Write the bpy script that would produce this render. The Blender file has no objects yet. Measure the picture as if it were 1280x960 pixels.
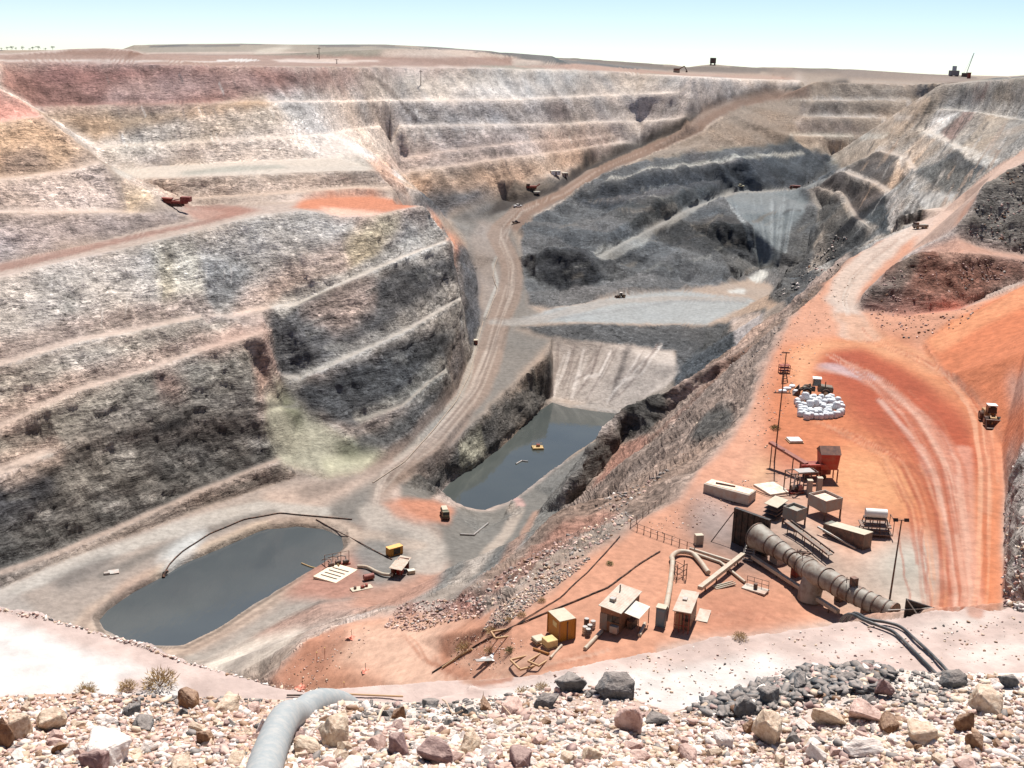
import bpy, bmesh, math, random
import numpy as np
from mathutils import Matrix, Vector
from mathutils.geometry import delaunay_2d_cdt

# ------------------------------------------------------------------ camera, sky, sun, exposure
scene = bpy.context.scene
COL = scene.collection
FPX = 1400.0                       # focal length in pixels of the 1280 x 960 photograph
PITCH = math.radians(15.98)
ROLL = math.radians(1.5)
F_ = np.array([0, math.cos(PITCH), -math.sin(PITCH)])
U0 = np.array([0, math.sin(PITCH), math.cos(PITCH)])
R0 = np.array([1.0, 0, 0])
R_ = R0 * math.cos(ROLL) + U0 * math.sin(ROLL)
U_ = U0 * math.cos(ROLL) - R0 * math.sin(ROLL)
cam_data = bpy.data.cameras.new("camera")
cam = bpy.data.objects.new("camera", cam_data)
COL.objects.link(cam)
cam_data.sensor_width = 36.0
cam_data.lens = FPX / 1280 * 36.0
cam_data.clip_start = 0.3
cam_data.clip_end = 60000.0
cam.matrix_world = Matrix(((R_[0], U_[0], -F_[0], 0), (R_[1], U_[1], -F_[1], 0), (R_[2], U_[2], -F_[2], 0), (0, 0, 0, 1)))
scene.camera = cam

SUN_EL = math.radians(63)
SUN_AZ = math.radians(14)         # measured from +Y towards +X: ahead of the camera, a little to the right
world = bpy.data.worlds.new("World")
scene.world = world
world.use_nodes = True
wn = world.node_tree.nodes
sky = wn.new("ShaderNodeTexSky")
sky.sky_type = 'NISHITA'
sky.sun_disc = False
sky.sun_elevation = SUN_EL
sky.sun_rotation = SUN_AZ
sky.altitude = 7500
sky.air_density = 1.6
sky.dust_density = 0.3
sky.ozone_density = 0.35
wn["Background"].inputs[1].default_value = 0.076
world.node_tree.links.new(sky.outputs[0], wn["Background"].inputs[0])
sun_data = bpy.data.lights.new("sun", 'SUN')
sun = bpy.data.objects.new("sun", sun_data)
COL.objects.link(sun)
sun_data.energy = 5.0
sun_data.angle = math.radians(0.5)
sun_data.color = (1.0, 0.965, 0.91)
sdir = Vector((math.sin(SUN_AZ) * math.cos(SUN_EL), math.cos(SUN_AZ) * math.cos(SUN_EL), math.sin(SUN_EL)))
sun.rotation_euler = sdir.to_track_quat('Z', 'Y').to_euler()
scene.view_settings.view_transform = 'Standard'
scene.view_settings.look = 'None'
scene.view_settings.exposure = 0.68
scene.view_settings.gamma = 1.0
scene.cycles.max_bounces = 5
scene.cycles.diffuse_bounces = 3

rng = np.random.default_rng(7)
random.seed(7)

# ------------------------------------------------------------------ image pixels to world points: sight lines of the camera
def ray(px, py):
    d = F_ + (px - 640) / FPX * R_ + (480 - py) / FPX * U_
    h = math.hypot(d[0], d[1])
    return d[0] / h, d[1] / h, d[2] / h            # unit heading and slope

def P(px, py, q):
    """point on the sight line at height q (q < 0) or at ground distance q (q > 0)"""
    hx, hy, s = ray(px, py)
    r = q if q > 0 else q / s
    return (hx * r, hy * r, r * s)

# ------------------------------------------------------------------ noise
def _hash(ix, iy, iz, seed):
    h = (ix.astype(np.uint32) * np.uint32(374761393) + iy.astype(np.uint32) * np.uint32(668265263)
         + iz.astype(np.uint32) * np.uint32(2246822519) + np.uint32(seed * 3266489917 & 0xffffffff))
    h = (h ^ (h >> np.uint32(13))) * np.uint32(1274126177)
    return ((h ^ (h >> np.uint32(16))) & np.uint32(0xffff)).astype(np.float32) / np.float32(32767.5) - np.float32(1)

def vnoise(x, y, z, seed):
    x0, y0, z0 = np.floor(x), np.floor(y), np.floor(z)
    fx, fy, fz = (x - x0).astype(np.float32), (y - y0).astype(np.float32), (z - z0).astype(np.float32)
    ix, iy, iz = x0.astype(np.int64), y0.astype(np.int64), z0.astype(np.int64)
    fx, fy, fz = [f * f * f * (f * (f * 6 - 15) + 10) for f in (fx, fy, fz)]
    out = 0
    for dz in (0, 1):
        wz = fz if dz else 1 - fz
        for dy in (0, 1):
            wy = fy if dy else 1 - fy
            a = _hash(ix, iy + dy, iz + dz, seed)
            b = _hash(ix + 1, iy + dy, iz + dz, seed)
            out = out + wz * wy * (a + (b - a) * fx)
    return out

def fbm(x, y, z, wl, octaves, seed, gain=0.5, ridged=False, cell=None):
    tot, amp = 0, 1.0
    for k in range(octaves):
        f = 1.0 / wl
        c, s = math.cos(k * 1.3 + 0.4), math.sin(k * 1.3 + 0.4)
        n = vnoise((x * c - y * s) * f, (x * s + y * c) * f, z * f, seed + k)
        if ridged:
            n = 1 - 2 * np.abs(n)
        if cell is not None:                 # leave out what the mesh cannot carry
            n = n * np.clip(wl / (2.0 * cell) - 0.8, 0, 1)
        tot = tot + n * amp
        amp *= gain
        wl *= 0.48
    return tot

def blocks(x, y, z, seed, cell=None, size=1.0):
    """broken rock: one random value for each irregular block, and how close its edge is"""
    x, y, z = [(np.asarray(a, np.float32) / np.float32(size)) for a in (x, y, z)]
    bx, by, bz = [np.floor(a - 0.5) for a in (x, y, z)]
    d1 = np.full(x.shape, 9, np.float32); d2 = d1.copy(); val = np.zeros(x.shape, np.float32)
    for k in range(8):
        ix, iy, iz = bx + (k & 1), by + ((k >> 1) & 1), bz + (k >> 2)
        jx, jy, jz = ix.astype(np.int64), iy.astype(np.int64), iz.astype(np.int64)
        h = _hash(jx, jy, jz, seed)
        ox = h * 0.42 + 0.5; oy = _hash(jx, jy, jz, seed + 1) * 0.42 + 0.5; oz = np.abs(h * 7.3) % 1 * 0.84 + 0.08
        d = (ix + ox - x) ** 2 + (iy + oy - y) ** 2 + (iz + oz - z) ** 2
        n = d < d1
        d2 = np.where(n, d1, np.minimum(d2, d)); val = np.where(n, _hash(jx, jy, jz, seed + 2), val); d1 = np.where(n, d, d1)
    edge = np.sqrt(d2) - np.sqrt(d1)
    if cell is not None: val = val * np.clip(size / (2.2 * cell) - 0.6, 0, 1)
    return val, edge

# ------------------------------------------------------------------ breaklines of the terrain
LINES = []                                   # lists of (x, y, z)
def line(*pts):
    L = [P(*p) for p in pts]
    LINES.append(L)
    return L
def away(L, dist, dz, keep=None):            # the same line moved away from the lookout and lowered or raised
    M = []
    for (x, y, z) in L:
        r = math.hypot(x, y)
        M.append((x * (r + dist) / r, y * (r + dist) / r, z + dz))
    LINES.append(M)
    return M
def part_of(L, px0, px1):                    # the stretch of a line seen between two picture columns
    out = []
    for q in L:
        v = np.array(q); px = 640 + FPX * (v @ R_) / (v @ F_)
        if px0 <= px <= px1: out.append(q)
    return out
def ring(r, z, a0=-62, a1=62, n=14):
    LINES.append([(r * math.sin(math.radians(a0 + (a1 - a0) * i / (n - 1))), r * math.cos(math.radians(a0 + (a1 - a0) * i / (n - 1))), z) for i in range(n)])
def world_line(*pts):
    LINES.append(list(pts))

def up(prevs, pts, slope, smooth_=True):
    """next line of a wall: seen at the given pixels, reached from the line in front of it at the given slope"""
    L, lo = [], []
    fine = [pts[0]]
    for a, b in zip(pts, pts[1:]):
        n = max(1, int(abs(b[0] - a[0]) / 16)) if len(a) == len(b) == 2 else 1
        fine += [(a[0] + (b[0] - a[0]) * k / n, a[1] + (b[1] - a[1]) * k / n) for k in range(1, n)] + [b]
    for p in fine:
        if len(p) == 3: L.append(P(*p)); continue
        hx, hy, s = ray(*p)
        t = math.atan2(hx, hy)
        best = None
        for pl in prevs:
            a = sorted((math.atan2(q[0], q[1]), math.hypot(q[0], q[1]), q[2]) for q in pl)
            ta = [q[0] for q in a]
            pen = max(ta[0] - t, t - ta[-1], 0)
            r, z = np.interp(t, ta, [q[1] for q in a]), np.interp(t, ta, [q[2] for q in a])
            key = (-round(pen, 3), r)
            if best is None or key > best[0]: best = (key, r, z)
        _, r, z = best
        d = max(0.3, (s * r - z) / (slope - s))
        L.append((hx * (r + d), hy * (r + d), z + slope * d)); lo.append(r + 0.5)
    if smooth_ and len(L) == len(lo) and len(L) > 4:
        R = np.array([math.hypot(q[0], q[1]) for q in L])
        for _ in range(3):
            S = R.copy(); S[1:-1] = (R[:-2] + R[1:-1] + R[2:]) / 3; R = np.maximum(S, lo)
        L = [(q[0] * k, q[1] * k, q[2] * k) for q, k in ((q, Rn / math.hypot(q[0], q[1])) for q, Rn in zip(L, R))]
    LINES.append(L)
    return L
# --- lookout, rubble berm, pale bench
ring(0.4, -1.6); ring(4.0, -3.6); ring(7.0, -5.0)
berm = line((-260, 850, 10.6), (0, 868, 10.6), (110, 862, 10.4), (250, 868, 10.2), (430, 874, 9.9), (560, 878, 9.8), (640, 868, 9.9), (745, 860, 9.9), (800, 880, 9.6), (840, 893, 9.4),
            (880, 878, 9.6), (950, 856, 10.0), (1010, 838, 10.5), (1090, 836, 10.5), (1170, 844, 10.4), (1280, 842, 10.4), (1500, 840, 10.6))
away(berm, 0.3, -0.3); away(berm, 1.6, -1.5)
away(berm, 5.0, -4.4)
away(berm, 16.0, -16.0)
line((-260, 860, -22.3), (0, 868, -22), (200, 885, -22), (430, 905, -22), (640, 900, -22), (850, 885, -22), (1060, 845, -22), (1280, 825, -22), (1500, 815, -22))
bench_out = line((-260, 745, -22.3), (0, 763, -22), (60, 772, -22), (140, 795, -22), (230, 826, -22), (330, 852, -22.2), (430, 872, -22.2), (510, 877, -22.2), (600, 865, -22.2), (680, 846, -22),
                 (760, 823, -22), (850, 804, -22), (960, 788, -22), (1080, 772, -22), (1180, 765, -22), (1280, 762, -22), (1500, 752, -22))
away(bench_out, 1.2, -1.2)
world_line((-130, 95, -127), (-85, 128, -127), (-52, 132, -118), (-36, 108, -92), (-26, 88, -79), (-14, 78, -72), (0, 76, -66), (14, 78, -62), (40, 76, -60.5), (58, 66, -60.5), (74, 58, -58), (95, 44, -50))
# --- orange loop and yard (level about -60)
line((330, 850, -80), (352, 826, -77), (385, 801, -75), (430, 780, -74), (470, 768, -73), (520, 768, -71), (560, 775, -68), (600, 772, -64))
line((345, 862, -78), (440, 840, -73.5), (540, 868, -68), (620, 850, -63), (700, 822, -60.5), (800, 800, -60))
line((440, 800, -73), (520, 800, -70), (560, 822, -67.5), (640, 832, -62))
line((545, 795, -68), (580, 790, -64.5), (640, 775, -61))
line((600, 772, -64), (640, 748, -61), (690, 715, -60), (740, 692, -60), (795, 655, -60), (850, 625, -60), (872, 592, -60), (915, 548, -60), (940, 500, -60), (955, 462, -60), (975, 425, -60), (985, 400, -60),
     (1010, 378, -60), (1035, 352, -59), (1065, 322, -56.5), (1105, 300, -53.5), (1150, 278, -52), (1185, 258, -52))
line((930, 600, -60), (990, 520, -60), (1020, 440, -60), (1050, 402, -60), (1066, 385, -60), (1078, 362, -59.5), (1106, 335, -57), (1138, 312, -54), (1170, 292, -52.6))
line((1000, 680, -60), (1100, 560, -60), (1130, 470, -60), (1110, 425, -60))
line((1040, 770, -62), (1060, 740, -61.3), (960, 690, -61.5), (900, 665, -61))
HB = line((1075, 387, -60.2), (1130, 393, -60.2), (1195, 387, -60.2), (1230, 373, -59.5), (1280, 352, -56))
HC = up([HB], [(1080, 382), (1130, 385), (1195, 376), (1232, 364)], 3.0)
HD = up([HC, HB], [(1086, 368), (1112, 340), (1150, 316), (1190, 314), (1225, 318), (1280, 326)], 0.65)
HE = up([HD], [(1195, 297), (1235, 311), (1280, 318)], 0.05)
HF = up([HE], [(1200, 288), (1232, 235), (1255, 217), (1280, 203), (1340, 180)], 0.85)
HG = away(part_of(HF, 1230, 1400), 14, -3)
HH = up([HG], [(1205, 262, -50), (1222, 238), (1250, 208), (1280, 187), (1330, 160)], 0.12)
line((1165, 292, -52), (1188, 262, -50.5), (1206, 240, 480))
# orange spoil slope and the right edge of the yard
line((1152, 432, -60), (1180, 470, -60), (1222, 505, -60), (1252, 560, -60), (1258, 640, -60), (1252, 745, -60), (1330, 800, -59))
line((1155, 430, -59.2), (1200, 398, -55.5), (1240, 376, -51.5), (1280, 356, -48), (1420, 300, -38))
away(LINES[-1][1:4], 10, -5)
line((1280, 520, -52), (1280, 600, -53.5), (1280, 680, -54), (1284, 725, -56))
line((1420, 480, -40), (1420, 640, -42), (1400, 740, -46))
line((1200, 430, -57), (1240, 440, -55.5), (1280, 440, -51))
# --- slope below the yard
E2 = line((1062, 318, -62), (1035, 340, -68), (1000, 372, -78), (960, 401, -84), (912, 440, -88), (850, 480, -94), (826, 493, -98), (806, 500, -101), (784, 512, -104), (762, 531, -107), (741, 556, -110), (725, 587, -114), (706, 615, -119), (702, 640, -124))
line((842, 516, -102), (812, 543, -107.5), (775, 558, -114), (752, 592, -118), (731, 617, -121), (705, 646, -125.5))
away(E2[2:7], 22, -25)
away(E2[7:12], 20, -20)
line((1000, 392, -74), (960, 425, -76), (905, 470, -80), (870, 520, -82), (800, 590, -90), (740, 650, -98), (680, 700, -106), (600, 745, -112))
line((868, 556, -71), (893, 556, -71), (914, 540, -69))
line((884, 522, -70.5), (903, 506, -67.5), (921, 516, -66.5))
# lower track by the lake
line((640, 622, -136), (655, 640, -131), (640, 662, -129.5), (600, 705, -126), (560, 745, -125), (530, 762, -124))
line((672, 640, -130), (650, 680, -127), (610, 722, -124), (575, 752, -121))
# lake shore
LAKE_Z = -137.0
lake = [(541, 622), (560, 602), (600, 580), (640, 545), (676, 512), (690, 503), (712, 510), (742, 512), (778, 517), (772, 530), (741, 553), (700, 582), (668, 605), (640, 626), (606, 638), (574, 633)]
lake_pts = [P(x, y, LAKE_Z) for x, y in lake]
def scaled(pts, s, z):
    cx = sum(p[0] for p in pts) / len(pts); cy = sum(p[1] for p in pts) / len(pts)
    L = [(cx + (x - cx) * s, cy + (y - cy) * s, z) for x, y, _ in pts]
    LINES.append(L + [L[0]])
scaled(lake_pts, 1.0, LAKE_Z + 0.4); scaled(lake_pts, 0.86, LAKE_Z - 4)
line((720, 565, -136), (690, 590, -135.5), (668, 612, -136), (650, 630, -134.5))
line((560, 668, -127), (600, 668, -129), (630, 645, -136))
line((500, 625, -126), (545, 655, -126.5), (575, 650, -127.5), (600, 646, -132))
# --- pond
POND_Z = -128.0
pond = [(122, 776), (128, 788), (152, 801), (190, 809), (233, 808), (272, 789), (320, 757), (370, 726), (415, 699), (431, 683), (428, 669), (405, 660), (372, 657), (334, 661), (290, 680), (240, 701), (205, 720), (165, 742), (134, 763)]
pond_pts = [P(x, y, POND_Z) for x, y in pond]
scaled(pond_pts, 1.0, POND_Z + 0.3); scaled(pond_pts, 0.88, POND_Z - 4)
scaled(pond_pts, 1.06, POND_Z + 1.3)
line((12, 757, -125), (90, 797, -125.5), (140, 818, -125.5), (205, 828, -125.5), (260, 824, -125.5), (300, 803, -125), (345, 775, -125), (400, 748, -125), (470, 742, -124.5), (522, 757, -123.5))
line((140, 830, -124), (230, 838, -122), (300, 820, -121), (350, 792, -121), (405, 765, -118), (470, 762, -112))
line((230, 848, -105), (300, 842, -98), (345, 815, -92), (390, 788, -92), (440, 772, -90))
# --- left wall, bench by bench from the pit floor
LB = line((-200, 800, -125), (0, 735, -125), (60, 706, -125), (150, 672, -125), (240, 640, -125), (330, 608, -125), (370, 596, -124), (410, 598, -124), (450, 590, -124), (492, 573, -124), (520, 553, -123.5))
MB = line((492, 566, -123), (525, 544, -122.5), (552, 514, -121.5), (570, 488, -120.5), (588, 445, -119), (600, 398, -116))
line((600, 398, -116), (598, 372, -112), (594, 340, -106), (585, 318, -99), (578, 300, -94))
L1 = up([LB], [(-200, 780), (0, 719), (60, 699), (165, 655), (240, 623), (310, 593), (350, 578)], 1.1)
L1b = away(L1, 4.0, 0.3)
G1 = up([LB, L1b], [(362, 570), (390, 565), (425, 570), (470, 566)], 0.45)
L2 = up([L1b], [(-200, 655), (0, 597), (55, 573), (115, 545), (200, 531), (270, 522), (316, 514), (336, 518)], 1.15)
L2b = away(part_of(L2, -400, 60), 6.0, 0.3); L2c = away(part_of(L2, 70, 400), 2.0, 1.0)
M3 = up([MB], [(450, 527), (503, 509), (535, 480), (556, 465)], 1.0)
M3b = away(M3, 4.0, 0.2)
G2 = up([G1, L2c], [(352, 505), (375, 515), (405, 530), (436, 552)], 0.6)
L3 = up([L2b, L2c], [(-200, 600), (0, 540), (60, 508), (94, 491), (187, 464), (250, 440), (300, 425), (328, 417)], 1.1)
L3b = away(L3, 5.0, 0.3)
M2 = up([M3b, G2, MB], [(352, 470), (375, 475), (400, 465), (469, 434), (519, 409), (574, 376)], 0.9)
M2b = away(M2, 6.0, 0.3)
L4 = up([L3b], [(-200, 520), (0, 460), (47, 444), (103, 427), (175, 414), (200, 408), (252, 398)], 1.0)
L4b = away(L4, 6.0, 0.3)
M1 = up([M2b, L3b], [(290, 398), (331, 388), (372, 382), (437, 352), (500, 325), (561, 302)], 0.9)
M1b = away(M1, 5.0, 0.3)
L5 = up([L4b, M1b], [(-200, 400), (0, 347), (100, 324), (170, 308), (250, 288), (330, 268), (385, 263), (430, 272), (470, 270), (505, 262), (530, 258)], 0.95)
LR = up([L5], [(-200, 378), (0, 330), (100, 307), (170, 290), (232, 276), (280, 268), (330, 262), (400, 257), (450, 255), (490, 255)], 0.01)
S1 = up([LR], [(-200, 290), (0, 268), (90, 267), (140, 267), (185, 267), (222, 267)], 0.85)
S1b = away(part_of(S1, -400, 142), 9, 0.2)
S2 = up([S1b], [(-200, 262), (0, 226), (55, 219), (94, 214), (124, 203)], 0.8)
S2b = away(S2, 8, 0.2)
S3 = up([S2b], [(-200, 185), (0, 153), (30, 149), (50, 147)], 0.8)
S3b = away(S3, 6, 0.2)
S4 = up([S3b], [(-200, 70), (0, 111), (20, 122), (44, 138)], 0.8)
away(S4, 60, -2)
# right end of the dark spur: hidden drop
away([M1[-1], L5[-1]], 34, -18)
away(M2[-1:] + M1[-1:], 60, -30)
line((522, 240, 560), (540, 252, 600), (548, 272, 630))
# --- benches of the far wall
BT = up([LR], [(190, 257), (260, 256), (330, 253), (400, 248), (450, 245), (490, 246)], 0.01)
B1 = up([BT], [(190, 251), (260, 249), (330, 245), (400, 240), (450, 236), (490, 238)], 0.9)
B1b = away(B1, 8, 0.2)
TF = up([B1b], [(150, 226), (220, 223), (300, 219), (380, 216), (440, 214), (472, 214)], 0.9)
TB = up([TF], [(140, 213), (190, 208), (250, 205), (330, 200), (420, 197), (455, 197)], 0.008)
RL = line((628, 262, -90), (650, 255, -85.5), (700, 236, -79), (738, 208, -72.5), (800, 182, -60), (860, 158, 870), (880, 140, 915), (915, 125, 975), (960, 116, 1015), (1010, 110, 1050))
RR = line((650, 285, -91.5), (662, 268, -87), (712, 243, -79.5), (752, 214, -72.5), (810, 190, -60.5), (885, 158, 880), (902, 140, 930), (930, 131, 975), (970, 123, 1010), (1010, 116, 1040))
N0 = line((548, 268, -88), (580, 262, -85), (628, 250, -83))
NA = up([N0, RL], [(510, 244), (545, 243), (600, 234), (640, 225), (690, 213), (730, 202)], 0.7)
N2 = up([NA, RL], [(500, 217), (560, 208), (612, 201), (700, 190), (735, 185), (775, 178)], 0.8)
N2b = away(N2, 5, 0.2)
N1 = up([N2b], [(485, 202), (500, 199), (569, 188), (660, 178), (720, 175), (765, 170)], 0.8)
N1b = away(N1, 4, 0.2)
B3 = up([TB, N1b, RL], [(119, 184), (250, 178), (345, 173), (400, 169, -37.2), (430, 164, -37.8), (456, 160, -38.5), (475, 159, -39.2), (500, 158, -40), (522, 157.5, -40.3), (544, 157), (620, 156), (700, 156), (735, 153), (800, 152), (858, 148)], 0.85)
B3b = away(B3, 5, 0.2)
B4 = up([B3b], [(40, 134), (150, 131), (219, 130), (300, 128), (425, 127), (487, 126), (560, 126), (644, 125), (740, 120), (850, 116)], 0.85)
B4b = away(B4, 5, 0.2)
Q4 = line((1040, 194, -65.5), (1062, 194, -66))
H1x = line((1000, 196, -64), (1020, 195, -64.5))
Q3 = up([H1x, Q4], [(989, 170), (1050, 171), (1108, 171)], 0.85)
Q3b = away(Q3, 6, 0.2)
Q2 = up([Q3b], [(1005, 146), (1070, 147), (1139, 149)], 0.85)
Q2b = away(Q2, 6, 0.2)
Q1 = up([Q2b], [(1020, 126), (1080, 126), (1150, 126)], 0.85)
Q1b = away(Q1, 6, 0.2)
RIM = up([B4b, RL, Q1b], [(-300, 75, 560), (0, 79), (125, 81), (281, 82), (400, 84), (456, 84), (612, 86), (700, 88), (780, 91), (850, 95), (930, 99), (1000, 101), (1060, 103), (1140, 106)], 0.85)
# right wall, running towards the lookout
W2 = line((1150, 163, -37), (1172, 171, -37), (1199, 187, -37), (1242, 206, -37))
W3 = line((1096, 189, -52), (1130, 197, -52), (1142, 215, -52), (1180, 242, -52))
W4 = line((1052, 215, -66), (1095, 231, -66), (1111, 241, -66), (1130, 280, -64), (1110, 296, -64))
W1 = line((1172, 137, -23.5), (1205, 138, -22.5), (1249, 145, -22), (1290, 152, -22))
line((1126, 268, -54.5), (1150, 262, -53), (1178, 266, -53))
line((1126, 283, -59), (1150, 276.5, -57.5), (1173, 271, -54.2))
W5 = line((1017, 237, -80), (1055, 250, -80), (1067, 272, -80), (1095, 290, -79))
W1b = away(W1, 6, 0.2)
for w in (W2, W3, W4, W5):
    LINES.append([(x + 4, y + 1.5, z + 0.2) for x, y, z in w[:3]])
RIMR = up([W1b], [(1175, 106), (1205, 104), (1240, 101), (1290, 97)], 0.9)
# --- grey dumps in the middle of the pit
line((462, 628, -125), (465, 603, -125), (520, 562, -124), (580, 495, -122), (600, 440, -119.5), (612, 404, -117))
line((488, 628, -125.5), (488, 603, -125.5), (545, 562, -124.5), (605, 493, -122), (625, 440, -119.5), (632, 404, -117), (652, 365, -110), (646, 322, -101), (632, 292, -94.5))
line((626, 360, -110), (624, 322, -101), (606, 292, -94.5), (612, 274, -91))
line((640, 408, -116), (700, 405, -114.5), (760, 404, -114), (820, 410, -114), (880, 407, -114), (910, 398, -114))
PB = line((640, 394, -115), (700, 384, -114), (780, 368, -114), (850, 363, -114), (910, 366, -114), (950, 374, -115))
line((690, 422, -117), (760, 430, -118), (840, 437, -118.5), (880, 430, -117))
line((682, 499, -136), (692, 496, -136), (740, 506, -136.3), (785, 511, -136))
line((850, 500, -126), (850, 460, -121), (900, 425, -118))
line((682, 446, -119), (640, 482, -123), (600, 522, -124.5), (560, 560, -126.5), (520, 590, -127), (498, 604, -126.5))
line((650, 425, -118), (630, 470, -121.5))
KT = up([PB], [(672, 352), (700, 364), (745, 358), (765, 356)], 0.12)
K1 = up([KT], [(668, 314), (700, 308), (728, 318), (755, 346)], 0.8)
T2 = line((745, 326, -101), (780, 306, -96), (812, 289, -92.5), (860, 264, -87), (916, 242, -83), (960, 240, -83), (1000, 236, -82), (1030, 228, -81))
T2b = away(T2, 9, 0.2)
T3 = up([T2b], [(765, 290), (790, 275), (830, 250), (900, 232)], 0.5)
T4 = up([T3], [(740, 252), (800, 243), (900, 227)], 0.12)
H1 = up([T4], [(735, 242), (762, 232), (819, 217), (870, 209), (928, 204)], 0.6)
line((928, 204, -66), (1000, 196, -64))
H1b = away(H1, 7, 0.2)
up([H1b], [(770, 206), (830, 191), (885, 180)], 0.33)
line((665, 285, -93), (700, 285, -94), (730, 275, -91))
line((830, 300, -98), (850, 282, -93), (890, 272, -91), (925, 268, -90.5), (940, 285, -95))
line((770, 330, -104), (800, 318, -101), (850, 312, -101), (905, 326, -108), (920, 340, -115))
line((800, 345, -109.5), (850, 350, -111), (900, 352, -112))
line((915, 350, -119), (950, 342, -121), (978, 352, -120), (960, 372, -116))
line((1000, 336, -116), (1012, 300, -104), (1030, 262, -90))
line((1030, 352, -112), (1050, 330, -102), (1075, 310, -88))
# plain and spoil heaps beyond the pit
line((-60, 68, 640), (0, 68, 650), (70, 65, 650), (90, 61, 660), (130, 60, 660), (165, 62, 660), (180, 68, 660), (220, 74, 660))
away(LINES[-1], 40, -1.5)
line((0, 76, 590), (150, 77, 600), (260, 79, 620))
line((-80, 63, 1500), (0, 62.5, 1500), (150, 63, 1400))
line((150, 62, 1150), (168, 56, 1160), (230, 55, 1160), (300, 54, 1150), (360, 55, 1150), (480, 55, 1150), (540, 58, 1150), (612, 63, 1150), (640, 68, 1150))
away(LINES[-1], 90, -1)
line((150, 70, 900), (300, 69, 900), (440, 70, 930), (480, 74, 900))
line((470, 72, 850), (485, 61, 880), (540, 60, 900), (580, 64, 920), (640, 66, 950), (690, 70, 960), (712, 80, 960))
away(LINES[-1][1:6], 60, -2)
line((640, 80, 900), (700, 82, 915))
line((690, 74, 1350), (720, 73, 1350), (770, 78, 1400), (830, 83, 1400), (848, 86, 1400))
away(LINES[-1], 120, -3)
line((850, 87, 1180), (862, 82, 1200), (890, 80, 1220), (910, 82, 1220), (960, 83.5, 1240), (990, 84, 1250), (1060, 86, 1300), (1150, 92, 1300), (1230, 97, 1300))
away(LINES[-1], 140, -4)
line((860, 92, 1110), (960, 93, 1150), (1010, 95, 1180), (1100, 99, 1180))
line((1245, 100, 950), (1262, 95, 950), (1300, 93, 950))
away(LINES[-1], 60, -2)
ring(2500, -3, -60, 60, 10)
ring(4000, -3, -60, 60, 10); ring(14000, -2, -62, 62, 10)

# ------------------------------------------------------------------ triangulate and sample on a fan of sight bearings
verts2, edges, zin = [], [], []
for L in LINES:
    base = len(verts2)
    for p in L:
        verts2.append(Vector((p[0], p[1]))); zin.append(p[2])
    edges += [(base + i, base + i + 1) for i in range(len(L) - 1)]
dv, de, df, ov, oe, of = delaunay_2d_cdt(verts2, edges, [], 0, 0.05, True)
zv = np.zeros(len(dv))
E0 = np.array([[*verts2[a], *verts2[b], zin[a], zin[b]] for a, b in edges])
n_cross = 0
for i, v in enumerate(dv):
    if ov[i]:
        zv[i] = np.mean([zin[k] for k in ov[i]])
    else:
        n_cross += 1
        ax, ay, bx, by, za, zb = E0.T
        L2 = (bx - ax) ** 2 + (by - ay) ** 2 + 1e-9
        t = np.clip(((v.x - ax) * (bx - ax) + (v.y - ay) * (by - ay)) / L2, 0, 1)
        d = np.hypot(ax + t * (bx - ax) - v.x, ay + t * (by - ay) - v.y)
        k = d < max(0.1, d.min() * 1.5)
        zv[i] = np.mean((za + t * (zb - za))[k])
print("breakline vertices", len(dv), "triangles", len(df), "crossings", n_cross)

Q = 0.72                                       # mesh density
th = np.radians(np.concatenate([np.linspace(-60, -30.5, 24), np.linspace(-30, 30, 1350), np.linspace(30.5, 60, 24)]))
def seg(a, b, n): return np.exp(np.linspace(math.log(a), math.log(b), int(n * Q), endpoint=False))
rr = np.concatenate([np.linspace(0.5, 6.3, 24, endpoint=False), seg(6.3, 12.5, 170), seg(12.5, 33, 60), seg(33, 48, 170), seg(48, 90, 60), seg(90, 230, 340),
                     seg(230, 420, 430), seg(420, 700, 420), seg(700, 1080, 300), seg(1080, 12500, 140)])
NR, NT = len(rr), len(th)
SX, CX = np.sin(th), np.cos(th)
X = (rr[:, None] * SX[None]).astype(np.float64); Y = (rr[:, None] * CX[None]).astype(np.float64)
Z = np.full((NR, NT), np.nan)
dvx = np.array([(v.x, v.y) for v in dv])
for f in df:
    a, b, c = f[0], f[1], f[2]
    pa, pb, pc = dvx[a], dvx[b], dvx[c]
    tri = np.array([pa, pb, pc])
    t3 = np.arctan2(tri[:, 0], tri[:, 1])
    if t3.max() - t3.min() > 3: continue
    r3 = np.hypot(tri[:, 0], tri[:, 1])
    rmin = r3.min()
    for p, q in ((pa, pb), (pb, pc), (pc, pa)):
        e = q - p; L2 = e @ e + 1e-12
        t = min(1, max(0, -(p @ e) / L2)); rmin = min(rmin, float(np.hypot(*(p + t * e))))
    i0, i1 = np.searchsorted(rr, rmin * 0.9999), np.searchsorted(rr, r3.max() * 1.0001)
    j0, j1 = np.searchsorted(th, t3.min() - 1e-6), np.searchsorted(th, t3.max() + 1e-6)
    if i1 <= i0 or j1 <= j0: continue
    det = (pb[0] - pa[0]) * (pc[1] - pa[1]) - (pc[0] - pa[0]) * (pb[1] - pa[1])
    if abs(det) < 1e-9: continue
    xs, ys = X[i0:i1, j0:j1], Y[i0:i1, j0:j1]
    wb = ((xs - pa[0]) * (pc[1] - pa[1]) - (pc[0] - pa[0]) * (ys - pa[1])) / det
    wc = ((pb[0] - pa[0]) * (ys - pa[1]) - (xs - pa[0]) * (pb[1] - pa[1])) / det
    m = (wb >= -1e-6) & (wc >= -1e-6) & (wb + wc <= 1 + 1e-6)
    zz = zv[a] + wb * (zv[b] - zv[a]) + wc * (zv[c] - zv[a])
    Z[i0:i1, j0:j1][m] = zz[m]
bad = np.isnan(Z)
print("unsampled", bad.sum(), "of", Z.size)
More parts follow.
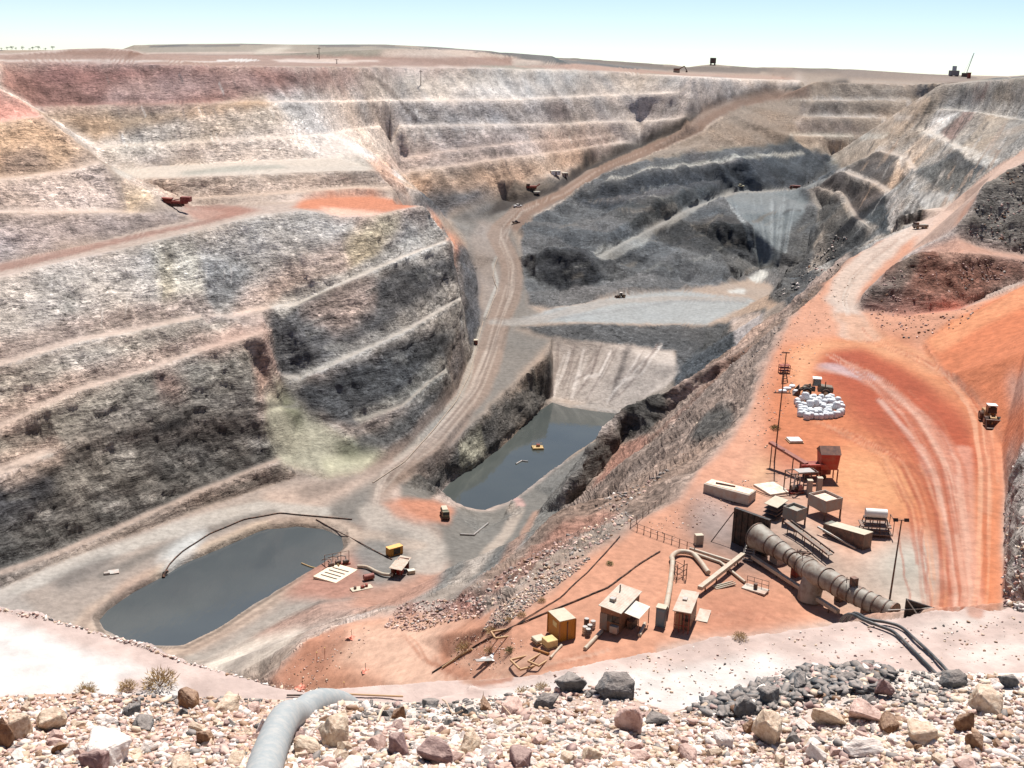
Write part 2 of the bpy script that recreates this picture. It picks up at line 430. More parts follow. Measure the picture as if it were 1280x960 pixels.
for j in range(NT):                           # the outermost cells lie beyond the last ring
    col = Z[:, j]; k = np.isnan(col)
    if k.any(): col[k] = np.interp(rr[k], rr[~k], col[~k])
ZB = Z.copy()

# ------------------------------------------------------------------ where a sight line meets the ground
def hit(px, py, rmin=0.0):
    hx, hy, s = ray(px, py)
    t = math.atan2(hx, hy)
    j = min(NT - 2, max(0, int(np.searchsorted(th, t)) - 1))
    w = min(1, max(0, (t - th[j]) / (th[j + 1] - th[j])))
    col = ZB[:, j] * (1 - w) + ZB[:, j + 1] * w
    g = col - rr * s
    k = np.nonzero((g >= 0) & (rr > max(rmin, 6.0)))[0]
    i = int(k[0]) if len(k) else NR - 2
    r = rr[i]
    if i > 0 and g[i - 1] < 0:
        f = g[i - 1] / (g[i - 1] - g[i]); r = rr[i - 1] + (rr[i] - rr[i - 1]) * f
    return (hx * r, hy * r, float(np.interp(r, rr, col)))

def ground(x, y):
    """height of the finished ground"""
    r = math.hypot(x, y); t = math.atan2(x, y)
    j = min(NT - 2, max(0, int(np.searchsorted(th, t)) - 1))
    a = min(1, max(0, (t - th[j]) / (th[j + 1] - th[j])))
    if RF is None:
        return float(np.interp(r, rr, ZB[:, j]) * (1 - a) + np.interp(r, rr, ZB[:, j + 1]) * a)
    return float(np.interp(r, RF[:, j], Z[:, j]) * (1 - a) + np.interp(r, RF[:, j + 1], Z[:, j + 1]) * a)
RF = None

# ------------------------------------------------------------------ weathering of the terrain
XF, YF = X.astype(np.float32), Y.astype(np.float32)
RG = np.hypot(XF, YF)
LR_ = np.log(rr)
def slope_of(Zm):
    gr = np.gradient(Zm, rr, axis=0)
    gt = np.gradient(Zm, th, axis=1) / rr[:, None]
    return np.hypot(gr, gt), gr, gt
sl0, _, _ = slope_of(ZB)
z0 = np.zeros_like(XF)
# ragged crests and toes: shift the profile of every bearing a little
w = fbm(XF, YF, z0, 26.0, 4, 11, 0.55)
shift = w * np.clip((RG - 60) / 250, 0, 1) * np.clip(RG / 420, 0.3, 1.7) * 1.5
Zw = np.empty_like(ZB)
for j in range(NT):
    Zw[:, j] = np.interp(rr + shift[:, j], rr, ZB[:, j])
Z = Zw
ZB = Zw
sl, _, _ = slope_of(Z)
rock = np.clip((sl - 0.22) / 0.4, 0, 1).astype(np.float32)
for _ in range(2):
    rock[1:-1] = (rock[:-2] + rock[1:-1] * 2 + rock[2:]) / 4
ROUGH = np.full((NR, NT), 1.0, np.float32)          # local roughness, set by the zones below
COLR = np.zeros((NR, NT, 3), np.float32)
SOIL = np.zeros((NR, NT), np.float32)               # loose earth: steep without being rock
LUMP = np.zeros((NR, NT), np.float32)               # mounds too small to have breaklines
ROCKMIN = np.zeros((NR, NT), np.float32)            # how broken level ground is
DUST = np.zeros((NR, NT), np.float32)               # how much pale dust lies on level ground
ZONE = np.zeros((NR, NT), np.int8)                  # which structure a place belongs to

def lin(c): 
    c = np.array(c, float) / 255
    return np.where(c <= 0.04045, c / 12.92, ((c + 0.055) / 1.055) ** 2.4)
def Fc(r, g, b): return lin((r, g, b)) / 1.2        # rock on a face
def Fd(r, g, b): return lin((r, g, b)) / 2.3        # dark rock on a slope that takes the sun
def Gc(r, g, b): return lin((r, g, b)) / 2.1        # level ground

JI, II = np.meshgrid(np.arange(NT), np.arange(NR))
WI = []
for k in range(3):
    a = fbm(XF, YF, z0, 9.0, 3, 40 + k, 0.6) * RG * 0.0045
    b = fbm(XF, YF, z0, 9.0, 3, 60 + k, 0.6) * 0.0022
    ri = np.interp(np.log(np.maximum(0.5, RG + a)), LR_, np.arange(NR))
    tj = np.interp(th[None, :] + b, th, np.arange(NT))
    WI.append((np.rint(ri).astype(np.int32) * NT + np.rint(tj).astype(np.int32)).ravel())
del a, b, ri, tj

def poly_plan(pts, rmin=0.0, closed=True, step=10.0):  # outlines in image pixels, cast along camera rays onto the ground
    out = []
    n = len(pts)
    for i in range(n if closed else n - 1):
        p, q = pts[i], pts[(i + 1) % n]
        m = max(1, int(math.hypot(q[0] - p[0], q[1] - p[1]) / step))
        for k in range(m):
            out.append(hit(p[0] + (q[0] - p[0]) * k / m, p[1] + (q[1] - p[1]) * k / m, rmin))
    if not closed: out.append(hit(*pts[-1], rmin))
    return np.array(out)

def mask_of(pts, rmin=0.0):
    pl = poly_plan(pts, rmin)
    t = np.arctan2(pl[:, 0], pl[:, 1]); l = np.log(np.hypot(pl[:, 0], pl[:, 1]))
    M = np.zeros((NR, NT), bool)
    t2, l2 = np.roll(t, -1), np.roll(l, -1)
    j0, j1 = np.searchsorted(th, t.min()), np.searchsorted(th, t.max())
    for j in range(j0, j1):
        c = (t <= th[j]) != (t2 <= th[j])
        if not c.any(): continue
        x = np.sort(l[c] + (th[j] - t[c]) / (t2[c] - t[c]) * (l2[c] - l[c]))
        i = np.searchsorted(LR_, x)
        for k in range(0, len(i) - 1, 2): M[i[k]:i[k + 1], j] = True
    return M

def soft(M):
    f = M.ravel()
    return ((f[WI[0]].astype(np.float32) + f[WI[1]] + f[WI[2]]) / 3).reshape(NR, NT)

def box_blur(m, n):
    k = np.nonzero(m.any(1))[0]; q = np.nonzero(m.any(0))[0]
    if not len(k): return m
    a, b, c, d = max(0, k[0] - 3 * n), min(NR, k[-1] + 3 * n), max(0, q[0] - 3 * n), min(NT, q[-1] + 3 * n)
    s = m[a:b, c:d]
    for _ in range(2):
        for ax in (0, 1):
            p = np.concatenate([np.repeat(np.take(s, [0], ax), n + 1, ax), s, np.repeat(np.take(s, [-1], ax), n, ax)], ax).cumsum(ax)
            hi = np.take(p, np.arange(2 * n + 1, p.shape[ax]), ax); lo = np.take(p, np.arange(0, p.shape[ax] - 2 * n - 1), ax)
            s = (hi - lo) / (2 * n + 1)
    m[a:b, c:d] = s
    return m

def zone(pts, col, rough=None, kind=None, mix=1.0, dust=None, rmin=0.0, blur=3, rocky=None, lump=None, soil=None):
    M = mask_of(pts, rmin)
    m = box_blur(soft(M), blur) * mix
    global COLR
    COLR += m[..., None] * (col.astype(np.float32) - COLR)
    if rough is not None: ROUGH[:] += m * (rough - ROUGH)
    if dust is not None: DUST[:] += m * (dust - DUST)
    if soil is not None: SOIL[:] += m * (soil - SOIL)
    if lump is not None: LUMP[:] += m * (lump - LUMP)
    if rocky is not None: ROCKMIN[:] += m * (rocky - ROCKMIN)
    if kind is not None: ZONE[M] = kind

def stroke(pts, width, col, mix=1.0, soft_edge=0.5, kind=None, rough=None, wob=1.0, rmin=0.0):
    """a band of the given width in metres along a line on the ground"""
    pl = poly_plan(pts, rmin, False, 14.0)
    r = np.hypot(pl[:, 0], pl[:, 1]); t = np.arctan2(pl[:, 0], pl[:, 1])
    W = width * (1 + soft_edge)
    i0, i1 = np.searchsorted(rr, r.min() - W), np.searchsorted(rr, r.max() + W)
    j0, j1 = np.searchsorted(th, t.min() - W / r.min()), np.searchsorted(th, t.max() + W / r.min())
    xs, ys = XF[i0:i1, j0:j1], YF[i0:i1, j0:j1]
    if xs.size == 0: return
    if wob: 
        n = w[i0:i1, j0:j1] * width * 0.12 * wob
    else: n = 0
    D = np.full(xs.shape, 1e9, np.float32)
    for a, b in zip(pl[:-1], pl[1:]):
        ex, ey = b[0] - a[0], b[1] - a[1]
        L2 = ex * ex + ey * ey + 1e-9
        u = np.clip(((xs - a[0]) * ex + (ys - a[1]) * ey) / L2, 0, 1)
        D = np.minimum(D, np.hypot(xs - a[0] - u * ex, ys - a[1] - u * ey))
    D = D + n
    h = width / 2
    m = np.clip((h * (1 + soft_edge) - D) / (h * soft_edge * 2 + 1e-6), 0, 1)
    m = m * m * (3 - 2 * m)
    COLR[i0:i1, j0:j1] += (m * mix)[..., None] * (col.astype(np.float32) - COLR[i0:i1, j0:j1])
    if rough is not None: ROUGH[i0:i1, j0:j1] += m * (rough - ROUGH[i0:i1, j0:j1])
    if kind is not None:
        ZONE[i0:i1, j0:j1][m > 0.5] = kind
        LUMP[i0:i1, j0:j1] *= 1 - m; ROCKMIN[i0:i1, j0:j1] *= 1 - m

K_WALL, K_GROUND, K_ROAD, K_YARD, K_DUMP, K_PLAIN, K_BENCH, K_RUBBLE = 1, 0, 2, 3, 4, 5, 6, 7
COLR[:] = Fc(170, 150, 138); DUST[:] = 0.5
# far plain
COLR[RG > 1040] = Gc(176, 160, 140)
zone([(-40, 62), (0, 60), (170, 56), (300, 53), (620, 62), (720, 72), (850, 84), (1000, 84), (1230, 96), (1300, 96), (1300, 101), (1170, 105), (1000, 100), (850, 94), (700, 86), (456, 83), (280, 81), (0, 78), (-40, 78)], Gc(196, 172, 152), 0.3, K_PLAIN, dust=0.1)
zone([(150, 57), (300, 54), (470, 55), (480, 72), (440, 74), (200, 73)], Gc(166, 158, 140), 0.6, K_PLAIN)
zone([(480, 62), (545, 60), (700, 72), (720, 82), (600, 80), (470, 74)], Gc(222, 198, 180), 0.8, K_PLAIN)
zone([(165, 56.5), (300, 54.5), (300, 58), (165, 59.5)], Gc(96, 102, 104), 0.4, K_PLAIN, blur=0)
zone([(360, 55.3), (540, 58.2), (612, 63.2), (612, 66), (540, 61), (360, 57.5)], Gc(100, 106, 108), 0.4, K_PLAIN, blur=0)
zone([(690, 74), (770, 78), (848, 86), (848, 89), (760, 83), (690, 78)], Gc(108, 112, 112), 0.4, K_PLAIN, blur=0)
zone([(862, 82.5), (960, 84), (1060, 86.5), (1230, 97), (1200, 101), (1060, 93), (960, 91), (862, 90)], Gc(112, 106, 98), 0.4, K_PLAIN, blur=0)
zone([(-40, 69), (180, 67), (440, 70), (640, 72), (640, 82), (400, 83), (0, 78.5), (-40, 78)], Gc(178, 140, 122), 0.3, K_PLAIN, blur=1)
zone([(-40, 74.5), (110, 75), (280, 76.5), (280, 78), (100, 77), (-40, 76.5)], Gc(228, 208, 196), 0.3, K_PLAIN, blur=0)
zone([(270, 75), (300, 73.5), (330, 75), (310, 77), (275, 77)], Gc(250, 244, 236), 0.3, K_PLAIN, blur=0)
zone([(340, 74), (430, 74), (480, 76), (440, 79), (350, 78)], Gc(236, 214, 200), 0.3, K_PLAIN, blur=1)
zone([(20, 68), (70, 65.5), (90, 62), (130, 61), (165, 63), (180, 69), (130, 70)], Gc(160, 118, 98), 0.6, K_PLAIN, blur=1)
zone([(640, 83), (720, 80), (850, 91), (990, 96), (1000, 100), (930, 98), (850, 94), (700, 87)], Gc(196, 158, 138), 0.4, K_PLAIN, blur=1)
zone([(960, 86), (1060, 87), (1180, 95), (1230, 99), (1180, 104), (1060, 98), (960, 93)], Gc(150, 132, 118), 0.4, K_PLAIN, blur=1)
zone([(320, 62), (370, 56), (352, 66), (320, 67)], Gc(225, 215, 195), 0.4, K_PLAIN, 0.8)
# far wall
zone([(-40, 79), (400, 84), (700, 87), (900, 97), (1000, 101), (1010, 108), (960, 114), (870, 150), (780, 185), (740, 205), (640, 226), (540, 262), (500, 240), (470, 215), (440, 200), (140, 208), (125, 200), (60, 146), (40, 134), (-40, 120)], Fc(204, 190, 180), 1.0, K_WALL, dust=0.6)
zone([(0, 79), (281, 82), (440, 85), (610, 87), (610, 92), (480, 98), (420, 108), (330, 118), (250, 134), (110, 136), (45, 136), (0, 110)], Fc(156, 116, 106), 0.8, dust=0.3)
zone([(128, 128), (140, 108), (200, 98), (312, 93), (330, 108), (240, 118), (200, 124)], Fc(206, 166, 154), 0.6)
zone([(40, 84), (200, 86), (230, 94), (100, 104), (40, 112)], Fc(140, 98, 92), 0.9, mix=0.8)
zone([(45, 138), (250, 135), (330, 120), (350, 135), (240, 150), (120, 180)], Fc(190, 158, 128), 0.8, dust=0.4)
zone([(120, 183), (250, 150), (330, 136), (390, 150), (250, 180), (140, 206)], Fc(196, 182, 168), 1.2)
zone([(440, 96), (610, 90), (850, 96), (850, 112), (640, 122), (480, 124)], Fc(206, 196, 186), 0.7)
zone([(550, 112), (640, 108), (700, 116), (640, 122), (560, 123)], Fc(228, 220, 214), 0.7)
zone([(470, 130), (640, 130), (740, 124), (850, 122), (850, 148), (700, 154), (500, 157)], Fc(172, 164, 160), 1.3)
zone([(560, 130), (680, 128), (690, 152), (560, 156)], Fc(150, 142, 140), 1.5, mix=0.7)
zone([(680, 140), (692, 131), (706, 135), (714, 150), (706, 158), (690, 152)], Fc(96, 84, 88), 1.4)
zone([(690, 152), (712, 150), (745, 176), (715, 178)], Fc(190, 180, 172), 1.0)
zone([(470, 200), (560, 165), (740, 160), (800, 158), (760, 185), (640, 200), (500, 215)], Fc(176, 156, 146), 1.3)
zone([(500, 216), (610, 203), (740, 186), (745, 200), (660, 230), (560, 250), (505, 236)], Fc(186, 158, 136), 1.2)
zone([(520, 240), (600, 234), (640, 238), (570, 262), (540, 268), (515, 258)], Fc(92, 90, 92), 1.3)
zone([(455, 200), (480, 200), (505, 236), (520, 250), (490, 236)], Fc(198, 160, 138), 1.0)
# benches and terrace of the far left
zone([(140, 212), (250, 205), (420, 197), (455, 197), (470, 213), (380, 216), (220, 222), (150, 224)], Gc(236, 220, 202), 0.3, K_GROUND, dust=0.2)
zone([(225, 214), (300, 207), (350, 206), (360, 210), (290, 215), (230, 219)], Gc(188, 186, 172), 0.3, mix=0.8)
zone([(150, 226), (300, 220), (460, 215), (500, 238), (440, 236), (330, 244), (190, 250), (160, 262)], Fc(186, 164, 148), 1.2, K_WALL)
zone([(190, 252), (330, 246), (450, 237), (500, 242), (490, 250), (330, 254), (220, 258)], Fc(190, 168, 152), 0.8)
zone([(150, 240), (185, 240), (195, 256), (160, 268)], Fc(206, 180, 150), 0.8)
# left spur
zone([(-40, 100), (0, 112), (20, 122), (44, 138), (55, 146), (124, 202), (150, 240), (160, 266), (-40, 267)], Fc(186, 166, 152), 1.0, K_WALL)
zone([(-40, 100), (0, 112), (44, 138), (50, 147), (-40, 156)], Fc(216, 158, 146), 0.6)
zone([(-40, 156), (50, 148), (90, 178), (110, 195), (60, 214), (-40, 228)], Fc(186, 156, 128), 1.1)
zone([(0, 190), (40, 186), (70, 205), (30, 218), (0, 222)], Fc(150, 132, 124), 1.4, mix=0.7)
zone([(-40, 230), (60, 222), (124, 204), (156, 262), (-40, 266)], Fc(190, 174, 166), 1.3)
zone([(-40, 268), (222, 268), (240, 275), (170, 288), (60, 313), (-40, 336)], Fc(182, 166, 160), 1.1)
# orange-topped spur, road along it
zone([(-40, 340), (232, 276), (220, 262), (330, 256), (490, 250), (530, 259), (500, 263), (430, 272), (385, 264), (330, 268), (170, 306), (-40, 352)], Gc(214, 190, 174), 0.25, K_GROUND, dust=0.0)
stroke([(-40, 341), (0, 335), (100, 312), (200, 289), (250, 279), (285, 270), (300, 264), (280, 259), (240, 259)], 11, Gc(180, 138, 122), 0.9, 0.3, K_ROAD, 0.15)
stroke([(-40, 338), (100, 310), (200, 288), (262, 274)], 2.0, Gc(205, 170, 155), 0.7, 0.5, None, 0.1)
zone([(225, 262), (300, 258), (330, 262), (290, 272), (250, 276)], Gc(196, 140, 120), 0.2, mix=0.7)
zone([(365, 260), (378, 250), (400, 243), (425, 242), (470, 243), (500, 254), (528, 259), (500, 264), (455, 268), (420, 264)], Gc(234, 146, 104), 0.5, dust=0.0)
zone([(400, 258), (470, 264), (480, 280), (455, 300), (430, 290)], Fc(218, 170, 146), 0.6, mix=0.8)
# left wall faces
zone([(-40, 356), (0, 347), (170, 308), (330, 268), (385, 264), (430, 273), (455, 272), (440, 300), (300, 388), (252, 398), (103, 427), (-40, 470)], Fc(186, 178, 170), 1.0, K_WALL, dust=0.6)
zone([(190, 312), (240, 298), (252, 330), (255, 392), (200, 406), (196, 360)], Fc(200, 190, 174), 1.6)
zone([(200, 320), (215, 312), (222, 360), (216, 395), (200, 398)], Fc(172, 160, 138), 1.6, mix=0.8)
zone([(250, 322), (290, 312), (320, 335), (300, 372), (262, 388), (252, 350)], Fc(132, 132, 132), 1.5, mix=0.9)
zone([(300, 370), (420, 305), (440, 300), (420, 320), (330, 383), (292, 398)], Fc(204, 178, 164), 0.8)
zone([(72, 380), (88, 372), (98, 380), (94, 400), (80, 405)], Fc(120, 118, 114), 1.6, mix=0.8)
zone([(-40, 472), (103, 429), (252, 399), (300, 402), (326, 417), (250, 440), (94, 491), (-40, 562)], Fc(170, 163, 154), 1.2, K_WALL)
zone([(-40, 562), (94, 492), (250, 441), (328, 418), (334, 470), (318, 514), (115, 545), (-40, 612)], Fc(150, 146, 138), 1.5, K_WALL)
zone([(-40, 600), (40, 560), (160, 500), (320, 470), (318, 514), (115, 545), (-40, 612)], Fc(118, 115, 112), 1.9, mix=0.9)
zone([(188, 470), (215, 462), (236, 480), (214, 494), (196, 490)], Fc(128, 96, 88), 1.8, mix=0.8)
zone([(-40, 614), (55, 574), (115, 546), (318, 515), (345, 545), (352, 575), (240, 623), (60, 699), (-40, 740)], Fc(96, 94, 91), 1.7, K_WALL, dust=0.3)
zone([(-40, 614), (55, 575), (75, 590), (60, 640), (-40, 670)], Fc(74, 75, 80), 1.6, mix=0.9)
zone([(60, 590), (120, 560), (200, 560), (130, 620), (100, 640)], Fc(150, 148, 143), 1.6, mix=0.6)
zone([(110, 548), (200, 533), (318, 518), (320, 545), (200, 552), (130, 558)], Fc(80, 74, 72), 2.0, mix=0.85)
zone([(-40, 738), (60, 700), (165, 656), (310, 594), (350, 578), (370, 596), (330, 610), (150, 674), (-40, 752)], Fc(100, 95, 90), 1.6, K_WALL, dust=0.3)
stroke([(0, 716), (60, 696), (165, 653), (240, 621), (310, 592), (360, 570)], 3.0, Gc(205, 182, 168), 0.7, 0.5)
stroke([(0, 591), (30, 579), (58, 567)], 9.0, Gc(232, 210, 196), 0.9, 0.4)
stroke([(0, 532), (60, 501), (94, 484), (187, 457), (250, 434), (300, 420)], 8.0, Gc(226, 200, 186), 0.8, 0.5)
stroke([(0, 451), (47, 435), (103, 418), (175, 405), (252, 391)], 10.0, Gc(226, 204, 192), 0.9, 0.4)
# nose, talus
zone([(240, 442), (300, 404), (345, 408), (330, 424), (300, 430)], Gc(228, 192, 176), 0.5, K_WALL, mix=0.9)
zone([(316, 432), (336, 424), (352, 470), (346, 500), (322, 508)], Fc(148, 120, 108), 1.6, mix=0.9)
zone([(330, 500), (350, 470), (362, 480), (400, 522), (440, 556), (492, 570), (470, 590), (410, 600), (352, 580), (330, 545)], Fc(164, 161, 142), 0.9, K_WALL, dust=0.2, soil=0.6)
zone([(345, 478), (368, 490), (384, 530), (372, 540), (352, 515)], Fc(96, 98, 80), 2.2, mix=0.9)
zone([(400, 575), (440, 560), (480, 575), (440, 596), (410, 598)], Fc(178, 176, 150), 0.6, mix=0.8)
zone([(410, 560), (440, 545), (480, 552), (470, 572), (435, 577)], Fc(104, 106, 88), 1.8, mix=0.9)
# dark spur
zone([(290, 392), (440, 302), (456, 272), (505, 263), (532, 259), (548, 275), (561, 301), (500, 324), (437, 351), (331, 387)], Fc(190, 168, 154), 1.4, K_WALL, dust=0.6)
zone([(430, 302), (470, 274), (505, 266), (490, 300), (470, 335), (440, 348)], Fc(182, 164, 134), 1.3, mix=0.9)
zone([(480, 305), (510, 272), (545, 272), (560, 300), (500, 322), (470, 334)], Fc(136, 132, 128), 1.4, mix=0.9)
zone([(331, 389), (437, 353), (561, 303), (573, 330), (577, 375), (519, 408), (400, 464), (355, 478), (340, 440), (335, 410)], Fc(90, 90, 92), 1.9, K_WALL, dust=0.3)
zone([(372, 392), (437, 360), (470, 348), (468, 375), (440, 408), (420, 412)], Fc(180, 160, 150), 1.4, mix=0.85)
zone([(352, 480), (400, 467), (519, 411), (577, 377), (572, 420), (557, 464), (503, 508), (440, 540), (390, 520)], Fc(78, 79, 81), 2.2, K_WALL, dust=0.25)
zone([(440, 545), (505, 510), (558, 466), (572, 480), (552, 512), (520, 545), (490, 568), (450, 562)], Fc(88, 88, 88), 1.6, K_WALL, dust=0.25)
zone([(548, 275), (563, 300), (600, 310), (608, 345), (602, 372), (606, 398), (590, 442), (572, 486), (560, 466), (575, 420), (578, 376), (573, 330)], Fc(86, 86, 90), 1.5, K_WALL, dust=0.25)
zone([(534, 262), (550, 274), (548, 285), (580, 300), (560, 300)], Fc(224, 150, 112), 0.6)
stroke([(350, 385), (437, 349), (500, 322), (561, 299)], 6.5, Gc(232, 224, 214), 0.9, 0.4)
stroke([(365, 474), (400, 462), (469, 430), (519, 405), (574, 373)], 7.5, Gc(214, 208, 200), 0.85, 0.45)
stroke([(450, 524), (478, 514), (503, 504), (520, 490), (540, 472), (556, 462)], 5.0, Gc(180, 174, 164), 0.8, 0.5)
stroke([(452, 88), (480, 108), (505, 135), (520, 152)], 1.6, Fc(110, 98, 92), 0.7, 0.5)
stroke([(462, 90), (492, 116), (515, 146)], 1.2, Fc(120, 106, 98), 0.6, 0.5)
stroke([(625, 190), (640, 220), (650, 236)], 1.2, Fc(96, 88, 84), 0.7, 0.5)
RS = random.Random(12)
for k in range(150):                           # blast-hole scars running down the benches
    px = RS.uniform(130, 860); py = RS.choice([96, 110, 134, 140, 160, 166, 172]) + RS.uniform(-6, 8); L = RS.uniform(7, 16)
    stroke([(px, py), (px + L * 0.45, py + L)], RS.uniform(0.4, 1.0), RS.choice([Fc(122, 112, 110), Fc(140, 126, 120), Fc(232, 224, 216)]), RS.uniform(0.3, 0.75), 0.5, wob=0.3)
for k in range(46):
    px = RS.uniform(-10, 300); py = 352 - px * 0.28 + RS.uniform(5, 70); L = RS.uniform(8, 24)
    stroke([(px, py), (px + RS.uniform(-3, 3), py + L)], RS.uniform(0.25, 0.5), RS.choice([Fc(150, 142, 138), Fc(214, 206, 198)]), RS.uniform(0.3, 0.6), 0.5, wob=0.3)
for k in range(60):                            # dark joints and slumps in the lower wall
    px = RS.uniform(0, 320); u = RS.random(); py = (600 - 0.27 * px) + (120 - 0.14 * px) * u - 20; L = RS.uniform(10, 40)
    stroke([(px, py), (px + L, py - L * RS.uniform(0.05, 0.3))], RS.uniform(0.6, 1.8), RS.choice([Fc(60, 58, 58), Fc(78, 74, 72), Fc(168, 164, 158)]), RS.uniform(0.3, 0.7), 0.6)
for k in range(40):
    px = RS.uniform(350, 570); py = 475 - (px - 350) * 0.45 + RS.uniform(-60, 40); L = RS.uniform(8, 26)
    stroke([(px, py), (px + L, py - L * RS.uniform(-0.1, 0.5))], RS.uniform(0.6, 2.0), RS.choice([Fc(50, 50, 52), Fc(62, 62, 64), Fc(140, 138, 134)]), RS.uniform(0.3, 0.7), 0.6)
# pit floor, haul road surroundings
zone([(560, 270), (650, 240), (740, 206), (760, 215), (700, 250), (660, 268), (640, 290), (660, 330), (660, 380), (690, 400), (640, 412), (690, 424), (640, 480), (560, 560), (500, 604), (450, 630), (470, 600), (540, 545), (590, 470), (604, 400), (606, 360), (580, 300)], Gc(150, 142, 134), 0.6, K_GROUND, dust=0.0)
zone([(560, 272), (610, 250), (660, 236), (640, 258), (600, 275)], Gc(120, 116, 114), 0.6, mix=0.8)
zone([(600, 275), (625, 280), (620, 330), (640, 360), (606, 395), (596, 340), (585, 300)], Gc(182, 164, 152), 0.5, mix=0.7)
# central grey dumps
zone([(650, 285), (700, 250), (760, 214), (800, 202), (880, 190), (930, 186), (1000, 184), (1040, 192), (1060, 250), (1040, 300), (1010, 340), (980, 360), (940, 350), (860, 362), (780, 368), (690, 384), (660, 380), (652, 330)], Fd(122, 124, 126), 1.1, K_DUMP, dust=0.2, rocky=0.95, lump=0.7, blur=1)
zone([(715, 250), (762, 232), (870, 210), (1000, 197), (1040, 195), (1010, 232), (900, 240), (800, 262), (740, 262)], Fd(84, 90, 98), 1.3, rocky=0.9, blur=1)
zone([(820, 300), (850, 280), (925, 268), (942, 290), (935, 318), (880, 322)], Fd(82, 84, 86), 1.8, rocky=0.9, blur=1)
zone([(664, 315), (728, 312), (756, 348), (740, 362), (700, 362), (672, 350)], Fd(78, 80, 84), 1.6, rocky=0.9, blur=1)
zone([(760, 270), (850, 240), (905, 235), (850, 265), (800, 285)], Fd(100, 104, 106), 1.2, rocky=0.9, blur=1)
zone([(905, 250), (925, 238), (1000, 238), (1010, 250), (1000, 300), (965, 338), (945, 330), (940, 285)], Fd(150, 158, 160), 0.5, rocky=0.0, lump=0, soil=0.75, blur=1)
zone([(975, 300), (1010, 260), (1040, 270), (1070, 290), (1060, 330), (1000, 390), (960, 375), (975, 340)], Fd(112, 112, 112), 1.8, rocky=0.9, blur=1)
zone([(760, 200), (800, 186), (885, 160), (905, 140), (960, 124), (1012, 117), (1000, 150), (985, 178), (930, 184), (880, 190), (800, 202), (760, 214)], Fd(178, 162, 148), 1.3, K_WALL, dust=0.1, rocky=0.4, blur=1)
zone([(855, 195), (866, 185), (880, 190), (885, 205), (862, 208)], Fd(120, 120, 124), 1.2, mix=0.8, rocky=0.9, blur=1)
zone([(955, 188), (985, 178), (1010, 190), (1030, 215), (980, 225), (950, 205)], Fd(92, 100, 108), 1.0, mix=0.9, rocky=0.9, blur=1)
zone([(640, 404), (690, 386), (780, 369), (850, 364), (950, 374), (912, 392), (880, 406), (760, 403), (680, 404)], Gc(184, 187, 186), 0.25, K_GROUND, dust=0.0, rocky=0, lump=0, blur=1)
zone([(645, 410), (700, 406), (760, 405), (880, 408), (912, 400), (960, 384), (940, 420), (880, 480), (850, 500), (840, 470), (845, 440), (760, 431), (690, 423)], Fd(106, 108, 110), 1.2, K_DUMP, dust=0.1, rocky=0.9, blur=1)
zone([(690, 424), (740, 428), (784, 433), (800, 436), (842, 439), (848, 468), (830, 485), (784, 510), (740, 506), (690, 496), (678, 470)], Fc(178, 163, 151), 0.4, K_DUMP, dust=0.0, soil=0.8, blur=1)
zone([(782, 432), (790, 434), (776, 470), (766, 500), (760, 500), (772, 465)], Fd(136, 124, 118), 0.6, mix=0.8, rocky=0.9, blur=1)
zone([(912, 398), (950, 392), (962, 402), (930, 430), (918, 425)], Gc(214, 196, 186), 0.5, K_DUMP, blur=1)
zone([(676, 510), (690, 500), (712, 506), (716, 513), (700, 514)], Gc(216, 200, 188), 0.2, K_GROUND, blur=1)
zone([(716, 513), (712, 506), (750, 507), (785, 512), (776, 517), (740, 513)], Gc(196, 184, 174), 0.2, K_GROUND, blur=1)
zone([(690, 440), (650, 478), (600, 524), (560, 562), (500, 606), (522, 620), (541, 623), (560, 603), (600, 581), (640, 546), (682, 506), (690, 480)], Fc(84, 81, 78), 1.6, K_WALL, dust=0.1, lump=0.25, blur=1)
zone([(575, 560), (600, 540), (606, 570), (585, 592), (572, 590)], Fc(160, 152, 130), 1.6, mix=0.8, blur=1)
zone([(935, 350), (950, 344), (960, 346), (950, 354)], Gc(240, 240, 232), 0.2, blur=1)
zone([(908, 362), (935, 362), (930, 367), (910, 366)], Gc(236, 232, 222), 0.2, blur=1)
RS = random.Random(8)
for k in range(26):
    u = RS.random(); x0, x1 = 690 + 152 * u, 682 + 104 * u; y1 = 496 + 12 * u
    stroke([(x0 + RS.gauss(0, 2), RS.uniform(428, 450)), ((x0 + x1) / 2 + RS.gauss(0, 2), 468), (x1 + RS.gauss(0, 2), RS.uniform(470, y1))], RS.uniform(0.5, 1.6), RS.choice([Fc(150, 134, 124), Fc(226, 212, 200), Fc(128, 112, 104)]), RS.uniform(0.3, 0.7), 0.5)
for k in range(18):
    u = RS.random(); x0, x1 = 915 + 85 * u, 938 + 45 * u
    stroke([(x0 + RS.gauss(0, 2), RS.uniform(242, 262)), (x1, RS.uniform(290, 328))], RS.uniform(0.8, 2.2), RS.choice([Fd(120, 130, 136), Fd(186, 194, 196)]), RS.uniform(0.3, 0.6), 0.5)
